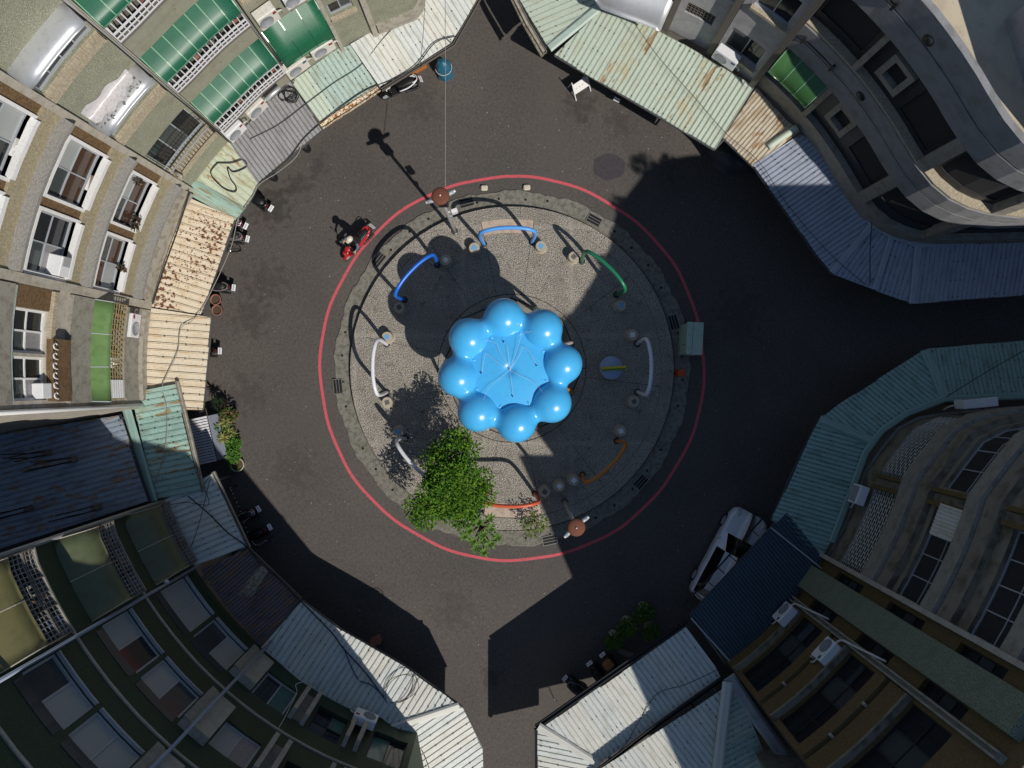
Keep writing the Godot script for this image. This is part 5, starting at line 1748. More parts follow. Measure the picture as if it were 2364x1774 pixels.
func make_sw() -> void:
	var k := "SW"
	var o := house("dark green tiled house with pale string courses, boarded panels and curved olive canopies", k, 0.2, 24.45, 18.0, 1.7, M.green_tile)
	var holes := []
	for f in [[4.3, 6.08], [8.1, 9.55], [11.65, 12.95]]:
		holes.append([17.92, 19.56, f[0], f[1]])
		holes.append([19.72, 21.46, f[0], f[1]])
		holes.append([15.45, 16.78, f[0], f[1]])
		holes.append([13.32, 14.52, f[0], f[1]])
		holes.append([11.0, 12.3, f[0], f[1]])
		holes.append([21.75, 24.3, f[0] - 0.3, f[1] + 0.05])
	facade(o, k, 0.2, 24.45, 3.3, 18.0, M.green_tile, holes)
	for i in holes.size():
		var q: Array = holes[i]
		match i % 6:
			0, 1:
				window(o, k, q, -0.12, 2, 1, 0.06, M.alu, [[M.glass_frost, M.glass_b], [M.glass_b, M.glass_frost], [M.glass_frost, M.glass_frost], [M.glass, M.glass_frost]][(i * 2 + i / 6) % 4])
				band(o, k, q[0], q[1], q[2] - 0.06, q[2] - 0.003, -0.1, 0.1, M.alu, "sill")
				# side panes leaning over the sill
				band(o, k, q[0] + 0.06, q[1] - 0.06, q[3] + 0.03, q[3] + 0.38, 0.004, 0.02, M.glass_b, "transom_pane")
			2:
				window(o, k, q, -0.14, 2, 1, 0.06, M.alu, [M.curtain, M.glass_frost] if i > 6 else [M.glass_green, M.glass])
			3:
				window(o, k, q, -0.18, 2, 2, 0.05, M.dark_steel, [M.glass_green, M.glass, M.glass, M.glass_b])
			4:
				window(o, k, q, -0.18, 2, 1, 0.05, M.dark_steel, [M.glass, M.glass_green])
			5:
				window(o, k, q, -0.2, 3, 1, 0.05, M.alu, [M.glass, M.glass_b, M.glass])
	for h in [6.95, 10.66, 14.36]:
		band(o, k, 8.0, 24.4, h, h + 0.09, 0.0, 0.045, M.concrete_pale, "string_course")
	for f in [[4.17, 6.06], [7.8, 9.8], [11.3, 13.3]]:
		band(o, k, 16.84, 17.84, f[0], f[1], 0.0, 0.3, M.concrete_pale, "boarded_panel")
		band(o, k, 17.6, 17.86, f[0] + 0.02, f[1] + 0.02, 0.3, 0.34, M.concrete, "panel_edge")
		for q in [[14.66, 14.82], [15.14, 15.3], [12.62, 12.78], [13.05, 13.2]]:
			band(o, k, q[0], q[1], f[0], f[1], 0.0, 0.42, M.concrete_pale, "fin")
		band(o, k, 14.82, 15.14, f[0], f[1] - 0.1, 0.0, 0.06, M.concrete, "fin_panel")
	for s in [17.46, 21.56]:
		var st := begin(true)
		tube(st, [wp(k, s, 3.4, 0.45 if s < 18 else 0.2), wp(k, s, 14.6, 0.45 if s < 18 else 0.2)], 0.055, 10)
		obj("rain_pipe", st, M.pipe, o, true)
	for f in [[6.1, 5.35, 3.95, 4.85, M.fiber_olive], [9.8, 9.1, 7.7, 8.65, M.fiber_olive], [13.55, 12.95, 11.45, 12.7, M.fiber_yellow]]:
		green_awning(o, k, 21.68, 24.36, f[0], f[1], 0.75, f[4], 2, M.concrete_pale)
		var g := begin()
		grille(g, k, 21.7, 24.36, f[2], f[3], 0.5, 0.15, 0.16, 0.022)
		obj("window_cage", g, M.grey_pipe, o, true)
		for i in 4:
			band(o, k, 21.7 + i * 0.87, 21.74 + i * 0.87, f[2], f[3] + 0.3, 0.46, 0.56, M.wood_grey, "cage_post")
		band(o, k, 21.7, 24.36, f[2] + 0.42, f[2] + 0.46, 0.47, 0.55, M.wood_grey, "cage_rail")
		band(o, k, 21.7, 24.36, f[2] - 0.05, f[2] - 0.003, 0.0, 0.56, M.concrete, "cage_floor")
		for i in 10:
			var st := begin()
			var c := wp(k, 21.95 + i * 0.25, f[2], 0.22 + rng.randf() * 0.18)
			var hh := rng.randf_range(0.12, 0.5)
			bx(st, c + Vector3(0, hh * 0.5, 0), Vector3(0.18, hh, 0.16), 0.02, rng.randf() * 3)
			obj("stored_box", st, [M.wood_grey, M.plastic_black, M.terracotta, M.badge_blue, M.tarp_grey][(i * 3) % 5], o, true)
	var st2 := begin(true)
	tube(st2, spline([wp(k, 24.4, 3.6, 0.1), wp(k, 24.4, 14.6, 0.1)], 2), 0.08, 10)
	obj("corner_gutter", st2, M.grey_pipe, o, true)
	aircon("white unit with dark fan above the white awning at the lower left", k, 12.8, 4.1, 0.86, M.ac_clean, M.badge, true, 0.1, 0.6)
	var st3 := begin(true)
	lathe(st3, Transform3D(Basis(), wp(k, 21.62, 5.9, 0.25)), [Vector2(0.0, 0.09), Vector2(0.07, 0.06), Vector2(0.09, 0.0), Vector2(0.06, -0.06), Vector2(0.0, -0.08)], 14)
	obj("lamp_globe", st3, M.lamp_glass, o, true)
	# concrete stubs with bare reinforcing rods over the roofed alley
	for q in [[Vector3(-16.17, 5.3, 2.782), 0.4, "beside the long rust stain"], [Vector3(-15.319, 5.3, 4.55), 0.35, "near the lower gutter"], [Vector3(-17.774, 5.3, 4.583), 0.3, "at the left picture edge"], [Vector3(-17.12, 5.3, 2.537), 0.3, "against the upper eave"]]:
		var b: Vector3 = q[0]
		var t := thing("concrete_stub", "concrete column stub with rusty rods on the alley roof " + q[2], "column stub", Vector3(b.x, 4.2, b.z), 0.3, "column stubs in the roofed alley")
		var s := begin()
		bx(s, Vector3(0, 0.05, 0), Vector3(0.22, 0.4, 0.22), 0.02)
		obj("stub", s, M.wood_grey, t)
		for i in 4:
			s = begin(true)
			var x: float = (i % 2 - 0.5) * 0.16
			var z: float = (i / 2 - 0.5) * 0.16
			tube(s, [Vector3(x, 0.3, z), Vector3(x + rng.randf_range(-0.05, 0.05), 0.8, z), Vector3(x + rng.randf_range(-0.15, 0.15), 1.9 + rng.randf() * 0.9, z + rng.randf_range(-0.1, 0.1))], 0.02, 6)
			obj("rod", s, M.iron, t)

# ------------------------------------------------------------------ corrugated awnings over the arcade
func make_awnings() -> void:
	var d := Vector2(0.57, 0.82)
	# upper left quarter, from the top alley round to the left
	var o := awning("awning", "long white corrugated awning at the upper left beside the top alley", [Vector3(-1.001, 3, -15.722), Vector3(-1.394, 3, -14.829), Vector3(-2.323, 3, -13.185), Vector3(-5.092, 3, -11.452), Vector3(-6.133, 3.45, -12.863), Vector3(-5.017, 3.5, -13.559), Vector3(-3.824, 3.5, -14.559), Vector3(-2.999, 3.5, -15.436)], d, [M.white_awn, M.white_awn_b], [Vector3(-1.394, 3, -14.829), Vector3(-2.323, 3, -13.185), Vector3(-5.092, 3, -11.452)], "NW", 0.21, 0.03)
	gutter(o, [Vector3(-0.822, 3, -15.722), Vector3(-1.304, 3, -14.793), Vector3(-2.251, 3, -13.114), Vector3(-5.038, 3, -11.363)], M.wood_grey, 0.1)
	o = awning("awning", "faded mint corrugated awning with a rusty white gutter at the upper left", [Vector3(-5.239, 2.98, -11.55), Vector3(-7.438, 2.98, -10.156), Vector3(-8.415, 3.4, -11.514), Vector3(-6.65, 3.42, -12.702), Vector3(-6.138, 3.43, -12.873)], d, [M.mint, M.mint, M.pale_green], [Vector3(-5.239, 2.98, -11.55), Vector3(-7.438, 2.98, -10.156)], "NW", 0.19, 0.03)
	gutter(o, [Vector3(-5.159, 2.93, -11.464), Vector3(-6.287, 2.93, -10.711), Vector3(-7.398, 2.93, -9.995)], M.rusty_white, 0.24)
	o = awning("awning", "grey ribbed awning at the upper left under the lowest white cages", [Vector3(-7.374, 2.95, -9.827), Vector3(-9.844, 2.95, -7.75), Vector3(-10.759, 3.35, -9.19), Vector3(-9.62, 3.38, -10.395), Vector3(-8.463, 3.36, -11.531)], d, [M.grey_awn], [Vector3(-7.374, 2.95, -9.827), Vector3(-9.844, 2.95, -7.75)], "NW", 0.17, 0.045, 6, false)
	o = awning("awning", "pale yellow green awning with a loose black cable loop", [Vector3(-10.748, 3.2, -9.258), Vector3(-9.862, 2.9, -7.746), Vector3(-10.329, 2.9, -6.832), Vector3(-12.308, 3.28, -7.905), Vector3(-11.168, 3.3, -9.295)], Vector2(0.78, 0.62), [M.lime], [Vector3(-9.862, 2.9, -7.746), Vector3(-10.329, 2.9, -6.832)], "NW", 0.24, 0.02, 6, false)
	# rounded teal strip
	o = thing("awning", "rounded teal metal strip between the yellow green and the cream awnings", "awning", Vector3(-11.542, 3, -7.147), 0.0, "corrugated awnings round the plaza")
	var st := begin(true)
	var a0 := [Vector3(-12.281, 3.3, -7.934), Vector3(-12.35, 3.42, -7.758), Vector3(-12.535, 3.4, -7.57), Vector3(-12.658, 3.25, -7.4)]
	var a1 := [Vector3(-10.31, 2.95, -6.802), Vector3(-10.376, 3.06, -6.65), Vector3(-10.558, 3.05, -6.456), Vector3(-10.723, 2.9, -6.348)]
	for i in 3:
		for q in 8:
			quad(st, a0[i].lerp(a1[i], q / 8.0), a0[i].lerp(a1[i], (q + 1) / 8.0), a0[i + 1].lerp(a1[i + 1], (q + 1) / 8.0), a0[i + 1].lerp(a1[i + 1], q / 8.0), Vector2(i, q * 0.3), Vector2(i, q * 0.3 + 0.3), Vector2(i + 1, q * 0.3 + 0.3), Vector2(i + 1, q * 0.3))
	obj("bent_sheet", st, M.teal_rust, o, true)
	frame_under(o, [Vector3(-10.381, 2.95, -6.73), Vector3(-10.65, 2.95, -6.408)], "NW", M.steel)
	o = awning("awning", "cream corrugated awning badly speckled with rust on the left", [Vector3(-12.582, 3.3, -7.227), Vector3(-10.722, 2.95, -6.426), Vector3(-12.046, 2.95, -2.685), Vector3(-13.96, 3.3, -2.986), Vector3(-13.844, 3.32, -4.061), Vector3(-13.349, 3.32, -5.65)], Vector2(0.95, 0.29), [M.cream_rust], [Vector3(-10.722, 2.95, -6.426), Vector3(-12.046, 2.95, -2.685)], "NW", 0.27, 0.045)
	cap_strip(o, [Vector3(-12.642, 3.36, -7.335), Vector3(-13.398, 3.4, -5.634), Vector3(-13.873, 3.4, -4.049), Vector3(-14.067, 3.4, -2.993)], 0.3, M.flashing, "flashing", 0.05)
	o = awning("awning", "plain cream corrugated awning on the left next to the teal alley roof", [Vector3(-13.957, 3.34, -2.929), Vector3(-11.613, 3, -2.573), Vector3(-11.971, 3, 1.001), Vector3(-13.743, 3.24, 0.956), Vector3(-14.151, 3.34, 0.176), Vector3(-14.186, 3.34, -1.588)], Vector2(1.0, 0.07), [M.cream], [Vector3(-11.613, 3, -2.573), Vector3(-11.971, 3, 1.001)], "NW", 0.27, 0.045)
	# roofed alley on the left
	o = awning("awning", "teal corrugated canopy with rusty eave at the mouth of the roofed alley", [Vector3(-14.371, 3.62, 0.332), Vector3(-12.863, 3.34, 0), Vector3(-11.875, 3.34, 4.058), Vector3(-13.366, 3.64, 4.327), Vector3(-13.74, 3.66, 3.138)], Vector2(0.975, -0.2), [M.teal_rust, M.teal], [Vector3(-12.863, 3.34, 0), Vector3(-11.875, 3.34, 4.058)], "", 0.22, 0.03)
	gutter(o, [Vector3(-12.792, 3.34, -0.106), Vector3(-12.281, 3.34, 1.941), Vector3(-11.787, 3.34, 4.129)], M.flashing, 0.12)
	cap_strip(o, [Vector3(-14.562, 3.75, 0.66), Vector3(-14.006, 3.75, 2.607), Vector3(-13.485, 3.75, 4.414)], 0.34, M.teal, "ridge_cap", 0.05)
	for p in [Vector3(-12.859, 3.2, 0.142), Vector3(-11.919, 3.2, 3.902)]:
		st = begin(true)
		tube(st, [Vector3(p.x, 0, p.z), Vector3(p.x, 3.2, p.z)], 0.05, 8)
		obj("post", st, M.steel, o, true)
	o = awning("awning", "blue grey corrugated roof with long rust stains over the left alley", [Vector3(-14.529, 4, 1.153), Vector3(-13.496, 4, 4.338), Vector3(-18.823, 4.3, 6.059), Vector3(-23.745, 4.5, 7.6), Vector3(-23.745, 4.5, 2.618), Vector3(-18.823, 4.3, 1.838)], Vector2(0.965, -0.262), [M.blue_roof], [], "", 0.2, 0.016, 6)
	cap_strip(o, [Vector3(-14.587, 4.02, 1.135), Vector3(-14.036, 4.02, 2.752), Vector3(-13.434, 4.02, 4.438)], 0.12, M.dark_steel, "gutter", 0.02)
	for p in [Vector3(-14.584, 3.9, 1.296), Vector3(-13.582, 3.9, 4.234)]:
		st = begin(true)
		tube(st, [Vector3(p.x, 0, p.z), Vector3(p.x, 3.95, p.z)], 0.06, 8)
		obj("post", st, M.steel, o, true)
	# lower left quarter
	o = awning("awning", "white corrugated awning crossed by black wires at the lower left", [Vector3(-11.577, 3, 3.466), Vector3(-10.237, 3, 6.271), Vector3(-12.038, 3.45, 6.889), Vector3(-12.647, 3.5, 5.613), Vector3(-13.155, 3.5, 4.385)], Vector2(0.93, -0.37), [M.white_awn_b, M.white_awn], [Vector3(-11.577, 3, 3.466), Vector3(-10.237, 3, 6.271)], "SW", 0.22, 0.03)
	gutter(o, [Vector3(-11.542, 3, 3.395), Vector3(-10.827, 3, 4.913), Vector3(-10.166, 3, 6.325)], M.concrete, 0.12)
	o = awning("awning", "dark purple grey ribbed awning with a torn patch at the lower left", [Vector3(-10.191, 2.98, 6.365), Vector3(-9.047, 2.98, 7.474), Vector3(-8.171, 2.98, 8.314), Vector3(-9.577, 3.4, 9.947), Vector3(-10.845, 3.4, 8.451), Vector3(-11.831, 3.4, 7.06)], Vector2(0.76, -0.65), [M.purple_awn], [Vector3(-10.191, 2.98, 6.365), Vector3(-8.171, 2.98, 8.314)], "SW", 0.13, 0.045, 9, false)
	st = begin(true)
	var pa := [Vector3(-9.623, 3.07, 6.95), Vector3(-9.374, 3.07, 7.164), Vector3(-9.935, 3.24, 8.147), Vector3(-10.451, 3.28, 8.17), Vector3(-10.701, 3.32, 8.299), Vector3(-10.386, 3.22, 7.763)]
	var mid := Vector3.ZERO
	for p in pa:
		mid += p / 6.0
	for i in 6:
		var m0: Vector3 = pa[i].lerp(mid, 0.4) + Vector3(0, rng.randf_range(0.0, 0.05), 0)
		tri(st, pa[i], pa[(i + 1) % 6], m0)
		tri(st, m0, pa[(i + 1) % 6], mid + Vector3(0, 0.05, 0))
	var torn := obj("plastic_sheet", st, M.torn)
	tag(torn, "torn dirty plastic sheet stuck on the dark ribbed awning", "plastic sheet")
	o = thing("awning", "long white corrugated awning with coiled cable at the bottom left alley corner", "awning", Vector3(-5.467, 3, 11.256), 0.0, "corrugated awnings round the plaza")
	var wa := [M.white_awn_b, M.white_awn]
	sheets(o, [Vector3(-8.129, 3, 8.397), Vector3(-6.646, 3, 9.487), Vector3(-4.145, 3, 10.916), Vector3(-2.162, 3, 12.328), Vector3(-4.578, 3.5, 12.98), Vector3(-4.964, 3.5, 12.647), Vector3(-6.209, 3.5, 12.384), Vector3(-7.876, 3.5, 11.349), Vector3(-9.525, 3.45, 10.017)], Vector2(0.55, -0.835), 0.22, 0.03, 5, wa)
	sheets(o, [Vector3(-2.126, 3, 12.346), Vector3(-1.894, 3, 12.542), Vector3(-1.126, 3, 14.15), Vector3(-1.072, 3, 15.544), Vector3(-3.087, 3.5, 15.085), Vector3(-3.929, 3.5, 13.576), Vector3(-4.561, 3.5, 13.015)], Vector2(0.86, -0.5), 0.22, 0.03, 5, wa)
	cap_strip(o, [Vector3(-2.032, 3.06, 12.408), Vector3(-3.287, 3.3, 12.723), Vector3(-4.554, 3.54, 13.031)], 0.28, M.white_awn, "ridge_cap", 0.05)
	frame_under(o, [Vector3(-8.129, 3, 8.397), Vector3(-6.646, 3, 9.487), Vector3(-4.145, 3, 10.916), Vector3(-1.93, 3, 12.507), Vector3(-1.126, 3, 14.15)], "SW", M.steel)
	# lower right quarter
	o = thing("awning", "white corrugated awning with a black gutter at the bottom right alley corner", "awning", Vector3(4.328, 3.2, 11.883), 0.0, "corrugated awnings round the plaza")
	sheets(o, [Vector3(1.135, 3.2, 13.196), Vector3(6.669, 3.2, 9.329), Vector3(7.7, 3.5, 10.7), Vector3(7.879, 3.55, 11.065), Vector3(3.326, 3.55, 14.356)], Vector2(0.6, 0.8), 0.2, 0.03, 5, wa)
	sheets(o, [Vector3(0.993, 3.2, 13.267), Vector3(3.186, 3.55, 14.461), Vector3(3.204, 3.55, 16.282), Vector3(0.993, 3.2, 16.495)], Vector2(1.0, 0.12), 0.2, 0.03, 5, wa)
	cap_strip(o, [Vector3(1.01, 3.22, 13.115), Vector3(2.183, 3.4, 13.768), Vector3(3.285, 3.6, 14.382)], 0.3, M.white_awn, "hip_cap", 0.06)
	gutter(o, [Vector3(0.922, 3.2, 13.16), Vector3(3.796, 3.2, 11.138), Vector3(6.704, 3.2, 9.099)], M.dark_steel, 0.16)
	gutter(o, [Vector3(0.905, 3.2, 16.495), Vector3(0.905, 3.2, 13.231)], M.dark_steel, 0.12)
	frame_under(o, [Vector3(1.137, 3.15, 13.22), Vector3(6.681, 3.15, 9.346)], "SE", M.steel)
	o = thing("gabled_roof", "white corrugated gabled roof with a wide ridge cap at the bottom right", "roof", Vector3(6.438, 4, 13.255), 0.0, "corrugated awnings round the plaza")
	sheets(o, [Vector3(3.352, 3.9, 14.377), Vector3(7.759, 3.9, 11.232), Vector3(7.87, 4.5, 11.146), Vector3(7.653, 4.55, 12.473), Vector3(7.436, 4.6, 14.098), Vector3(7.385, 4.6, 15.646), Vector3(2.315, 3.9, 16.07)], Vector2(0.62, 0.785), 0.2, 0.03, 5, wa)
	sheets(o, [Vector3(7.904, 4.5, 11.045), Vector3(8.439, 4.2, 11.549), Vector3(9.499, 4.2, 14.077), Vector3(10.148, 4.2, 15.888), Vector3(7.503, 4.6, 15.646), Vector3(7.653, 4.55, 12.979)], Vector2(0.93, -0.37), 0.2, 0.03, 5, [M.mint, M.pale_green])
	cap_strip(o, [Vector3(7.863, 4.58, 10.843), Vector3(7.676, 4.64, 12.262), Vector3(7.446, 4.68, 14.054), Vector3(7.374, 4.7, 15.585)], 0.4, M.white_awn, "ridge_cap", 0.06)
	cap_strip(o, [Vector3(7.982, 4.3, 10.756), Vector3(9.088, 4.3, 12.424), Vector3(10.313, 4.3, 14.126), Vector3(11.811, 4.3, 16.338)], 0.46, M.plaster, "wall_gutter", 0.08)
	gutter(o, [Vector3(3.251, 3.88, 14.422), Vector3(5.43, 3.88, 12.762), Vector3(7.782, 3.88, 11.102)], M.dark_steel, 0.12)
	for p in [Vector3(3.712, 3.8, 14.223), Vector3(7.614, 3.8, 11.448), Vector3(7.697, 4.4, 13.732)]:
		st = begin(true)
		tube(st, [Vector3(p.x, 0, p.z), Vector3(p.x, p.y, p.z)], 0.06, 8)
		obj("post", st, M.steel, o, true)
	o = awning("awning", "dark blue corrugated awning above the parked white car", [Vector3(6.836, 3.1, 8.936), Vector3(10.556, 3.1, 4.931), Vector3(11.822, 3.5, 6.595), Vector3(10.244, 3.5, 8.77), Vector3(8.454, 3.5, 10.77)], Vector2(0.62, 0.785), [M.navy_awn], [Vector3(6.871, 3.1, 8.901), Vector3(10.556, 3.1, 4.931)], "SE", 0.13, 0.022, 8, false)
	st = begin()
	bar(st, Vector3(9.929, 3.16, 5.506), Vector3(11.822, 3.58, 7.065), 0.05)
	obj("edge_trim", st, M.alu, o, true)
	st = begin()
	bar(st, Vector3(6.874, 3.16, 8.988), Vector3(8.523, 3.56, 10.798), 0.05)
	obj("edge_trim", st, M.alu, o, true)
	st = begin()
	var r0 := Vector3(9.969, 3, 5.396)
	var r1 := Vector3(6.896, 3, 8.79)
	var out := Vector3(-0.26, 0, -0.24)
	bar(st, r0 + out, r1 + out, 0.05)
	for i in 8:
		bar(st, r0.lerp(r1, i / 7.0), r0.lerp(r1, i / 7.0) + out, 0.04)
	obj("eave_frame", st, M.dark_steel, o, true)
	o = thing("awning", "teal corrugated awning wrapping the right alley corner", "awning", Vector3(12.354, 3.1, 3.026), 0.0, "corrugated awnings round the plaza")
	var te := [M.teal]
	sheets(o, [Vector3(10.005, 3.05, 5.243), Vector3(10.522, 3.05, 4.173), Vector3(11.217, 3.05, 2.604), Vector3(11.842, 3.05, 1.373), Vector3(13.672, 3.45, 2.179), Vector3(13.391, 3.45, 2.566), Vector3(12.916, 3.45, 3.901), Vector3(12.108, 3.45, 5.992), Vector3(11.809, 3.45, 6.572)], Vector2(0.96, 0.27), 0.17, 0.03, 6, te)
	sheets(o, [Vector3(11.877, 3.05, 1.338), Vector3(12.591, 3.05, 0.803), Vector3(15.872, 3.05, -1.302), Vector3(16.413, 3.45, 0.492), Vector3(15.007, 3.45, 1.054), Vector3(14.058, 3.45, 1.687), Vector3(13.707, 3.45, 2.144)], Vector2(0.72, 0.69), 0.17, 0.03, 6, te)
	sheets(o, [Vector3(15.961, 3.05, -1.355), Vector3(16.3, 3.05, -1.373), Vector3(19.724, 3.05, -1.659), Vector3(23.434, 3.05, -1.926), Vector3(23.091, 3.45, 0.211), Vector3(19.436, 3.45, 0.387), Vector3(16.466, 3.45, 0.492)], Vector2(0.06, 1.0), 0.17, 0.03, 6, te)
	cap_strip(o, [Vector3(11.838, 3.1, 1.353), Vector3(12.794, 3.3, 1.767), Vector3(13.682, 3.5, 2.157)], 0.34, M.teal, "hip_cap", 0.05)
	cap_strip(o, [Vector3(15.897, 3.1, -1.317), Vector3(16.186, 3.3, -0.389), Vector3(16.418, 3.5, 0.491)], 0.4, M.teal, "hip_cap", 0.05)
	cap_strip(o, [Vector3(22.925, 3.48, 0.316), Vector3(19.4, 3.5, 0.456), Vector3(16.418, 3.5, 0.561), Vector3(14.98, 3.5, 1.105), Vector3(14.032, 3.5, 1.754), Vector3(13.401, 3.5, 2.596), Vector3(12.927, 3.5, 3.929), Vector3(12.12, 3.5, 5.999)], 0.26, M.teal, "flashing", 0.04)
	frame_under(o, [Vector3(10.023, 3, 5.253), Vector3(11.238, 3, 2.609), Vector3(11.863, 3, 1.376), Vector3(15.901, 3, -1.304), Vector3(19.76, 3, -1.662)], "SE", M.steel)
	# upper right quarter
	o = thing("awning", "blue grey corrugated awning wrapping the upper right alley corner", "awning", Vector3(12.354, 3.1, -6.23), 0.0, "corrugated awnings round the plaza")
	var bl := [M.blue_awn]
	sheets(o, [Vector3(9.291, 3.05, -8.453), Vector3(10.593, 3.05, -6.652), Vector3(11.735, 3.05, -4.993), Vector3(12.323, 3.05, -4.28), Vector3(13.672, 3.45, -6.045), Vector3(13.127, 3.45, -6.783), Vector3(12.6, 3.45, -7.627), Vector3(11.879, 3.45, -8.962), Vector3(10.986, 3.4, -9.507)], Vector2(0.82, -0.57), 0.18, 0.03, 6, bl)
	sheets(o, [Vector3(12.359, 3.05, -4.262), Vector3(12.805, 3.05, -4.102), Vector3(13.982, 3.05, -3.638), Vector3(14.41, 3.45, -5.588), Vector3(13.707, 3.45, -6.028)], Vector2(0.52, -0.85), 0.18, 0.03, 6, bl)
	sheets(o, [Vector3(14.017, 3.05, -3.62), Vector3(15.426, 3.05, -3.121), Vector3(15.412, 3.45, -5.254), Vector3(14.445, 3.45, -5.588)], Vector2(0.2, -0.98), 0.18, 0.03, 6, bl)
	sheets(o, [Vector3(15.462, 3.05, -3.103), Vector3(19.724, 3.05, -3.442), Vector3(23.434, 3.05, -3.745), Vector3(23.091, 3.45, -5.799), Vector3(19.436, 3.45, -5.536), Vector3(15.447, 3.45, -5.254)], Vector2(0.04, -1.0), 0.18, 0.03, 6, bl)
	cap_strip(o, [Vector3(12.318, 3.1, -4.272), Vector3(13.006, 3.3, -5.16), Vector3(13.682, 3.5, -6.034)], 0.3, M.blue_awn, "hip_cap", 0.04)
	cap_strip(o, [Vector3(13.974, 3.1, -3.631), Vector3(14.19, 3.3, -4.594), Vector3(14.418, 3.5, -5.595)], 0.26, M.blue_awn, "hip_cap", 0.04)
	cap_strip(o, [Vector3(15.416, 3.1, -3.097), Vector3(15.427, 3.3, -4.17), Vector3(15.418, 3.5, -5.262)], 0.3, M.blue_awn, "hip_cap", 0.04)
	cap_strip(o, [Vector3(11.121, 3.5, -9.823), Vector3(11.892, 3.5, -8.911), Vector3(12.612, 3.5, -7.613), Vector3(13.138, 3.5, -6.771), Vector3(13.699, 3.5, -6.069), Vector3(14.418, 3.5, -5.63), Vector3(15.418, 3.5, -5.297), Vector3(19.4, 3.5, -5.578), Vector3(22.908, 3.5, -5.841)], 0.26, M.blue_awn, "flashing", 0.04)
	frame_under(o, [Vector3(9.308, 3, -8.469), Vector3(11.756, 3, -5.003), Vector3(12.346, 3, -4.288), Vector3(15.454, 3, -3.127), Vector3(19.76, 3, -3.448)], "NE", M.steel)
	o = awning("awning", "short beige ribbed awning with holes between the green and blue awnings", [Vector3(8.165, 3, -9.523), Vector3(9.344, 3, -8.397), Vector3(10.951, 3.4, -9.613), Vector3(10.458, 3.4, -10), Vector3(9.296, 3.4, -11.268)], Vector2(0.66, -0.75), [M.beige_awn], [Vector3(8.165, 3, -9.523), Vector3(9.344, 3, -8.397)], "NE", 0.15, 0.03, 7, false)
	st = begin(true)
	tube(st, spline([Vector3(9.826, 3.2, -9.081), Vector3(10.297, 3.36, -9.415), Vector3(10.805, 3.5, -9.717)], 4), 0.14, 10)
	obj("rolled_sheet", st, M.pale_green, o, true)
	o = awning("awning", "long pale green corrugated awning with orange rust streaks at the upper right", [Vector3(1.644, 3, -12.721), Vector3(3.109, 3, -11.828), Vector3(5.967, 3, -10.184), Vector3(7.843, 3, -9.058), Vector3(9.226, 3.45, -11.317), Vector3(6.572, 3.45, -12.863), Vector3(4.393, 3.45, -14.023), Vector3(3.62, 3.45, -14.445)], Vector2(0.53, -0.85), [M.pale_green, M.pale_green, M.pale_green_b], [Vector3(1.644, 3, -12.721), Vector3(5.967, 3, -10.184), Vector3(7.843, 3, -9.058)], "NE", 0.2, 0.035)
	cap_strip(o, [Vector3(1.426, 3.06, -12.943), Vector3(2.458, 3.28, -13.687), Vector3(3.611, 3.52, -14.548)], 0.34, M.mint, "hip_cap", 0.06)
	o = awning("awning", "pale green corrugated awning with a crumbling gutter inside the top alley", [Vector3(1.358, 3, -13.025), Vector3(0.214, 3, -15.008), Vector3(-0.018, 3, -15.901), Vector3(3.929, 3.5, -15.611), Vector3(3.473, 3.5, -14.594)], Vector2(0.945, -0.33), [M.pale_green], [Vector3(1.358, 3, -13.025), Vector3(0.214, 3, -15.008)], "NE", 0.22, 0.035)
	gutter(o, [Vector3(1.287, 2.98, -12.802), Vector3(0.608, 2.98, -13.946), Vector3(0.072, 2.98, -15.019), Vector3(-0.179, 2.98, -15.913)], M.flashing, 0.16)
	cap_strip(o, [Vector3(1.185, 2.86, -12.714), Vector3(0.503, 2.86, -13.899), Vector3(-0.036, 2.86, -15.013)], 0.12, M.torn, "fascia", 0.03)

# ------------------------------------------------------------------ plants
# clumps: [centre, radius, leaf count]; each leaf a folded pair of faces
func leaves(st: SurfaceTool, clumps: Array, length: float, width: float, cols: Array, droop := 0.2) -> void:
	for c in clumps:
		for i in c[2]:
			var dirv := Vector3(rng.randfn(), rng.randfn() * 0.8 + 0.25, rng.randfn()).normalized()
			var p: Vector3 = c[0] + dirv * c[1] * pow(rng.randf(), 0.45)
			var along := (dirv + Vector3(rng.randfn(), rng.randfn() - droop, rng.randfn()) * 0.6).normalized()
			one_leaf(st, p, along, length * rng.randf_range(0.7, 1.25), width, cols[rng.randi() % cols.size()])

func one_leaf(st: SurfaceTool, p: Vector3, along: Vector3, l: float, w: float, col: Color, bend := 0.25) -> void:
	var side := along.cross(Vector3.UP).normalized()
	if side.length() < 0.1:
		side = Vector3.RIGHT
	var up := side.cross(along).normalized()
	var k := rng.randf_range(0.8, 1.2)
	st.set_color(Color(col.r * k, col.g * k, col.b * k))
	var m := p + along * l * 0.5 + up * l * bend * 0.35
	var e := p + along * l - up * l * bend * 0.3
	var a := m + side * w * 0.5 + up * w * 0.12
	var b := m - side * w * 0.5 + up * w * 0.12
	for t in [[p, a, m], [a, e, m], [p, m, b], [m, e, b]]:
		for v in t:
			st.set_uv(Vector2.ZERO)
			st.add_vertex(v)

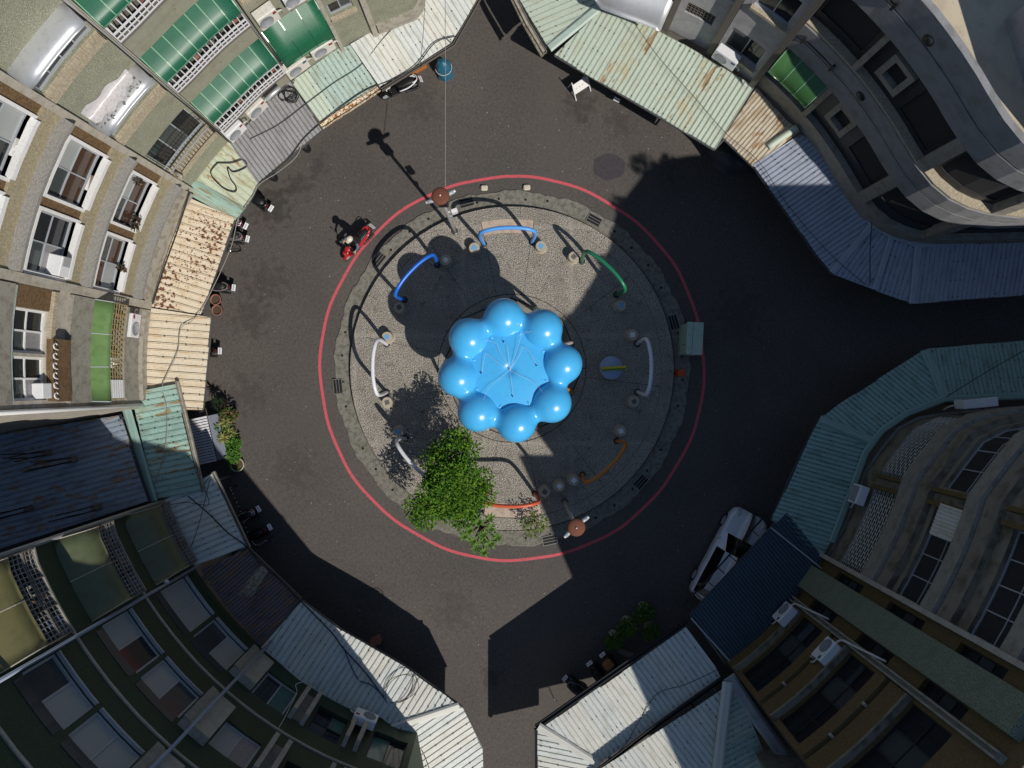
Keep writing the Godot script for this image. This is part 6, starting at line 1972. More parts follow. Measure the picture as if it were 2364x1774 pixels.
func make_plants() -> void:
	var base := Vector3(-2.341, 3, 3.841)
	base.y = 0.258
	var t := thing("leafy_tree", "dense bright green small tree growing on the island", "tree", base)
	var st := begin(true)
	tube(st, spline([Vector3(0, 0, 0), Vector3(0.05, 0.8, 0.04), Vector3(-0.04, 1.5, 0.02), Vector3(0, 2.2, 0)], 4), 0.1, 10, true, 0.6)
	obj("trunk", st, M.bark, t)
	var clumps := []
	var spots := []
	for i in 46:
		var a := i * 2.39996
		var r := sqrt((i + 0.5) / 46.0) * (0.86 + 0.2 * sin(a * 3.0 + 0.6) + 0.12 * sin(a * 5.0 + 2.0))
		var q := Vector3(cos(a) * r * 1.35, 2.75 + (1.0 - r * r) * 0.95 * rng.randf_range(0.35, 1.0) - r * 0.3, sin(a) * r * 1.85)
		spots.append(q)
		clumps.append([q, rng.randf_range(0.24, 0.5), 170])
	clumps.append([Vector3(0.35, 2.9, -1.75), 0.45, 190])
	clumps.append([Vector3(0.75, 2.8, -1.3), 0.42, 170])
	clumps.append([Vector3(1.1, 2.6, 0.2), 0.4, 170])
	clumps.append([Vector3(-1.45, 2.2, 1.0), 0.5, 200])
	clumps.append([Vector3(-1.2, 2.0, 1.5), 0.45, 190])
	for i in 12:
		st = begin(true)
		var e: Vector3 = spots[i]
		tube(st, spline([Vector3(0, 1.2 + 0.08 * i, 0), e * 0.4 + Vector3(0, 1.3, 0), e], 3), 0.04, 6, true, 0.4)
		obj("limb", st, M.bark, t)
	st = begin()
	leaves(st, clumps, 0.15, 0.062, [Color(0.04, 0.12, 0.01), Color(0.07, 0.17, 0.014), Color(0.13, 0.24, 0.02), Color(0.025, 0.075, 0.01), Color(0.1, 0.2, 0.02)])
	obj("crown", st, M.leaf, t)
	# plumeria with rosettes of long leaves
	base = Vector3(-1.319, 1.5, 5.993)
	base.y = 0.05
	t = thing("plumeria_shrub", "shrub with rosettes of long glossy leaves at the bottom kerb", "shrub", base)
	for i in 13:
		var a := TAU * i / 13.0 * 2.4
		var r := 0.15 + 0.62 * sqrt(float(i) / 13.0)
		var tip := Vector3(cos(a) * r, 1.2 + rng.randf() * 0.5 - r * 0.3, sin(a) * r * 1.05 + 0.12)
		st = begin(true)
		tube(st, spline([Vector3(0, 0, 0), Vector3(tip.x * 0.3, tip.y * 0.5, tip.z * 0.3), tip], 3), 0.035, 7, true, 0.6)
		obj("stem", st, M.bark, t)
		st = begin()
		var n := 9
		for k in n:
			var b := TAU * k / n + rng.randf() * 0.4
			one_leaf(st, tip + Vector3(0, rng.randf() * 0.05, 0), Vector3(cos(b), 0.18 + rng.randf() * 0.3, sin(b)).normalized(), rng.randf_range(0.24, 0.34), 0.1, [Color(0.1, 0.19, 0.03), Color(0.13, 0.22, 0.05), Color(0.07, 0.15, 0.03)][k % 3], 0.4)
		obj("leaf_rosette", st, M.leaf, t)
	base = Vector3(0.907, 0.8, 5.829)
	base.y = 0.19
	t = thing("small_shrub", "small loose yellow green shrub beside the orange red arch", "shrub", base)
	var tufts := []
	for i in 9:
		var a := TAU * i / 9.0
		var tip := Vector3(cos(a) * rng.randf_range(0.2, 0.5), rng.randf_range(0.5, 1.0), sin(a) * rng.randf_range(0.2, 0.5))
		st = begin(true)
		tube(st, [Vector3.ZERO, tip * 0.5, tip], 0.014, 5, true, 0.5)
		obj("stem", st, M.bark, t)
		tufts.append([tip, 0.18, 26])
	st = begin()
	leaves(st, tufts, 0.16, 0.055, [Color(0.12, 0.18, 0.04), Color(0.16, 0.2, 0.05), Color(0.08, 0.13, 0.03)])
	obj("foliage", st, M.leaf, t)
	# potted plants along the left kerb
	var pots := [
		[Vector3(-12.311, 0.9, 0.808), 0, "spiky dark rosette plant in a pot beside the cream awning"], [Vector3(-11.811, 0.9, 1.308), 2, "broad reddish green potted plant behind the white slatted table"],
		[Vector3(-12.08, 0.9, 1.539), 1, "pale variegated potted plant next to the white slatted table"], [Vector3(-11.965, 0.9, 2.077), 1, "second variegated potted plant below the first"],
		[Vector3(-11.715, 0.9, 2.501), 3, "rounded bright green potted bush near the round planter"], [Vector3(-11.736, 0.7, 3.002), 3, "low green potted bush touching the round planter"], [Vector3(-12.166, 0.5, 1.852), 3, "small dark green filler plant between the variegated pots"]]
	for p in pots:
		var b: Vector3 = p[0]
		var q := thing("potted_plant", p[2], "potted plant", Vector3(b.x, 0.0, b.z), rng.randf() * 3, "potted plants along the left kerb")
		st = begin(true)
		lathe(st, Transform3D(), [Vector2(0.14, 0.0), Vector2(0.19, 0.3), Vector2(0.2, 0.3), Vector2(0.2, 0.33), Vector2(0.17, 0.33), Vector2(0.16, 0.28), Vector2(0.0, 0.28)], 16)
		obj("pot", st, M.terracotta, q)
		st = begin()
		match p[1]:
			0:
				for k in 26:
					var a := TAU * k / 26 * 3.0
					one_leaf(st, Vector3(0, 0.65, 0), Vector3(cos(a), rng.randf_range(-0.1, 0.7), sin(a)).normalized(), rng.randf_range(0.3, 0.46), 0.06, Color(0.018, 0.03, 0.016), 0.5)
			1:
				for g in 3:
					var c0 := Vector3(rng.randf_range(-0.16, 0.16), 0.5 + 0.15 * g, rng.randf_range(-0.16, 0.16))
					for k in 13:
						var a := TAU * k / 13 + g
						one_leaf(st, c0, Vector3(cos(a), rng.randf_range(0.0, 0.6), sin(a)).normalized(), rng.randf_range(0.24, 0.38), 0.085, [Color(0.28, 0.26, 0.1), Color(0.2, 0.22, 0.07), Color(0.1, 0.14, 0.04)][k % 3], 0.45)
			2:
				leaves(st, [[Vector3(0, 0.75, 0), 0.32, 170]], 0.17, 0.07, [Color(0.1, 0.07, 0.035), Color(0.07, 0.11, 0.03), Color(0.12, 0.13, 0.05)])
			3:
				leaves(st, [[Vector3(0, 0.6, 0), 0.3, 260], [Vector3(0.12, 0.55, 0.12), 0.24, 130]], 0.13, 0.06, [Color(0.05, 0.15, 0.02), Color(0.07, 0.18, 0.03), Color(0.1, 0.2, 0.03)])
		obj("foliage", st, M.leaf, q)
	var b2 := Vector3(-11.639, 0.3, 3.415)
	t = thing("round_planter", "round pale planter bowl with dry soil and thin grass", "planter", Vector3(b2.x, 0, b2.z))
	st = begin(true)
	lathe(st, Transform3D(), [Vector2(0.22, 0.0), Vector2(0.28, 0.38), Vector2(0.3, 0.38), Vector2(0.3, 0.41), Vector2(0.265, 0.41), Vector2(0.25, 0.35)], 24)
	obj("bowl", st, M.planter, t)
	st = begin(true)
	lathe(st, Transform3D(), [Vector2(0.255, 0.35), Vector2(0.12, 0.37), Vector2(0.0, 0.36)], 16)
	obj("soil", st, M.soil, t)
	st = begin()
	for k in 40:
		var a := rng.randf() * TAU
		one_leaf(st, Vector3(cos(a) * 0.12 - 0.1, 0.36, sin(a) * 0.12 + 0.04), Vector3(cos(a), 0.9, sin(a)).normalized(), rng.randf_range(0.2, 0.36), 0.02, Color(0.09, 0.15, 0.03), 0.6)
	obj("grass_tuft", st, M.leaf, t)
	for p in [[Vector3(-12.559, 0.4, -3.58), "terracotta pot with dry soil nearer the plain cream awning"], [Vector3(-12.5, 0.4, -3.13), "terracotta pot with cracked soil, the lower of two"]]:
		var b: Vector3 = p[0]
		var q := thing("terracotta_pot", p[1], "flower pot", Vector3(b.x, 0, b.z), 0.0, "empty pots by the cream awning")
		st = begin(true)
		lathe(st, Transform3D(), [Vector2(0.15, 0.0), Vector2(0.21, 0.32), Vector2(0.23, 0.32), Vector2(0.23, 0.37), Vector2(0.195, 0.37), Vector2(0.19, 0.3)], 22)
		obj("pot", st, M.terracotta, q)
		st = begin(true)
		lathe(st, Transform3D(), [Vector2(0.192, 0.3), Vector2(0.08, 0.31), Vector2(0.0, 0.3)], 14)
		obj("soil", st, M.soil, q)
	# planting in the shade at the lower right
	for p in [[Vector3(5.598, 1, 9.509), 0.34, "leafy green shrub in a white pot in the lower right shade"], [Vector3(4.886, 0.9, 10.118), 0.36, "dark shrub in the lower right shade nearer the bottom alley"], [Vector3(5.848, 0.9, 10.349), 0.3, "dim low shrub under the edge of the white awning"], [Vector3(4.323, 0.8, 10.712), 0.3, "dim shrub next to the leaning grey plank"]]:
		var b: Vector3 = p[0]
		var q := thing("shade_shrub", p[2], "potted plant", Vector3(b.x, 0, b.z), 0.0, "plants in the lower right shade")
		st = begin(true)
		lathe(st, Transform3D(), [Vector2(0.2, 0.0), Vector2(0.26, 0.4), Vector2(0.28, 0.42), Vector2(0.0, 0.38)], 18)
		obj("pot", st, M.planter, q)
		st = begin()
		leaves(st, [[Vector3(0, 0.75, 0), p[1], 230], [Vector3(-0.2, 0.7, 0.15), p[1] * 0.7, 110]], 0.15, 0.065, [Color(0.06, 0.14, 0.02), Color(0.1, 0.17, 0.03), Color(0.04, 0.1, 0.02)])
		obj("foliage", st, M.leaf, q)

# ------------------------------------------------------------------ scooters, bicycle, car
func wheel(parent: Node3D, at: Vector3, r: float, w: float, rim: Material) -> void:
	var turn := Basis(Vector3.FORWARD, PI / 2)
	var st := begin(true)
	lathe(st, Transform3D(turn, at), [Vector2(r * 0.68, -w * 0.4), Vector2(r * 0.9, -w * 0.5), Vector2(r, -w * 0.25), Vector2(r, w * 0.25), Vector2(r * 0.9, w * 0.5), Vector2(r * 0.68, w * 0.4)], 22)
	var o := obj("wheel", st, M.rubber, parent)
	st = begin(true)
	lathe(st, Transform3D(turn, at), [Vector2(0.0, -w * 0.42), Vector2(r * 0.2, -w * 0.4), Vector2(r * 0.3, -w * 0.2), Vector2(r * 0.62, -w * 0.25), Vector2(r * 0.7, -w * 0.4), Vector2(r * 0.7, w * 0.4), Vector2(r * 0.62, w * 0.25), Vector2(r * 0.3, w * 0.2), Vector2(r * 0.2, w * 0.4), Vector2(0.0, w * 0.42)], 18)
	obj("rim", st, rim, o)

# local axes: +z is forward, y up
func scooter(label: String, at: Vector3, heading: Vector2, body: Material, accent: Material, called := "scooter", trunk := false, group := "parked scooters") -> Node3D:
	var t := thing(called, label, "scooter", Vector3(at.x, 0.0, at.z), atan2(heading.x, heading.y), group)
	wheel(t, Vector3(0, 0.24, 0.62), 0.24, 0.1, M.alu)
	wheel(t, Vector3(0, 0.24, -0.62), 0.24, 0.12, M.alu)
	var st := begin(true)
	loft(st, Transform3D(), [[-0.86, 0.66, 0.06, 0.07, 2.2], [-0.78, 0.62, 0.13, 0.13, 2.4], [-0.55, 0.56, 0.18, 0.2, 2.6], [-0.25, 0.52, 0.19, 0.22, 2.8], [0.0, 0.47, 0.17, 0.2, 2.8], [0.08, 0.4, 0.14, 0.14, 2.6]], 18)
	obj("rear_body", st, body, t)
	st = begin(true)
	loft(st, Transform3D(), [[-0.74, 0.77, 0.07, 0.03, 2.4], [-0.6, 0.79, 0.14, 0.055, 2.6], [-0.3, 0.77, 0.15, 0.06, 2.8], [-0.22, 0.75, 0.15, 0.055, 2.8], [-0.05, 0.74, 0.13, 0.05, 2.6], [0.06, 0.72, 0.06, 0.03, 2.2]], 16)
	obj("seat", st, M.seat, t)
	st = begin()
	bx(st, Vector3(0, 0.3, 0.22), Vector3(0.34, 0.09, 0.46), 0.03)
	obj("floorboard", st, M.plastic_black, t)
	st = begin(true)
	loft(st, Transform3D(Basis(Vector3.RIGHT, -PI / 2 + 0.32), Vector3(0, 0.28, 0.42)), [[0.0, 0.0, 0.17, 0.06, 2.8], [0.25, 0.0, 0.2, 0.07, 2.8], [0.48, 0.0, 0.17, 0.08, 2.6], [0.66, 0.0, 0.11, 0.07, 2.4], [0.72, 0.0, 0.05, 0.03, 2.2]], 16)
	obj("leg_shield", st, body, t)
	st = begin(true)
	loft(st, Transform3D(), [[0.34, 0.44, 0.05, 0.03, 2.2], [0.5, 0.5, 0.08, 0.05, 2.4], [0.68, 0.49, 0.085, 0.05, 2.4], [0.84, 0.38, 0.06, 0.05, 2.2], [0.88, 0.3, 0.03, 0.03, 2.2]], 14)
	obj("front_fender", st, body, t)
	st = begin(true)
	loft(st, Transform3D(Basis(Vector3.RIGHT, 0.25), Vector3(0, 1.0, 0.38)), [[-0.1, 0.0, 0.06, 0.04, 2.4], [0.0, 0.0, 0.13, 0.07, 2.6], [0.12, -0.02, 0.11, 0.07, 2.6], [0.2, -0.05, 0.05, 0.04, 2.2]], 14)
	obj("handlebar_cover", st, accent, t)
	st = begin(true)
	tube(st, spline([Vector3(-0.34, 1.0, 0.24), Vector3(-0.2, 1.02, 0.34), Vector3(0, 1.0, 0.38), Vector3(0.2, 1.02, 0.34), Vector3(0.34, 1.0, 0.24)], 3), 0.018, 8)
	obj("handlebar", st, M.dark_steel, t)
	for s in [-1, 1]:
		st = begin(true)
		tube(st, [Vector3(s * 0.24, 1.0, 0.31), Vector3(s * 0.37, 1.0, 0.23)], 0.026, 8)
		obj("grip", st, M.rubber, t)
		st = begin(true)
		tube(st, spline([Vector3(s * 0.2, 1.02, 0.34), Vector3(s * 0.25, 1.14, 0.38), Vector3(s * 0.32, 1.2, 0.36)], 3), 0.009, 6)
		var mr := obj("mirror_arm", st, M.chrome, t)
		st = begin(true)
		loft(st, Transform3D(Basis(), Vector3(s * 0.35, 1.22, 0.36)), [[-0.02, 0.0, 0.06, 0.035, 2.4], [0.02, 0.0, 0.05, 0.03, 2.4]], 12)
		obj("mirror", st, M.mirror, mr)
	st = begin(true)
	loft(st, Transform3D(), [[0.5, 0.82, 0.1, 0.05, 2.4], [0.62, 0.8, 0.07, 0.04, 2.2], [0.66, 0.78, 0.03, 0.02, 2.2]], 12)
	obj("headlight", st, M.lamp_glass, t)
	# coloured side strakes and grab rail at the back
	for s in [-1, 1]:
		st = begin(true)
		tube(st, spline([Vector3(s * 0.15, 0.52, 0.0), Vector3(s * 0.2, 0.6, -0.3), Vector3(s * 0.17, 0.7, -0.62), Vector3(s * 0.06, 0.74, -0.84)], 4), 0.035, 7, true, 0.7)
		obj("side_strake", st, accent, t)
	st = begin(true)
	tube(st, spline([Vector3(-0.14, 0.8, -0.6), Vector3(-0.12, 0.84, -0.8), Vector3(0, 0.85, -0.86), Vector3(0.12, 0.84, -0.8), Vector3(0.14, 0.8, -0.6)], 4), 0.018, 7)
	obj("grab_rail", st, accent, t)
	st = begin()
	box(st, Transform3D(Basis(Vector3.RIGHT, 0.5), Vector3(0, 0.68, -0.87)), Vector3(0.16, 0.07, 0.05), 0.015)
	obj("tail_light", st, M.tail, t)
	st = begin()
	bar(st, Vector3(0, 0.5, -0.7), Vector3(0, 0.44, -0.98), 0.09, 0.03)
	obj("rear_mudguard", st, M.plastic_black, t)
	st = begin()
	box(st, Transform3D(Basis(Vector3.RIGHT, 0.75), Vector3(0, 0.52, -1.0)), Vector3(0.27, 0.16, 0.012))
	obj("number_plate", st, M.plate, t)
	st = begin(true)
	tube(st, spline([Vector3(0.16, 0.3, -0.2), Vector3(0.2, 0.3, -0.5), Vector3(0.22, 0.36, -0.82)], 3), 0.055, 9)
	obj("exhaust", st, M.dark_steel, t)
	st = begin()
	bar(st, Vector3(-0.12, 0.25, 0.0), Vector3(-0.24, 0.02, -0.08), 0.025)
	obj("kickstand", st, M.dark_steel, t)
	if trunk:
		st = begin()
		bx(st, Vector3(0, 1.0, -0.72), Vector3(0.4, 0.28, 0.36), 0.06)
		obj("top_box", st, M.cardboard, t)
	return t

func make_rider(at: Vector3, heading: Vector2) -> void:
	var turn := atan2(heading.x, heading.y)
	var t := thing("person", "person in dark top and blue grey sleeves riding the red scooter with pale helmet", "person", Vector3(at.x, 0.0, at.z), turn)
	var jacket := Color(0.012, 0.013, 0.016)
	var sleeve := Color(0.13, 0.15, 0.22)
	var trouser := Color(0.01, 0.01, 0.012)
	var skin := Color(0.45, 0.3, 0.22)
	var shoe := Color(0.3, 0.24, 0.14)
	var bones := []   # a, b, ra, rb, colour
	var hip := Vector3(0, 0.9, -0.16)
	var chest := Vector3(0, 1.28, -0.08)
	var neck := Vector3(0, 1.48, -0.03)
	bones.append([hip, Vector3(0, 1.08, -0.13), 0.15, 0.14, jacket])
	bones.append([Vector3(0, 1.08, -0.13), chest, 0.14, 0.155, jacket])
	bones.append([chest, neck, 0.13, 0.055, jacket])
	bones.append([neck, Vector3(0, 1.58, 0.02), 0.05, 0.055, skin])
	for s in [-1.0, 1.0]:
		bones.append([Vector3(s * 0.06, 1.38, -0.06), Vector3(s * 0.19, 1.37, -0.05), 0.09, 0.075, jacket])
		bones.append([Vector3(s * 0.19, 1.37, -0.05), Vector3(s * 0.32, 1.16, 0.05), 0.068, 0.05, sleeve])
		bones.append([Vector3(s * 0.32, 1.16, 0.05), Vector3(s * 0.32, 1.06, 0.2), 0.05, 0.036, sleeve])
		bones.append([Vector3(s * 0.09, 0.88, -0.14), Vector3(s * 0.2, 0.8, 0.24), 0.095, 0.065, trouser])
		bones.append([Vector3(s * 0.2, 0.8, 0.24), Vector3(s * 0.16, 0.44, 0.2), 0.06, 0.042, trouser])
		bones.append([Vector3(s * 0.16, 0.4, 0.18), Vector3(s * 0.17, 0.385, 0.36), 0.042, 0.036, shoe])
	var field := func(p: Vector3) -> float:
		var d := 9.0
		for b in bones:
			d = smin(d, capsule(p, b[0], b[1], b[2], b[3]), 0.05)
		return d
	var tint := func(p: Vector3) -> Color:
		var best := 9.0
		var c := jacket
		for b in bones:
			var d := capsule(p, b[0], b[1], b[2], b[3])
			if d < best:
				best = d; c = b[4]
		return c
	var st := nets(field, Vector3(-0.5, 0.3, -0.4), Vector3(0.5, 1.68, 0.5), 0.028, tint)
	# hands closed round the grips, each finger its own chain
	for s in [-1.0, 1.0]:
		var hb := []
		var w := Vector3(s * 0.32, 1.06, 0.2)
		var k := Vector3(s * 0.31, 1.045, 0.26)
		hb.append([w, k, 0.03, 0.034])
		for f in 4:
			var o: float = s * (0.345 - f * 0.022)
			var z := 0.255 + f * 0.012
			hb.append([Vector3(o, 1.05, z), Vector3(o, 1.035, z + 0.04), 0.011, 0.01])
			hb.append([Vector3(o, 1.035, z + 0.04), Vector3(o, 0.985, z + 0.035), 0.01, 0.009])
			hb.append([Vector3(o, 0.985, z + 0.035), Vector3(o, 0.972, z + 0.005 + f * 0.002), 0.009, 0.008])
		hb.append([Vector3(s * 0.29, 1.045, 0.225), Vector3(s * 0.272, 1.01, 0.245), 0.013, 0.011])
		hb.append([Vector3(s * 0.272, 1.01, 0.245), Vector3(s * 0.285, 0.975, 0.262), 0.011, 0.009])
		var hand := func(p: Vector3) -> float:
			var d := 9.0
			for b in hb:
				d = smin(d, capsule(p, b[0], b[1], b[2], b[3]), 0.008)
			return d
		nets(hand, Vector3(s * 0.31 - 0.08, 0.94, 0.16), Vector3(s * 0.31 + 0.08, 1.11, 0.36), 0.008, func(_p: Vector3) -> Color: return skin, st)
	# face under the helmet rim
	var head := Vector3(0, 1.64, 0.05)
	var face := func(p: Vector3) -> float:
		var q := p - head
		var d := Vector3(q.x / 0.078, q.y / 0.11, q.z / 0.095).length() * 0.085 - 0.085
		d = smin(d, capsule(p, head + Vector3(0, 0.0, 0.085), head + Vector3(0, -0.025, 0.105), 0.012, 0.016), 0.02)
		d = smin(d, capsule(p, head + Vector3(-0.02, -0.058, 0.082), head + Vector3(0.02, -0.058, 0.082), 0.009, 0.009), 0.012)
		for s in [-1.0, 1.0]:
			d = smin(d, capsule(p, head + Vector3(s * 0.08, 0.01, 0), head + Vector3(s * 0.082, -0.03, 0), 0.016, 0.012), 0.012)
			d = maxf(d, -(p.distance_to(head + Vector3(s * 0.03, 0.008, 0.1)) - 0.014))
		return d
	var facetint := func(p: Vector3) -> Color:
		var q := p - head
		if absf(q.y - 0.008) < 0.014 and absf(absf(q.x) - 0.03) < 0.014 and q.z > 0.06:
			return Color(0.02, 0.015, 0.012)
		if absf(q.y + 0.058) < 0.009 and absf(q.x) < 0.024 and q.z > 0.06:
			return Color(0.3, 0.12, 0.1)
		return skin if q.y < 0.05 else Color(0.012, 0.01, 0.01)
	nets(face, head + Vector3(-0.13, -0.15, -0.14), head + Vector3(0.13, 0.15, 0.16), 0.011, facetint, st)
	inst("figure", st.commit(), M.body, t)
	st = begin(true)
	loft(st, Transform3D(Basis(Vector3.RIGHT, -PI / 2), Vector3(0, 1.665, 0.035)), [[0.0, 0.0, 0.125, 0.145, 2.0], [0.04, 0.0, 0.13, 0.15, 2.0], [0.09, 0.0, 0.115, 0.132, 2.0], [0.125, 0.0, 0.085, 0.1, 2.0], [0.148, 0.0, 0.04, 0.05, 2.0], [0.153, 0.0, 0.005, 0.005, 2.0]], 24)
	obj("helmet", st, M.helmet, t)
	st = begin(true)
	loft(st, Transform3D(), [[0.14, 1.69, 0.1, 0.012, 2.2], [0.2, 1.675, 0.075, 0.008, 2.2], [0.225, 1.665, 0.03, 0.006, 2.2]], 14)
	obj("helmet_peak", st, M.helmet, t)

func make_vehicles() -> void:
	var sc := scooter("red scooter ridden along the red line on the left", Vector3(-6.553, 0.4, -5.888), Vector2(-0.66, 0.75), M.red_body, M.red_body, "scooter", false, "moving scooter")
	make_rider(Vector3(sc.position.x, 0, sc.position.z), Vector2(-0.66, 0.75))
	var list := [
		[Vector3(-4.777, 0.5, -12.478), Vector2(-0.93, 0.37), "black_body", "white_body", "black scooter with white panels parked along the white awning at the top", false],
		[Vector3(-11.001, 0.4, -7.926), Vector2(-0.85, -0.53), "dark_body", "dark_body", "dark scooter parked at the lower end of the teal strip, rear outwards", false],
		[Vector3(-12.117, 0.4, -7.084), Vector2(-0.9, -0.43), "white_body", "tail", "white scooter with red trim under the rusty cream awning", false],
		[Vector3(-12.117, 0.4, -6.334), Vector2(-0.97, -0.22), "grey_body", "grey_body", "grey scooter parked second under the rusty cream awning", false],
		[Vector3(-12.721, 0.4, -4.155), Vector2(-0.99, -0.1), "dark_body", "grey_body", "dark green scooter with grey rail parked near the terracotta pots", false],
		[Vector3(-13.307, 0.4, -1.41), Vector2(-1.0, -0.02), "black_body", "black_body", "black scooter poking out below the plain cream awning", false],
		[Vector3(-11.55, 0.4, 5.747), Vector2(-0.87, 0.49), "white_body", "tail", "scooter with red tail in the lower left shade, the upper of two", false],
		[Vector3(-11.074, 0.4, 6.516), Vector2(-0.87, 0.49), "black_body", "dark_body", "black scooter in the lower left shade, the lower of two", false],
		[Vector3(4.43, 0.4, 12.19), Vector2(0.62, 0.78), "black_body", "tail", "scooter with an orange tail and brown box in the lower right shade", true],
		[Vector3(3.881, 0.4, 12.556), Vector2(0.62, 0.78), "black_body", "black_body", "black scooter in the lower right shade between the two others", false],
		[Vector3(2.984, 0.4, 13.051), Vector2(0.75, 0.66), "dark_body", "grey_body", "scooter with a pale rail in the lower right shade nearest the bottom alley", false],
		[Vector3(4.869, 0.4, -12.868), Vector2(0.45, -0.89), "black_body", "dark_body", "black scooter with a bright plate under the long pale green awning", false],
		[Vector3(5.821, 0.4, -12.758), Vector2(0.45, -0.89), "grey_body", "grey_body", "grey scooter mostly hidden under the long pale green awning", false]]
	for q in list:
		scooter(q[4], q[0], q[1], M[q[2]], M[q[3]], "scooter", q[5])
	# bicycle between the scooters on the left
	var b := Vector3(-12.304, 0.3, -5.602)
	var t := thing("bicycle", "silver bicycle with a red basket clip parked between two scooters on the left", "bicycle", Vector3(b.x, 0, b.z), atan2(-0.98, 0.12))
	for z in [-0.52, 0.52]:
		var st := begin(true)
		var ring := []
		for k in 25:
			ring.append(Vector3(0.0, 0.31 + 0.29 * sin(TAU * k / 24), z + 0.29 * cos(TAU * k / 24)))
		tube(st, ring, 0.02, 7, false)
		var w := obj("wheel", st, M.rubber, t)
		st = begin()
		for k in 9:
			var a := TAU * k / 9
			bar(st, Vector3(0, 0.31, z), Vector3(0, 0.31 + 0.28 * sin(a), z + 0.28 * cos(a)), 0.004)
		obj("spokes", st, M.chrome, w)
	for f in [[Vector3(0, 0.31, -0.52), Vector3(0, 0.36, -0.08), "chain_stay"], [Vector3(0, 0.31, -0.52), Vector3(0, 0.72, -0.2), "seat_stay"], [Vector3(0, 0.36, -0.08), Vector3(0, 0.8, -0.22), "seat_tube"], [Vector3(0, 0.36, -0.08), Vector3(0, 0.74, 0.36), "down_tube"], [Vector3(0, 0.72, -0.19), Vector3(0, 0.8, 0.34), "top_tube"], [Vector3(0, 0.31, 0.52), Vector3(0, 0.92, 0.32), "fork"]]:
		var st := begin(true)
		tube(st, [f[0], f[1]], 0.018, 8)
		obj(f[2], st, M.chrome, t)
	var st := begin(true)
	tube(st, spline([Vector3(-0.28, 0.98, 0.16), Vector3(-0.16, 0.98, 0.28), Vector3(0, 0.93, 0.32), Vector3(0.16, 0.98, 0.28), Vector3(0.28, 0.98, 0.16)], 3), 0.014, 7)
	obj("handlebar", st, M.chrome, t)
	st = begin(true)
	loft(st, Transform3D(), [[-0.36, 0.86, 0.08, 0.03, 2.4], [-0.22, 0.86, 0.07, 0.03, 2.4], [-0.08, 0.85, 0.02, 0.02, 2.2]], 12)
	obj("saddle", st, M.red_body, t)
	make_car()

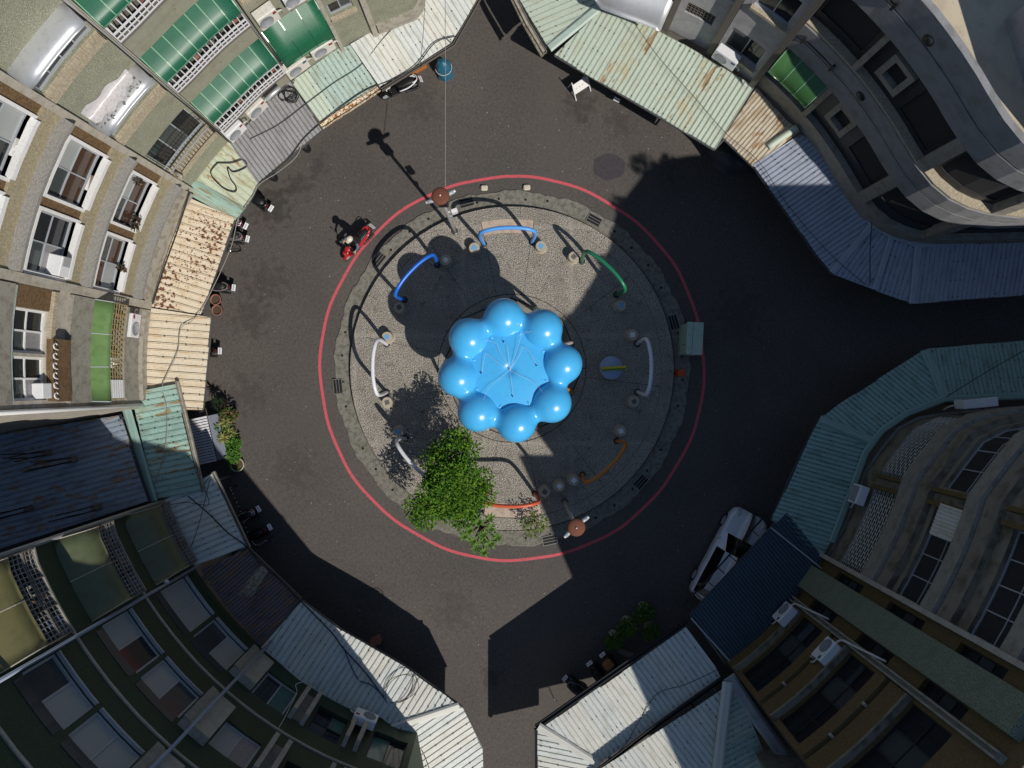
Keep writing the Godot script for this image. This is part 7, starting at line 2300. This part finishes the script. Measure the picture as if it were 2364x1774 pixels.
func make_car() -> void:
	# sections along +z (forward): [z, half width at sill, half width at belt, belt height, half width of roof edge, top height, kind] kind: 0 bonnet, 1 glass, 2 roof
	var p := Vector3(9.097, 0.7, 7.321)
	var t := thing("parked_car", "white compact car half hidden under the dark blue awning", "car", Vector3(p.x, 0, p.z), atan2(0.475, -0.88))
	var secs := [
		[-2.08, 0.5, 0.52, 0.7, 0.4, 0.78], [-2.0, 0.74, 0.76, 0.82, 0.6, 0.95], [-1.85, 0.82, 0.83, 0.9, 0.66, 1.05], [-1.5, 0.85, 0.85, 0.93, 0.58, 1.34], [-1.1, 0.86, 0.86, 0.94, 0.57, 1.46],
		[-0.5, 0.86, 0.86, 0.94, 0.57, 1.5], [0.0, 0.86, 0.86, 0.93, 0.57, 1.49], [0.25, 0.86, 0.86, 0.93, 0.57, 1.45], [0.95, 0.86, 0.85, 0.92, 0.66, 0.98], [1.3, 0.86, 0.84, 0.88, 0.62, 0.94],
		[1.75, 0.84, 0.8, 0.8, 0.56, 0.86], [2.0, 0.74, 0.7, 0.68, 0.48, 0.73], [2.12, 0.5, 0.48, 0.55, 0.34, 0.58]]
	var lower := begin(true)
	var roofst := begin(true)
	var bonnet := begin(true)
	var tail := begin(true)
	var glass := {}
	var row := func(s: Array) -> Array:
		return [Vector3(s[1] * 0.94, 0.22, s[0]), Vector3(s[1], 0.45, s[0]), Vector3(s[1], 0.65, s[0]), Vector3(s[2], s[3], s[0]), Vector3(s[2] - 0.05, s[3] + 0.025, s[0]), Vector3(s[4], s[5] - 0.03, s[0]), Vector3(s[4] * 0.55, s[5], s[0]), Vector3(0, s[5] + 0.012, s[0])]
	for i in secs.size() - 1:
		var a: Array = row.call(secs[i])
		var b: Array = row.call(secs[i + 1])
		for sx in [1.0, -1.0]:
			var m := Vector3(sx, 1, 1)
			for k in 7:
				var st: SurfaceTool = lower
				if k >= 4:
					if i <= 1 or i == 2 and false:
						st = tail
					elif i == 2:
						st = glass_part(glass, "rear_window" if k > 4 else "side_window_%d" % int(sx))
					elif i in [3, 4, 5, 6]:
						st = roofst if k > 4 else glass_part(glass, "side_window_%d" % int(sx))
					elif i == 7:
						st = glass_part(glass, "windscreen") if k > 4 else lower
					else:
						st = bonnet
				quad(st, a[k] * m, b[k] * m, b[k + 1] * m, a[k + 1] * m)
	for sx in [1.0, -1.0]:
		for e in [0, secs.size() - 1]:
			var a: Array = row.call(secs[e])
			for k in 7:
				tri(lower, Vector3(0, 0.22, a[0].z), a[k] * Vector3(sx, 1, 1), a[k + 1] * Vector3(sx, 1, 1))
	obj("body", lower, M.car_paint, t)
	obj("roof", roofst, M.car_paint, t)
	obj("bonnet", bonnet, M.car_paint, t)
	obj("tailgate", tail, M.car_paint, t)
	for k in glass:
		obj(k.rstrip("-10123456789").trim_suffix("_"), glass[k], M.car_glass, t)
	for sx in [-1.0, 1.0]:
		for z in [1.32, -1.3]:
			wheel(t, Vector3(sx * 0.78, 0.31, z), 0.31, 0.2, M.alu)
		var st := begin(true)
		loft(st, Transform3D(), [[1.72, 0.8, 0.02, 0.02, 2.0], [1.82, 0.785, 0.1, 0.035, 2.2], [1.98, 0.7, 0.1, 0.04, 2.2], [2.04, 0.66, 0.02, 0.02, 2.0]], 12)
		var hl := obj("headlight", st, M.lamp_glass, t)
		hl.position = Vector3(sx * 0.6, 0.02, 0)
		st = begin()
		box(st, Transform3D(Basis(Vector3.UP, sx * 0.15), Vector3(sx * 0.95, 1.0, 0.62)), Vector3(0.2, 0.13, 0.1), 0.035)
		obj("wing_mirror", st, M.car_paint, t)
		st = begin()
		box(st, Transform3D(Basis(Vector3.UP, -sx * 0.4), Vector3(sx * 0.66, 0.84, -1.98)), Vector3(0.26, 0.16, 0.08), 0.02)
		obj("tail_light", st, M.tail, t)
		for z in [0.05, -0.75]:
			st = begin()
			bx(st, Vector3(sx * 0.865, 0.8, z), Vector3(0.02, 0.03, 0.16), 0.006)
			obj("door_handle", st, M.car_paint, t)
		for z in [0.55, -0.35, -1.15]:
			st = begin()
			bar(st, Vector3(sx * 0.866, 0.3, z), Vector3(sx * 0.866, 0.9, z - 0.02), 0.006)
			obj("door_seam", st, M.dark, t)
	var st := begin()
	box(st, Transform3D(Basis(Vector3.RIGHT, -0.5), Vector3(0, 0.5, 2.09)), Vector3(0.9, 0.14, 0.03), 0.01)
	obj("grille", st, M.plastic_black, t)
	st = begin()
	box(st, Transform3D(Basis(Vector3.RIGHT, 0.3), Vector3(0, 0.7, -2.09)), Vector3(0.38, 0.16, 0.015))
	obj("number_plate", st, M.plate, t)

func glass_part(d: Dictionary, k: String) -> SurfaceTool:
	if not d.has(k):
		d[k] = begin(true)
	return d[k]

# ------------------------------------------------------------------ loose things on the road, wires
func make_loose_things() -> void:
	# blue tarpaulin over a bin
	var p := Vector3(-2.885, 0.5, -13.336)
	var t := thing("tarp_bundle", "blue tarpaulin draped over a tall bundle near the white awning", "covered bundle", Vector3(p.x, 0, p.z))
	var st := begin()
	var rings := [[0.0, 0.36], [0.35, 0.33], [0.75, 0.29], [0.98, 0.17], [1.06, 0.03]]
	var pts := []
	for r in rings:
		var rr := []
		for k in 14:
			var a := TAU * k / 14
			rr.append(Vector3(cos(a) * r[1] * rng.randf_range(0.86, 1.14) * (1.12 if k % 2 else 0.94), r[0] + rng.randf_range(-0.02, 0.02) * signf(r[0]), sin(a) * r[1] * rng.randf_range(0.88, 1.12)))
		pts.append(rr)
	for i in pts.size() - 1:
		for k in 14:
			quad(st, pts[i][k], pts[i][(k + 1) % 14], pts[i + 1][(k + 1) % 14], pts[i + 1][k])
	for k in range(1, 13):
		tri(st, pts[4][0], pts[4][k], pts[4][k + 1])
	obj("tarpaulin", st, M.tarp_blue, t)
	st = begin(true)
	var cord := []
	for k in 15:
		cord.append(Vector3(cos(TAU * k / 14) * 0.35, 0.5, sin(TAU * k / 14) * 0.34))
	tube(st, cord, 0.012, 5, false)
	obj("cord", st, M.white_cable, t)
	# orange boards at the edge of the white awning
	var c := Vector3(-3.984, 0.3, -13.307)
	st = begin()
	box(st, Transform3D(Basis(Vector3.UP, 0.5), Vector3(c.x - 0.05, 0.28, c.z - 0.05)), Vector3(0.85, 0.5, 0.07), 0.008)
	bar(st, Vector3(c.x - 0.4, 0.0, c.z + 0.1), Vector3(c.x - 0.4, 0.52, c.z + 0.1), 0.06)
	bar(st, Vector3(c.x + 0.32, 0.0, c.z - 0.28), Vector3(c.x + 0.32, 0.52, c.z - 0.28), 0.06)
	var o := obj("wooden_board", st, M.wood_orange)
	tag(o, "orange brown wooden board on legs along the white awning", "board")
	# small white sign stand
	c = Vector3(2.895, 0.4, -12.598)
	t = thing("sign_stand", "low white sign stand with a leaning board in front of the pale green awning", "sign", Vector3(c.x, 0, c.z), 0.58)
	st = begin()
	box(st, Transform3D(Basis(Vector3.RIGHT, -0.55), Vector3(0, 0.52, 0.02)), Vector3(0.72, 0.5, 0.02), 0.004)
	obj("board", st, M.white_paint, t)
	for s in [-1, 1]:
		st = begin()
		bar(st, Vector3(s * 0.37, 0.0, 0.3), Vector3(s * 0.37, 0.85, -0.18), 0.035)
		bar(st, Vector3(s * 0.37, 0.0, -0.36), Vector3(s * 0.37, 0.8, -0.17), 0.03)
		obj("leg_frame", st, M.white_paint, t)
	for k in 4:
		st = begin()
		box(st, Transform3D(Basis(Vector3.RIGHT, -0.55), Vector3(-0.24 + k * 0.16, 0.53, 0.035)), Vector3(0.06, 0.06, 0.004))
		obj("printed_mark", st, M.tube_cream, t)
	# grey tarpaulin heap in the shade
	c = Vector3(9.429, 0.4, -9.624)
	t = thing("tarp_heap", "dark grey tarpaulin heap at the shaded foot of the beige awning", "covered bundle", Vector3(c.x, 0, c.z))
	st = begin(true)
	var gx := []
	for i in 11:
		var r := []
		for j in 9:
			var x := (i - 5) * 0.18
			var z := (j - 4) * 0.16
			var e := maxf(0.0, 1.0 - pow(absf(x) / 0.9, 2.5) - pow(absf(z) / 0.64, 2.5))
			r.append(Vector3(x + z * 0.4, pow(e, 0.5) * (0.6 + rng.randf_range(-0.09, 0.09)), z))
		gx.append(r)
	for i in 10:
		for j in 8:
			quad(st, gx[i][j], gx[i + 1][j], gx[i + 1][j + 1], gx[i][j + 1])
	obj("tarpaulin", st, M.tarp_grey, t)
	# white slatted table by the plants
	c = Vector3(-12.888, 0.9, 2.347)
	t = thing("slatted_table", "white slatted plastic table between the teal canopy and the potted plants", "table", Vector3(c.x, 0, c.z), 0.22)
	for k in 17:
		st = begin()
		bx(st, Vector3(0, 0.86, -0.92 + k * 0.115), Vector3(0.78, 0.03, 0.085), 0.008)
		obj("slat", st, M.tube_white, t)
	for x in [-0.3, 0.05, 0.32]:
		st = begin()
		bx(st, Vector3(x, 0.83, 0), Vector3(0.04, 0.03, 1.95))
		obj("batten", st, M.alu, t)
	for x in [-0.33, 0.33]:
		for z in [-0.85, 0.85]:
			st = begin()
			bar(st, Vector3(x, 0, z), Vector3(x, 0.82, z), 0.05)
			obj("leg", st, M.alu, t)
	st = begin()
	bx(st, Vector3(0.62, 0.8, 0.0), Vector3(0.44, 0.02, 1.9), 0.004)
	obj("side_shelf", st, M.shelf_grey, t)
	st = begin()
	for z in [-0.8, 0.8]:
		bar(st, Vector3(0.78, 0, z), Vector3(0.78, 0.79, z), 0.04)
	obj("shelf_legs", st, M.alu, t)
	# grey plank in the lower right shade
	c = Vector3(4.91, 0.4, 11.385)
	st = begin()
	box(st, Transform3D(Basis(Vector3.UP, -0.35), Vector3(c.x, 0.5, c.z)), Vector3(0.95, 0.05, 0.2), 0.01)
	bar(st, Vector3(c.x - 0.42, 0.0, c.z - 0.14), Vector3(c.x - 0.42, 0.48, c.z - 0.14), 0.05)
	bar(st, Vector3(c.x + 0.42, 0.0, c.z + 0.16), Vector3(c.x + 0.42, 0.48, c.z + 0.16), 0.05)
	o = obj("plank_bench", st, M.wood_grey)
	tag(o, "narrow grey plank bench in the lower right shade", "bench")
	# pale hoop stand at the bottom right
	c = Vector3(1.806, 0.3, 13.307)
	st = begin(true)
	tube(st, spline([Vector3(c.x, 0.0, c.z + 0.2), Vector3(c.x + 0.02, 0.4, c.z), Vector3(c.x + 0.05, 0.7, c.z - 0.1), Vector3(c.x + 0.12, 0.72, c.z - 0.02), Vector3(c.x + 0.04, 0.55, c.z + 0.02)], 4), 0.018, 6)
	o = obj("hook_stand", st, M.white_paint)
	tag(o, "thin white hook stand at the bottom alley mouth", "stand")
	# round black bin lids under the grey awning
	for q in [[Vector3(-8.754, 0.3, -10.049), "round black bin poking out below the grey ribbed awning, upper one"], [Vector3(-10.167, 0.3, -8.813), "round black bin poking out below the grey ribbed awning, lower one"]]:
		var b: Vector3 = q[0]
		st = begin(true)
		lathe(st, Transform3D(Basis(), Vector3(b.x, 0, b.z)), [Vector2(0.16, 0.0), Vector2(0.19, 0.5), Vector2(0.2, 0.5), Vector2(0.2, 0.53), Vector2(0.06, 0.57), Vector2(0.05, 0.6), Vector2(0.0, 0.6)], 20)
		o = obj("round_bin", st, M.plastic_black)
		tag(o, q[1], "bin", "round black bins")
	st = begin()
	bx(st, Vector3(-5.77, 0.3, 10.893), Vector3(0.4, 0.5, 0.3), 0.02, 0.4)
	o = obj("crate", st, M.terracotta)
	o.position.y = -0.05
	tag(o, "reddish crate in the shade below the long white awning", "crate")
	# string of marker lamps along the lower left kerb
	var lampst := []
	t = thing("light_chain", "chain of small lamps along the lower left kerb in the shade", "light chain", Vector3(Vector3(-11.616, 0, 5.749).x, 0, Vector3(-11.616, 0, 5.749).z))
	st = begin(true)
	var chain := [Vector3(-11.774, 0.75, 4.35), Vector3(-11.445, 0.7, 5.132), Vector3(-11.058, 0.7, 6.197), Vector3(-10.722, 0.72, 6.735), Vector3(-10.266, 0.75, 6.535)]
	tube(st, spline(chain, 4), 0.01, 5)
	obj("wire", st, M.black_cable, t, true)
	for q in spline(chain, 5):
		var s2 := begin(true)
		lathe(s2, Transform3D(Basis(), q - Vector3(0, 0.03, 0)), [Vector2(0.0, 0.07), Vector2(0.025, 0.05), Vector2(0.025, 0.02), Vector2(0.0, 0.0)], 8)
		obj("bulb", s2, M.lamp_glass, t, true)
	for q in [chain[0], chain[2], chain[4]]:
		st = begin()
		bar(st, Vector3(q.x, 0, q.z), q, 0.03)
		obj("stake", st, M.dark_steel, t, true)

func make_wires() -> void:
	cable("overhead_wire", "thin pale wire from the upper lamp cap straight up to the white awning", [Vector3(-2.347, 5.4, -6.977), Vector3(-2.376, 5.1, -8.743), Vector3(-2.394, 4.9, -12.138), Vector3(-2.402, 5, -14.74)], 0.012, M.grey_cable)
	cable("awning_cable", "black cable running along the edge of the long white awning at the top", [Vector3(-2.154, 3.1, -13.387), Vector3(-2.95, 3.15, -13.113), Vector3(-3.664, 3.12, -12.274), Vector3(-4.557, 3.1, -11.749), Vector3(-5.803, 3.1, -11.215), Vector3(-7.227, 3.1, -10.147), Vector3(-8.043, 3.05, -9.452), Vector3(-8.667, 3.05, -8.649), Vector3(-9.755, 3, -7.772)], 0.02, M.black_cable)
	cable("awning_cable", "grey cable draped along the rim of the grey and yellow green awnings", [Vector3(-8.064, 2.98, -9.476), Vector3(-8.356, 2.9, -8.822), Vector3(-9.057, 2.95, -8.198), Vector3(-9.755, 3, -7.718), Vector3(-10.016, 3.02, -7.231), Vector3(-10.551, 3.02, -6.427), Vector3(-10.811, 3.04, -5.352), Vector3(-11.338, 3.06, -4.1), Vector3(-11.873, 3.06, -3.031), Vector3(-12.202, 3.2, -2.483), Vector3(-12.652, 3.3, -2.121), Vector3(-12.776, 3.3, -1.237), Vector3(-13.173, 3.32, -0.353), Vector3(-13.31, 3.4, 0.176), Vector3(-13.061, 3.55, 1.05), Vector3(-13.124, 3.6, 2.621), Vector3(-13.51, 3.7, 3.83)], 0.016, M.grey_cable)
	cable("cable_loop", "loose black cable loop lying on the yellow green awning", [Vector3(-11.239, 3.3, -8.447), Vector3(-10.724, 3.26, -8.459), Vector3(-10.305, 3.2, -8.602), Vector3(-10.199, 3.15, -8.351), Vector3(-10.659, 3.2, -8.123), Vector3(-10.874, 3.24, -8.288), Vector3(-10.801, 3.2, -7.893), Vector3(-10.602, 3.12, -7.56), Vector3(-10.691, 3.12, -7.382), Vector3(-11.103, 3.2, -7.538), Vector3(-11.504, 3.3, -8.04), Vector3(-11.23, 3.32, -8.44)], 0.022, M.black_cable)
	var coil := []
	for k in 40:
		var a := k * 0.85
		var r := 0.22 + 0.1 * sin(k * 1.3)
		var c := Vector3(-8.462, 3.42, -10.96)
		coil.append(c + Vector3(cos(a) * r * 1.3, 0.02 + 0.003 * k, sin(a) * r))
	cable("cable_coil", "tangled black cable coil lying on the grey ribbed awning", coil, 0.014, M.black_cable, "cable", 3)
	cable("awning_cable", "thin black cable crossing the mint and white awnings under the old units", [Vector3(-10.002, 3.3, -9.366), Vector3(-8.955, 3.26, -9.91), Vector3(-7.896, 3.25, -10.711), Vector3(-6.826, 3.28, -11.495), Vector3(-5.761, 3.3, -12.193), Vector3(-4.859, 3.4, -13.204), Vector3(-3.789, 3.5, -14.208)], 0.013, M.black_cable)
	cable("overhead_wire", "sagging black wire over the pale green awning at the upper right", [Vector3(4.339, 4.2, -13.599), Vector3(5.467, 3.7, -12.361), Vector3(6.911, 3.5, -10.875), Vector3(8.169, 3.4, -9.507), Vector3(9.436, 3.3, -8.482), Vector3(10.516, 3.25, -6.904), Vector3(12.087, 3.3, -5.036), Vector3(13.501, 3.3, -3.799)], 0.011, M.black_cable)
	cable("overhead_wire", "dark wire slanting over the teal awning to the long pale unit", [Vector3(19.422, 3.9, -1.417), Vector3(17.761, 3.8, -0.434), Vector3(16.226, 3.9, 0.484)], 0.016, M.black_cable)
	cable("overhead_wire", "pair of dark wires over the blue grey awning corner", [Vector3(13.19, 4.4, -5.934), Vector3(13.374, 3.9, -5.011), Vector3(13.576, 3.5, -3.824)], 0.018, M.black_cable)
	cable("awning_cable", "thick black wire bundle crossing the white awning at the lower left", [Vector3(-12.204, 3.7, 4.213), Vector3(-11.528, 3.45, 4.92), Vector3(-10.925, 3.2, 5.676), Vector3(-10.254, 3.1, 6.23), Vector3(-9.734, 3.06, 6.864), Vector3(-9.021, 3.06, 7.487), Vector3(-8.311, 3.05, 8.204), Vector3(-7.594, 3.06, 8.914), Vector3(-6.871, 3.1, 9.648), Vector3(-6.491, 3.2, 10.11), Vector3(-5.594, 3.25, 11.065), Vector3(-4.877, 3.3, 12.016), Vector3(-4.17, 3.3, 13.076), Vector3(-3.451, 3.4, 13.908), Vector3(-3.099, 3.4, 14.789)], 0.024, M.black_cable)
	cable("awning_cable", "loose thin black wire over the white awning at the lower left", [Vector3(-13.176, 3.6, 4.613), Vector3(-12.338, 3.6, 4.474), Vector3(-11.507, 3.5, 4.561), Vector3(-11.725, 3.4, 3.873), Vector3(-11.504, 3.3, 3.534)], 0.014, M.black_cable)
	cable("awning_cable", "thin dark wire slanting down the white awning at the lower left", [Vector3(-11.514, 3.4, 3.697), Vector3(-11.901, 3.4, 5.282), Vector3(-12.208, 3.5, 6.315), Vector3(-12.25, 3.6, 6.728)], 0.012, M.black_cable)
	var loop := []
	for k in 30:
		var a := k * 0.52
		var r := 0.62 + 0.1 * sin(k * 0.9)
		var c := Vector3(-4.271, 3.22, 11.644)
		loop.append(c + Vector3(cos(a) * r * 1.0 + 0.2 * sin(a), 0.03 + 0.002 * k, sin(a) * r * 0.62 - 0.35 * cos(a)))
	cable("cable_coil", "wide loose brown cable coil lying on the long white awning", loop, 0.013, M.wood_grey, "cable", 3)
	cable("awning_cable", "blue black hose lying across the shaded part of the long white awning", [Vector3(-6.477, 3.26, 10.016), Vector3(-6.149, 3.3, 10.779), Vector3(-5.84, 3.34, 11.293), Vector3(-5.399, 3.34, 11.469), Vector3(-4.87, 3.34, 11.91)], 0.022, M.badge_blue)
	cable("facade_cable", "white cable hanging across the dark green tiled house", [Vector3(-5.697, 3.6, 11.184), Vector3(-7.79, 4.2, 11.019), Vector3(-7.718, 5, 11.097), Vector3(-7.73, 6.5, 11.376), Vector3(-7.78, 7.5, 11.572), Vector3(-7.232, 6.6, 12.57), Vector3(-6.619, 6, 13.285)], 0.014, M.white_cable)
	cable("facade_cable", "thin pale cable from a dark green house window to the ribbed awning", [Vector3(-11.018, 7.9, 8.627), Vector3(-10.914, 6, 9.26), Vector3(-10.534, 5, 9.971), Vector3(-10.359, 4.4, 10.342)], 0.01, M.white_cable)
	cable("awning_cable", "thin dark wire over the white awning at the bottom right", [Vector3(7.716, 3.75, 10.739), Vector3(6.536, 3.6, 11.359), Vector3(5.508, 3.5, 11.752), Vector3(4.806, 3.5, 12.805), Vector3(4.27, 3.56, 13.651), Vector3(3.562, 3.62, 14.319)], 0.012, M.black_cable)
	cable("facade_cable", "dark cable down the party wall between the silver and green canopies", [wp("NW", 20.93, 13.5, 0.14), wp("NW", 20.94, 11.0, 0.2), wp("NW", 20.92, 8.5, 0.16), wp("NW", 20.95, 6.0, 0.2), wp("NW", 20.93, 3.6, 0.16)], 0.022, M.black_cable)
	cable("facade_cable", "dark cable down the party wall beside the plain green awning", [wp("NW", 24.33, 13.0, 0.14), wp("NW", 24.35, 9.0, 0.2), wp("NW", 24.32, 6.0, 0.16), wp("NW", 24.36, 3.6, 0.2)], 0.02, M.black_cable)
	cable("facade_cable", "dark cable hugging the ledge of the brown mosaic house above the cream awning", [wp("NW", 18.5, 4.0, 0.42), wp("NW", 17.0, 3.7, 0.5), wp("NW", 15.5, 3.72, 0.5), wp("NW", 13.9, 3.8, 0.42)], 0.03, M.black_cable)

func _ready() -> void:
	rng.seed = 20240711
	# camera hangs 30.4 m over the plaza and looks straight down
	var cam := Camera3D.new()
	cam.name = "camera"
	add_child(cam)
	cam.position = Vector3(0, 30.4, 0)
	cam.rotation = Vector3(-PI / 2, 0, 0)
	cam.fov = 56.85
	cam.near = 0.1
	cam.far = 900.0
	cam.current = true
	var env := Environment.new()
	env.background_mode = Environment.BG_SKY
	var sky := Sky.new()
	var pm := ProceduralSkyMaterial.new()
	pm.sky_top_color = rgb(104, 134, 176)
	pm.sky_horizon_color = rgb(176, 186, 196)
	pm.sky_curve = 0.18
	pm.ground_bottom_color = rgb(70, 68, 66)
	pm.ground_horizon_color = rgb(150, 156, 162)
	pm.energy_multiplier = 0.62
	sky.sky_material = pm
	env.sky = sky
	env.tonemap_mode = Environment.TONE_MAPPER_LINEAR
	env.tonemap_exposure = 0.88
	env.sdfgi_enabled = true
	env.ssao_enabled = true
	env.ssil_enabled = true
	var we := WorldEnvironment.new()
	we.name = "environment"
	we.environment = env
	add_child(we)
	var sun := DirectionalLight3D.new()
	sun.name = "sun"
	add_child(sun)
	sun.light_energy = 1.3
	sun.light_color = Color(1.0, 0.975, 0.935)
	sun.light_angular_distance = 0.5
	sun.shadow_enabled = true
	sun.position = Vector3(20, 30, 20)
	sun.look_at_from_position(Vector3(0.634 * 0.6756, 0.7373, 0.774 * 0.6756) * 40.0, Vector3.ZERO, Vector3.UP)
	make_materials()
	add_wall("NW", [Vector2(-23.84, 2.72), Vector2(-14.17, 0.93), Vector2(-14.12, 0.92), Vector2(-14.12, 0.86), Vector2(-14.04, 0.68), Vector2(-14.08, 0.07), Vector2(-14.10, -0.55), Vector2(-14.09, -1.16), Vector2(-14.06, -1.78), Vector2(-13.99, -2.39), Vector2(-13.91, -3.00), Vector2(-13.79, -3.60), Vector2(-13.65, -4.20), Vector2(-13.48, -4.79), Vector2(-13.29, -5.38), Vector2(-13.07, -5.95), Vector2(-12.67, -6.85), Vector2(-12.32, -7.41), Vector2(-11.94, -7.94), Vector2(-11.54, -8.46), Vector2(-11.12, -8.95), Vector2(-10.68, -9.42), Vector2(-10.22, -9.87), Vector2(-9.72, -10.39), Vector2(-9.29, -10.81), Vector2(-8.84, -11.20), Vector2(-8.37, -11.58), Vector2(-7.89, -11.93), Vector2(-7.39, -12.27), Vector2(-6.88, -12.58), Vector2(-6.35, -12.87), Vector2(-5.81, -13.13), Vector2(-5.26, -13.37), Vector2(-4.70, -13.59), Vector2(-3.71, -13.98), Vector2(-3.55, -14.20), Vector2(-3.50, -14.50), Vector2(-3.50, -24.00)])
	add_wall("NE", [Vector2(3.50, -24.00), Vector2(3.50, -14.90), Vector2(3.79, -14.35), Vector2(4.39, -14.17), Vector2(4.99, -13.97), Vector2(5.57, -13.73), Vector2(6.14, -13.47), Vector2(6.70, -13.19), Vector2(7.24, -12.88), Vector2(7.77, -12.55), Vector2(8.29, -12.20), Vector2(8.79, -11.82), Vector2(9.27, -11.42), Vector2(9.74, -11.00), Vector2(10.19, -10.56), Vector2(10.61, -10.10), Vector2(11.02, -9.63), Vector2(11.40, -9.13), Vector2(11.76, -8.62), Vector2(12.10, -8.10), Vector2(12.42, -7.55), Vector2(12.83, -6.90), Vector2(13.29, -6.33), Vector2(13.83, -5.88), Vector2(14.40, -5.60), Vector2(15.02, -5.42), Vector2(16.00, -5.30), Vector2(18.00, -5.33), Vector2(20.00, -5.40), Vector2(27.00, -5.60)])
	add_wall("SE", [Vector2(27.00, 0.30), Vector2(20.00, 0.75), Vector2(17.30, 0.98), Vector2(16.35, 1.07), Vector2(15.50, 1.22), Vector2(14.70, 1.63), Vector2(14.03, 2.47), Vector2(13.42, 3.30), Vector2(13.28, 3.77), Vector2(13.06, 4.37), Vector2(12.82, 4.96), Vector2(12.55, 5.53), Vector2(12.26, 6.09), Vector2(11.94, 6.64), Vector2(11.60, 7.17), Vector2(11.23, 7.69), Vector2(10.84, 8.19), Vector2(10.43, 8.67), Vector2(9.99, 9.13), Vector2(9.54, 9.58), Vector2(9.07, 10.00), Vector2(8.57, 10.40), Vector2(8.06, 10.77), Vector2(7.54, 11.13), Vector2(6.99, 11.46), Vector2(6.44, 11.76), Vector2(5.87, 12.04), Vector2(5.29, 12.29), Vector2(4.70, 12.52), Vector2(4.09, 12.72), Vector2(3.50, 13.40), Vector2(3.40, 24.00)])
	add_wall("SW", [Vector2(-3.20, 24.00), Vector2(-3.20, 15.30), Vector2(-3.61, 13.27), Vector2(-3.91, 13.19), Vector2(-4.21, 13.10), Vector2(-4.43, 12.98), Vector2(-5.04, 12.76), Vector2(-5.64, 12.52), Vector2(-6.23, 12.26), Vector2(-6.81, 11.96), Vector2(-7.37, 11.64), Vector2(-7.91, 11.30), Vector2(-8.45, 10.93), Vector2(-8.96, 10.54), Vector2(-9.45, 10.13), Vector2(-9.93, 9.69), Vector2(-10.39, 9.23), Vector2(-10.82, 8.75), Vector2(-11.23, 8.26), Vector2(-11.62, 7.74), Vector2(-11.99, 7.21), Vector2(-12.33, 6.66), Vector2(-12.65, 6.10), Vector2(-12.94, 5.53), Vector2(-13.21, 4.94), Vector2(-13.33, 4.43), Vector2(-13.35, 4.38), Vector2(-13.40, 4.40), Vector2(-24.00, 7.85)])
	rng.seed = 1000
	make_ground()
	rng.seed = 1037
	make_island()
	rng.seed = 1074
	make_nw()
	rng.seed = 1111
	make_ne()
	rng.seed = 1148
	make_se()
	rng.seed = 1185
	make_sw()
	rng.seed = 1222
	make_awnings()
	rng.seed = 1259
	make_sculpture()
	rng.seed = 1296
	make_arches()
	rng.seed = 1333
	make_stools()
	rng.seed = 1370
	make_island_things()
	rng.seed = 1407
	make_plants()
	rng.seed = 1444
	make_vehicles()
	rng.seed = 1481
	make_loose_things()
	rng.seed = 1518
	make_wires()
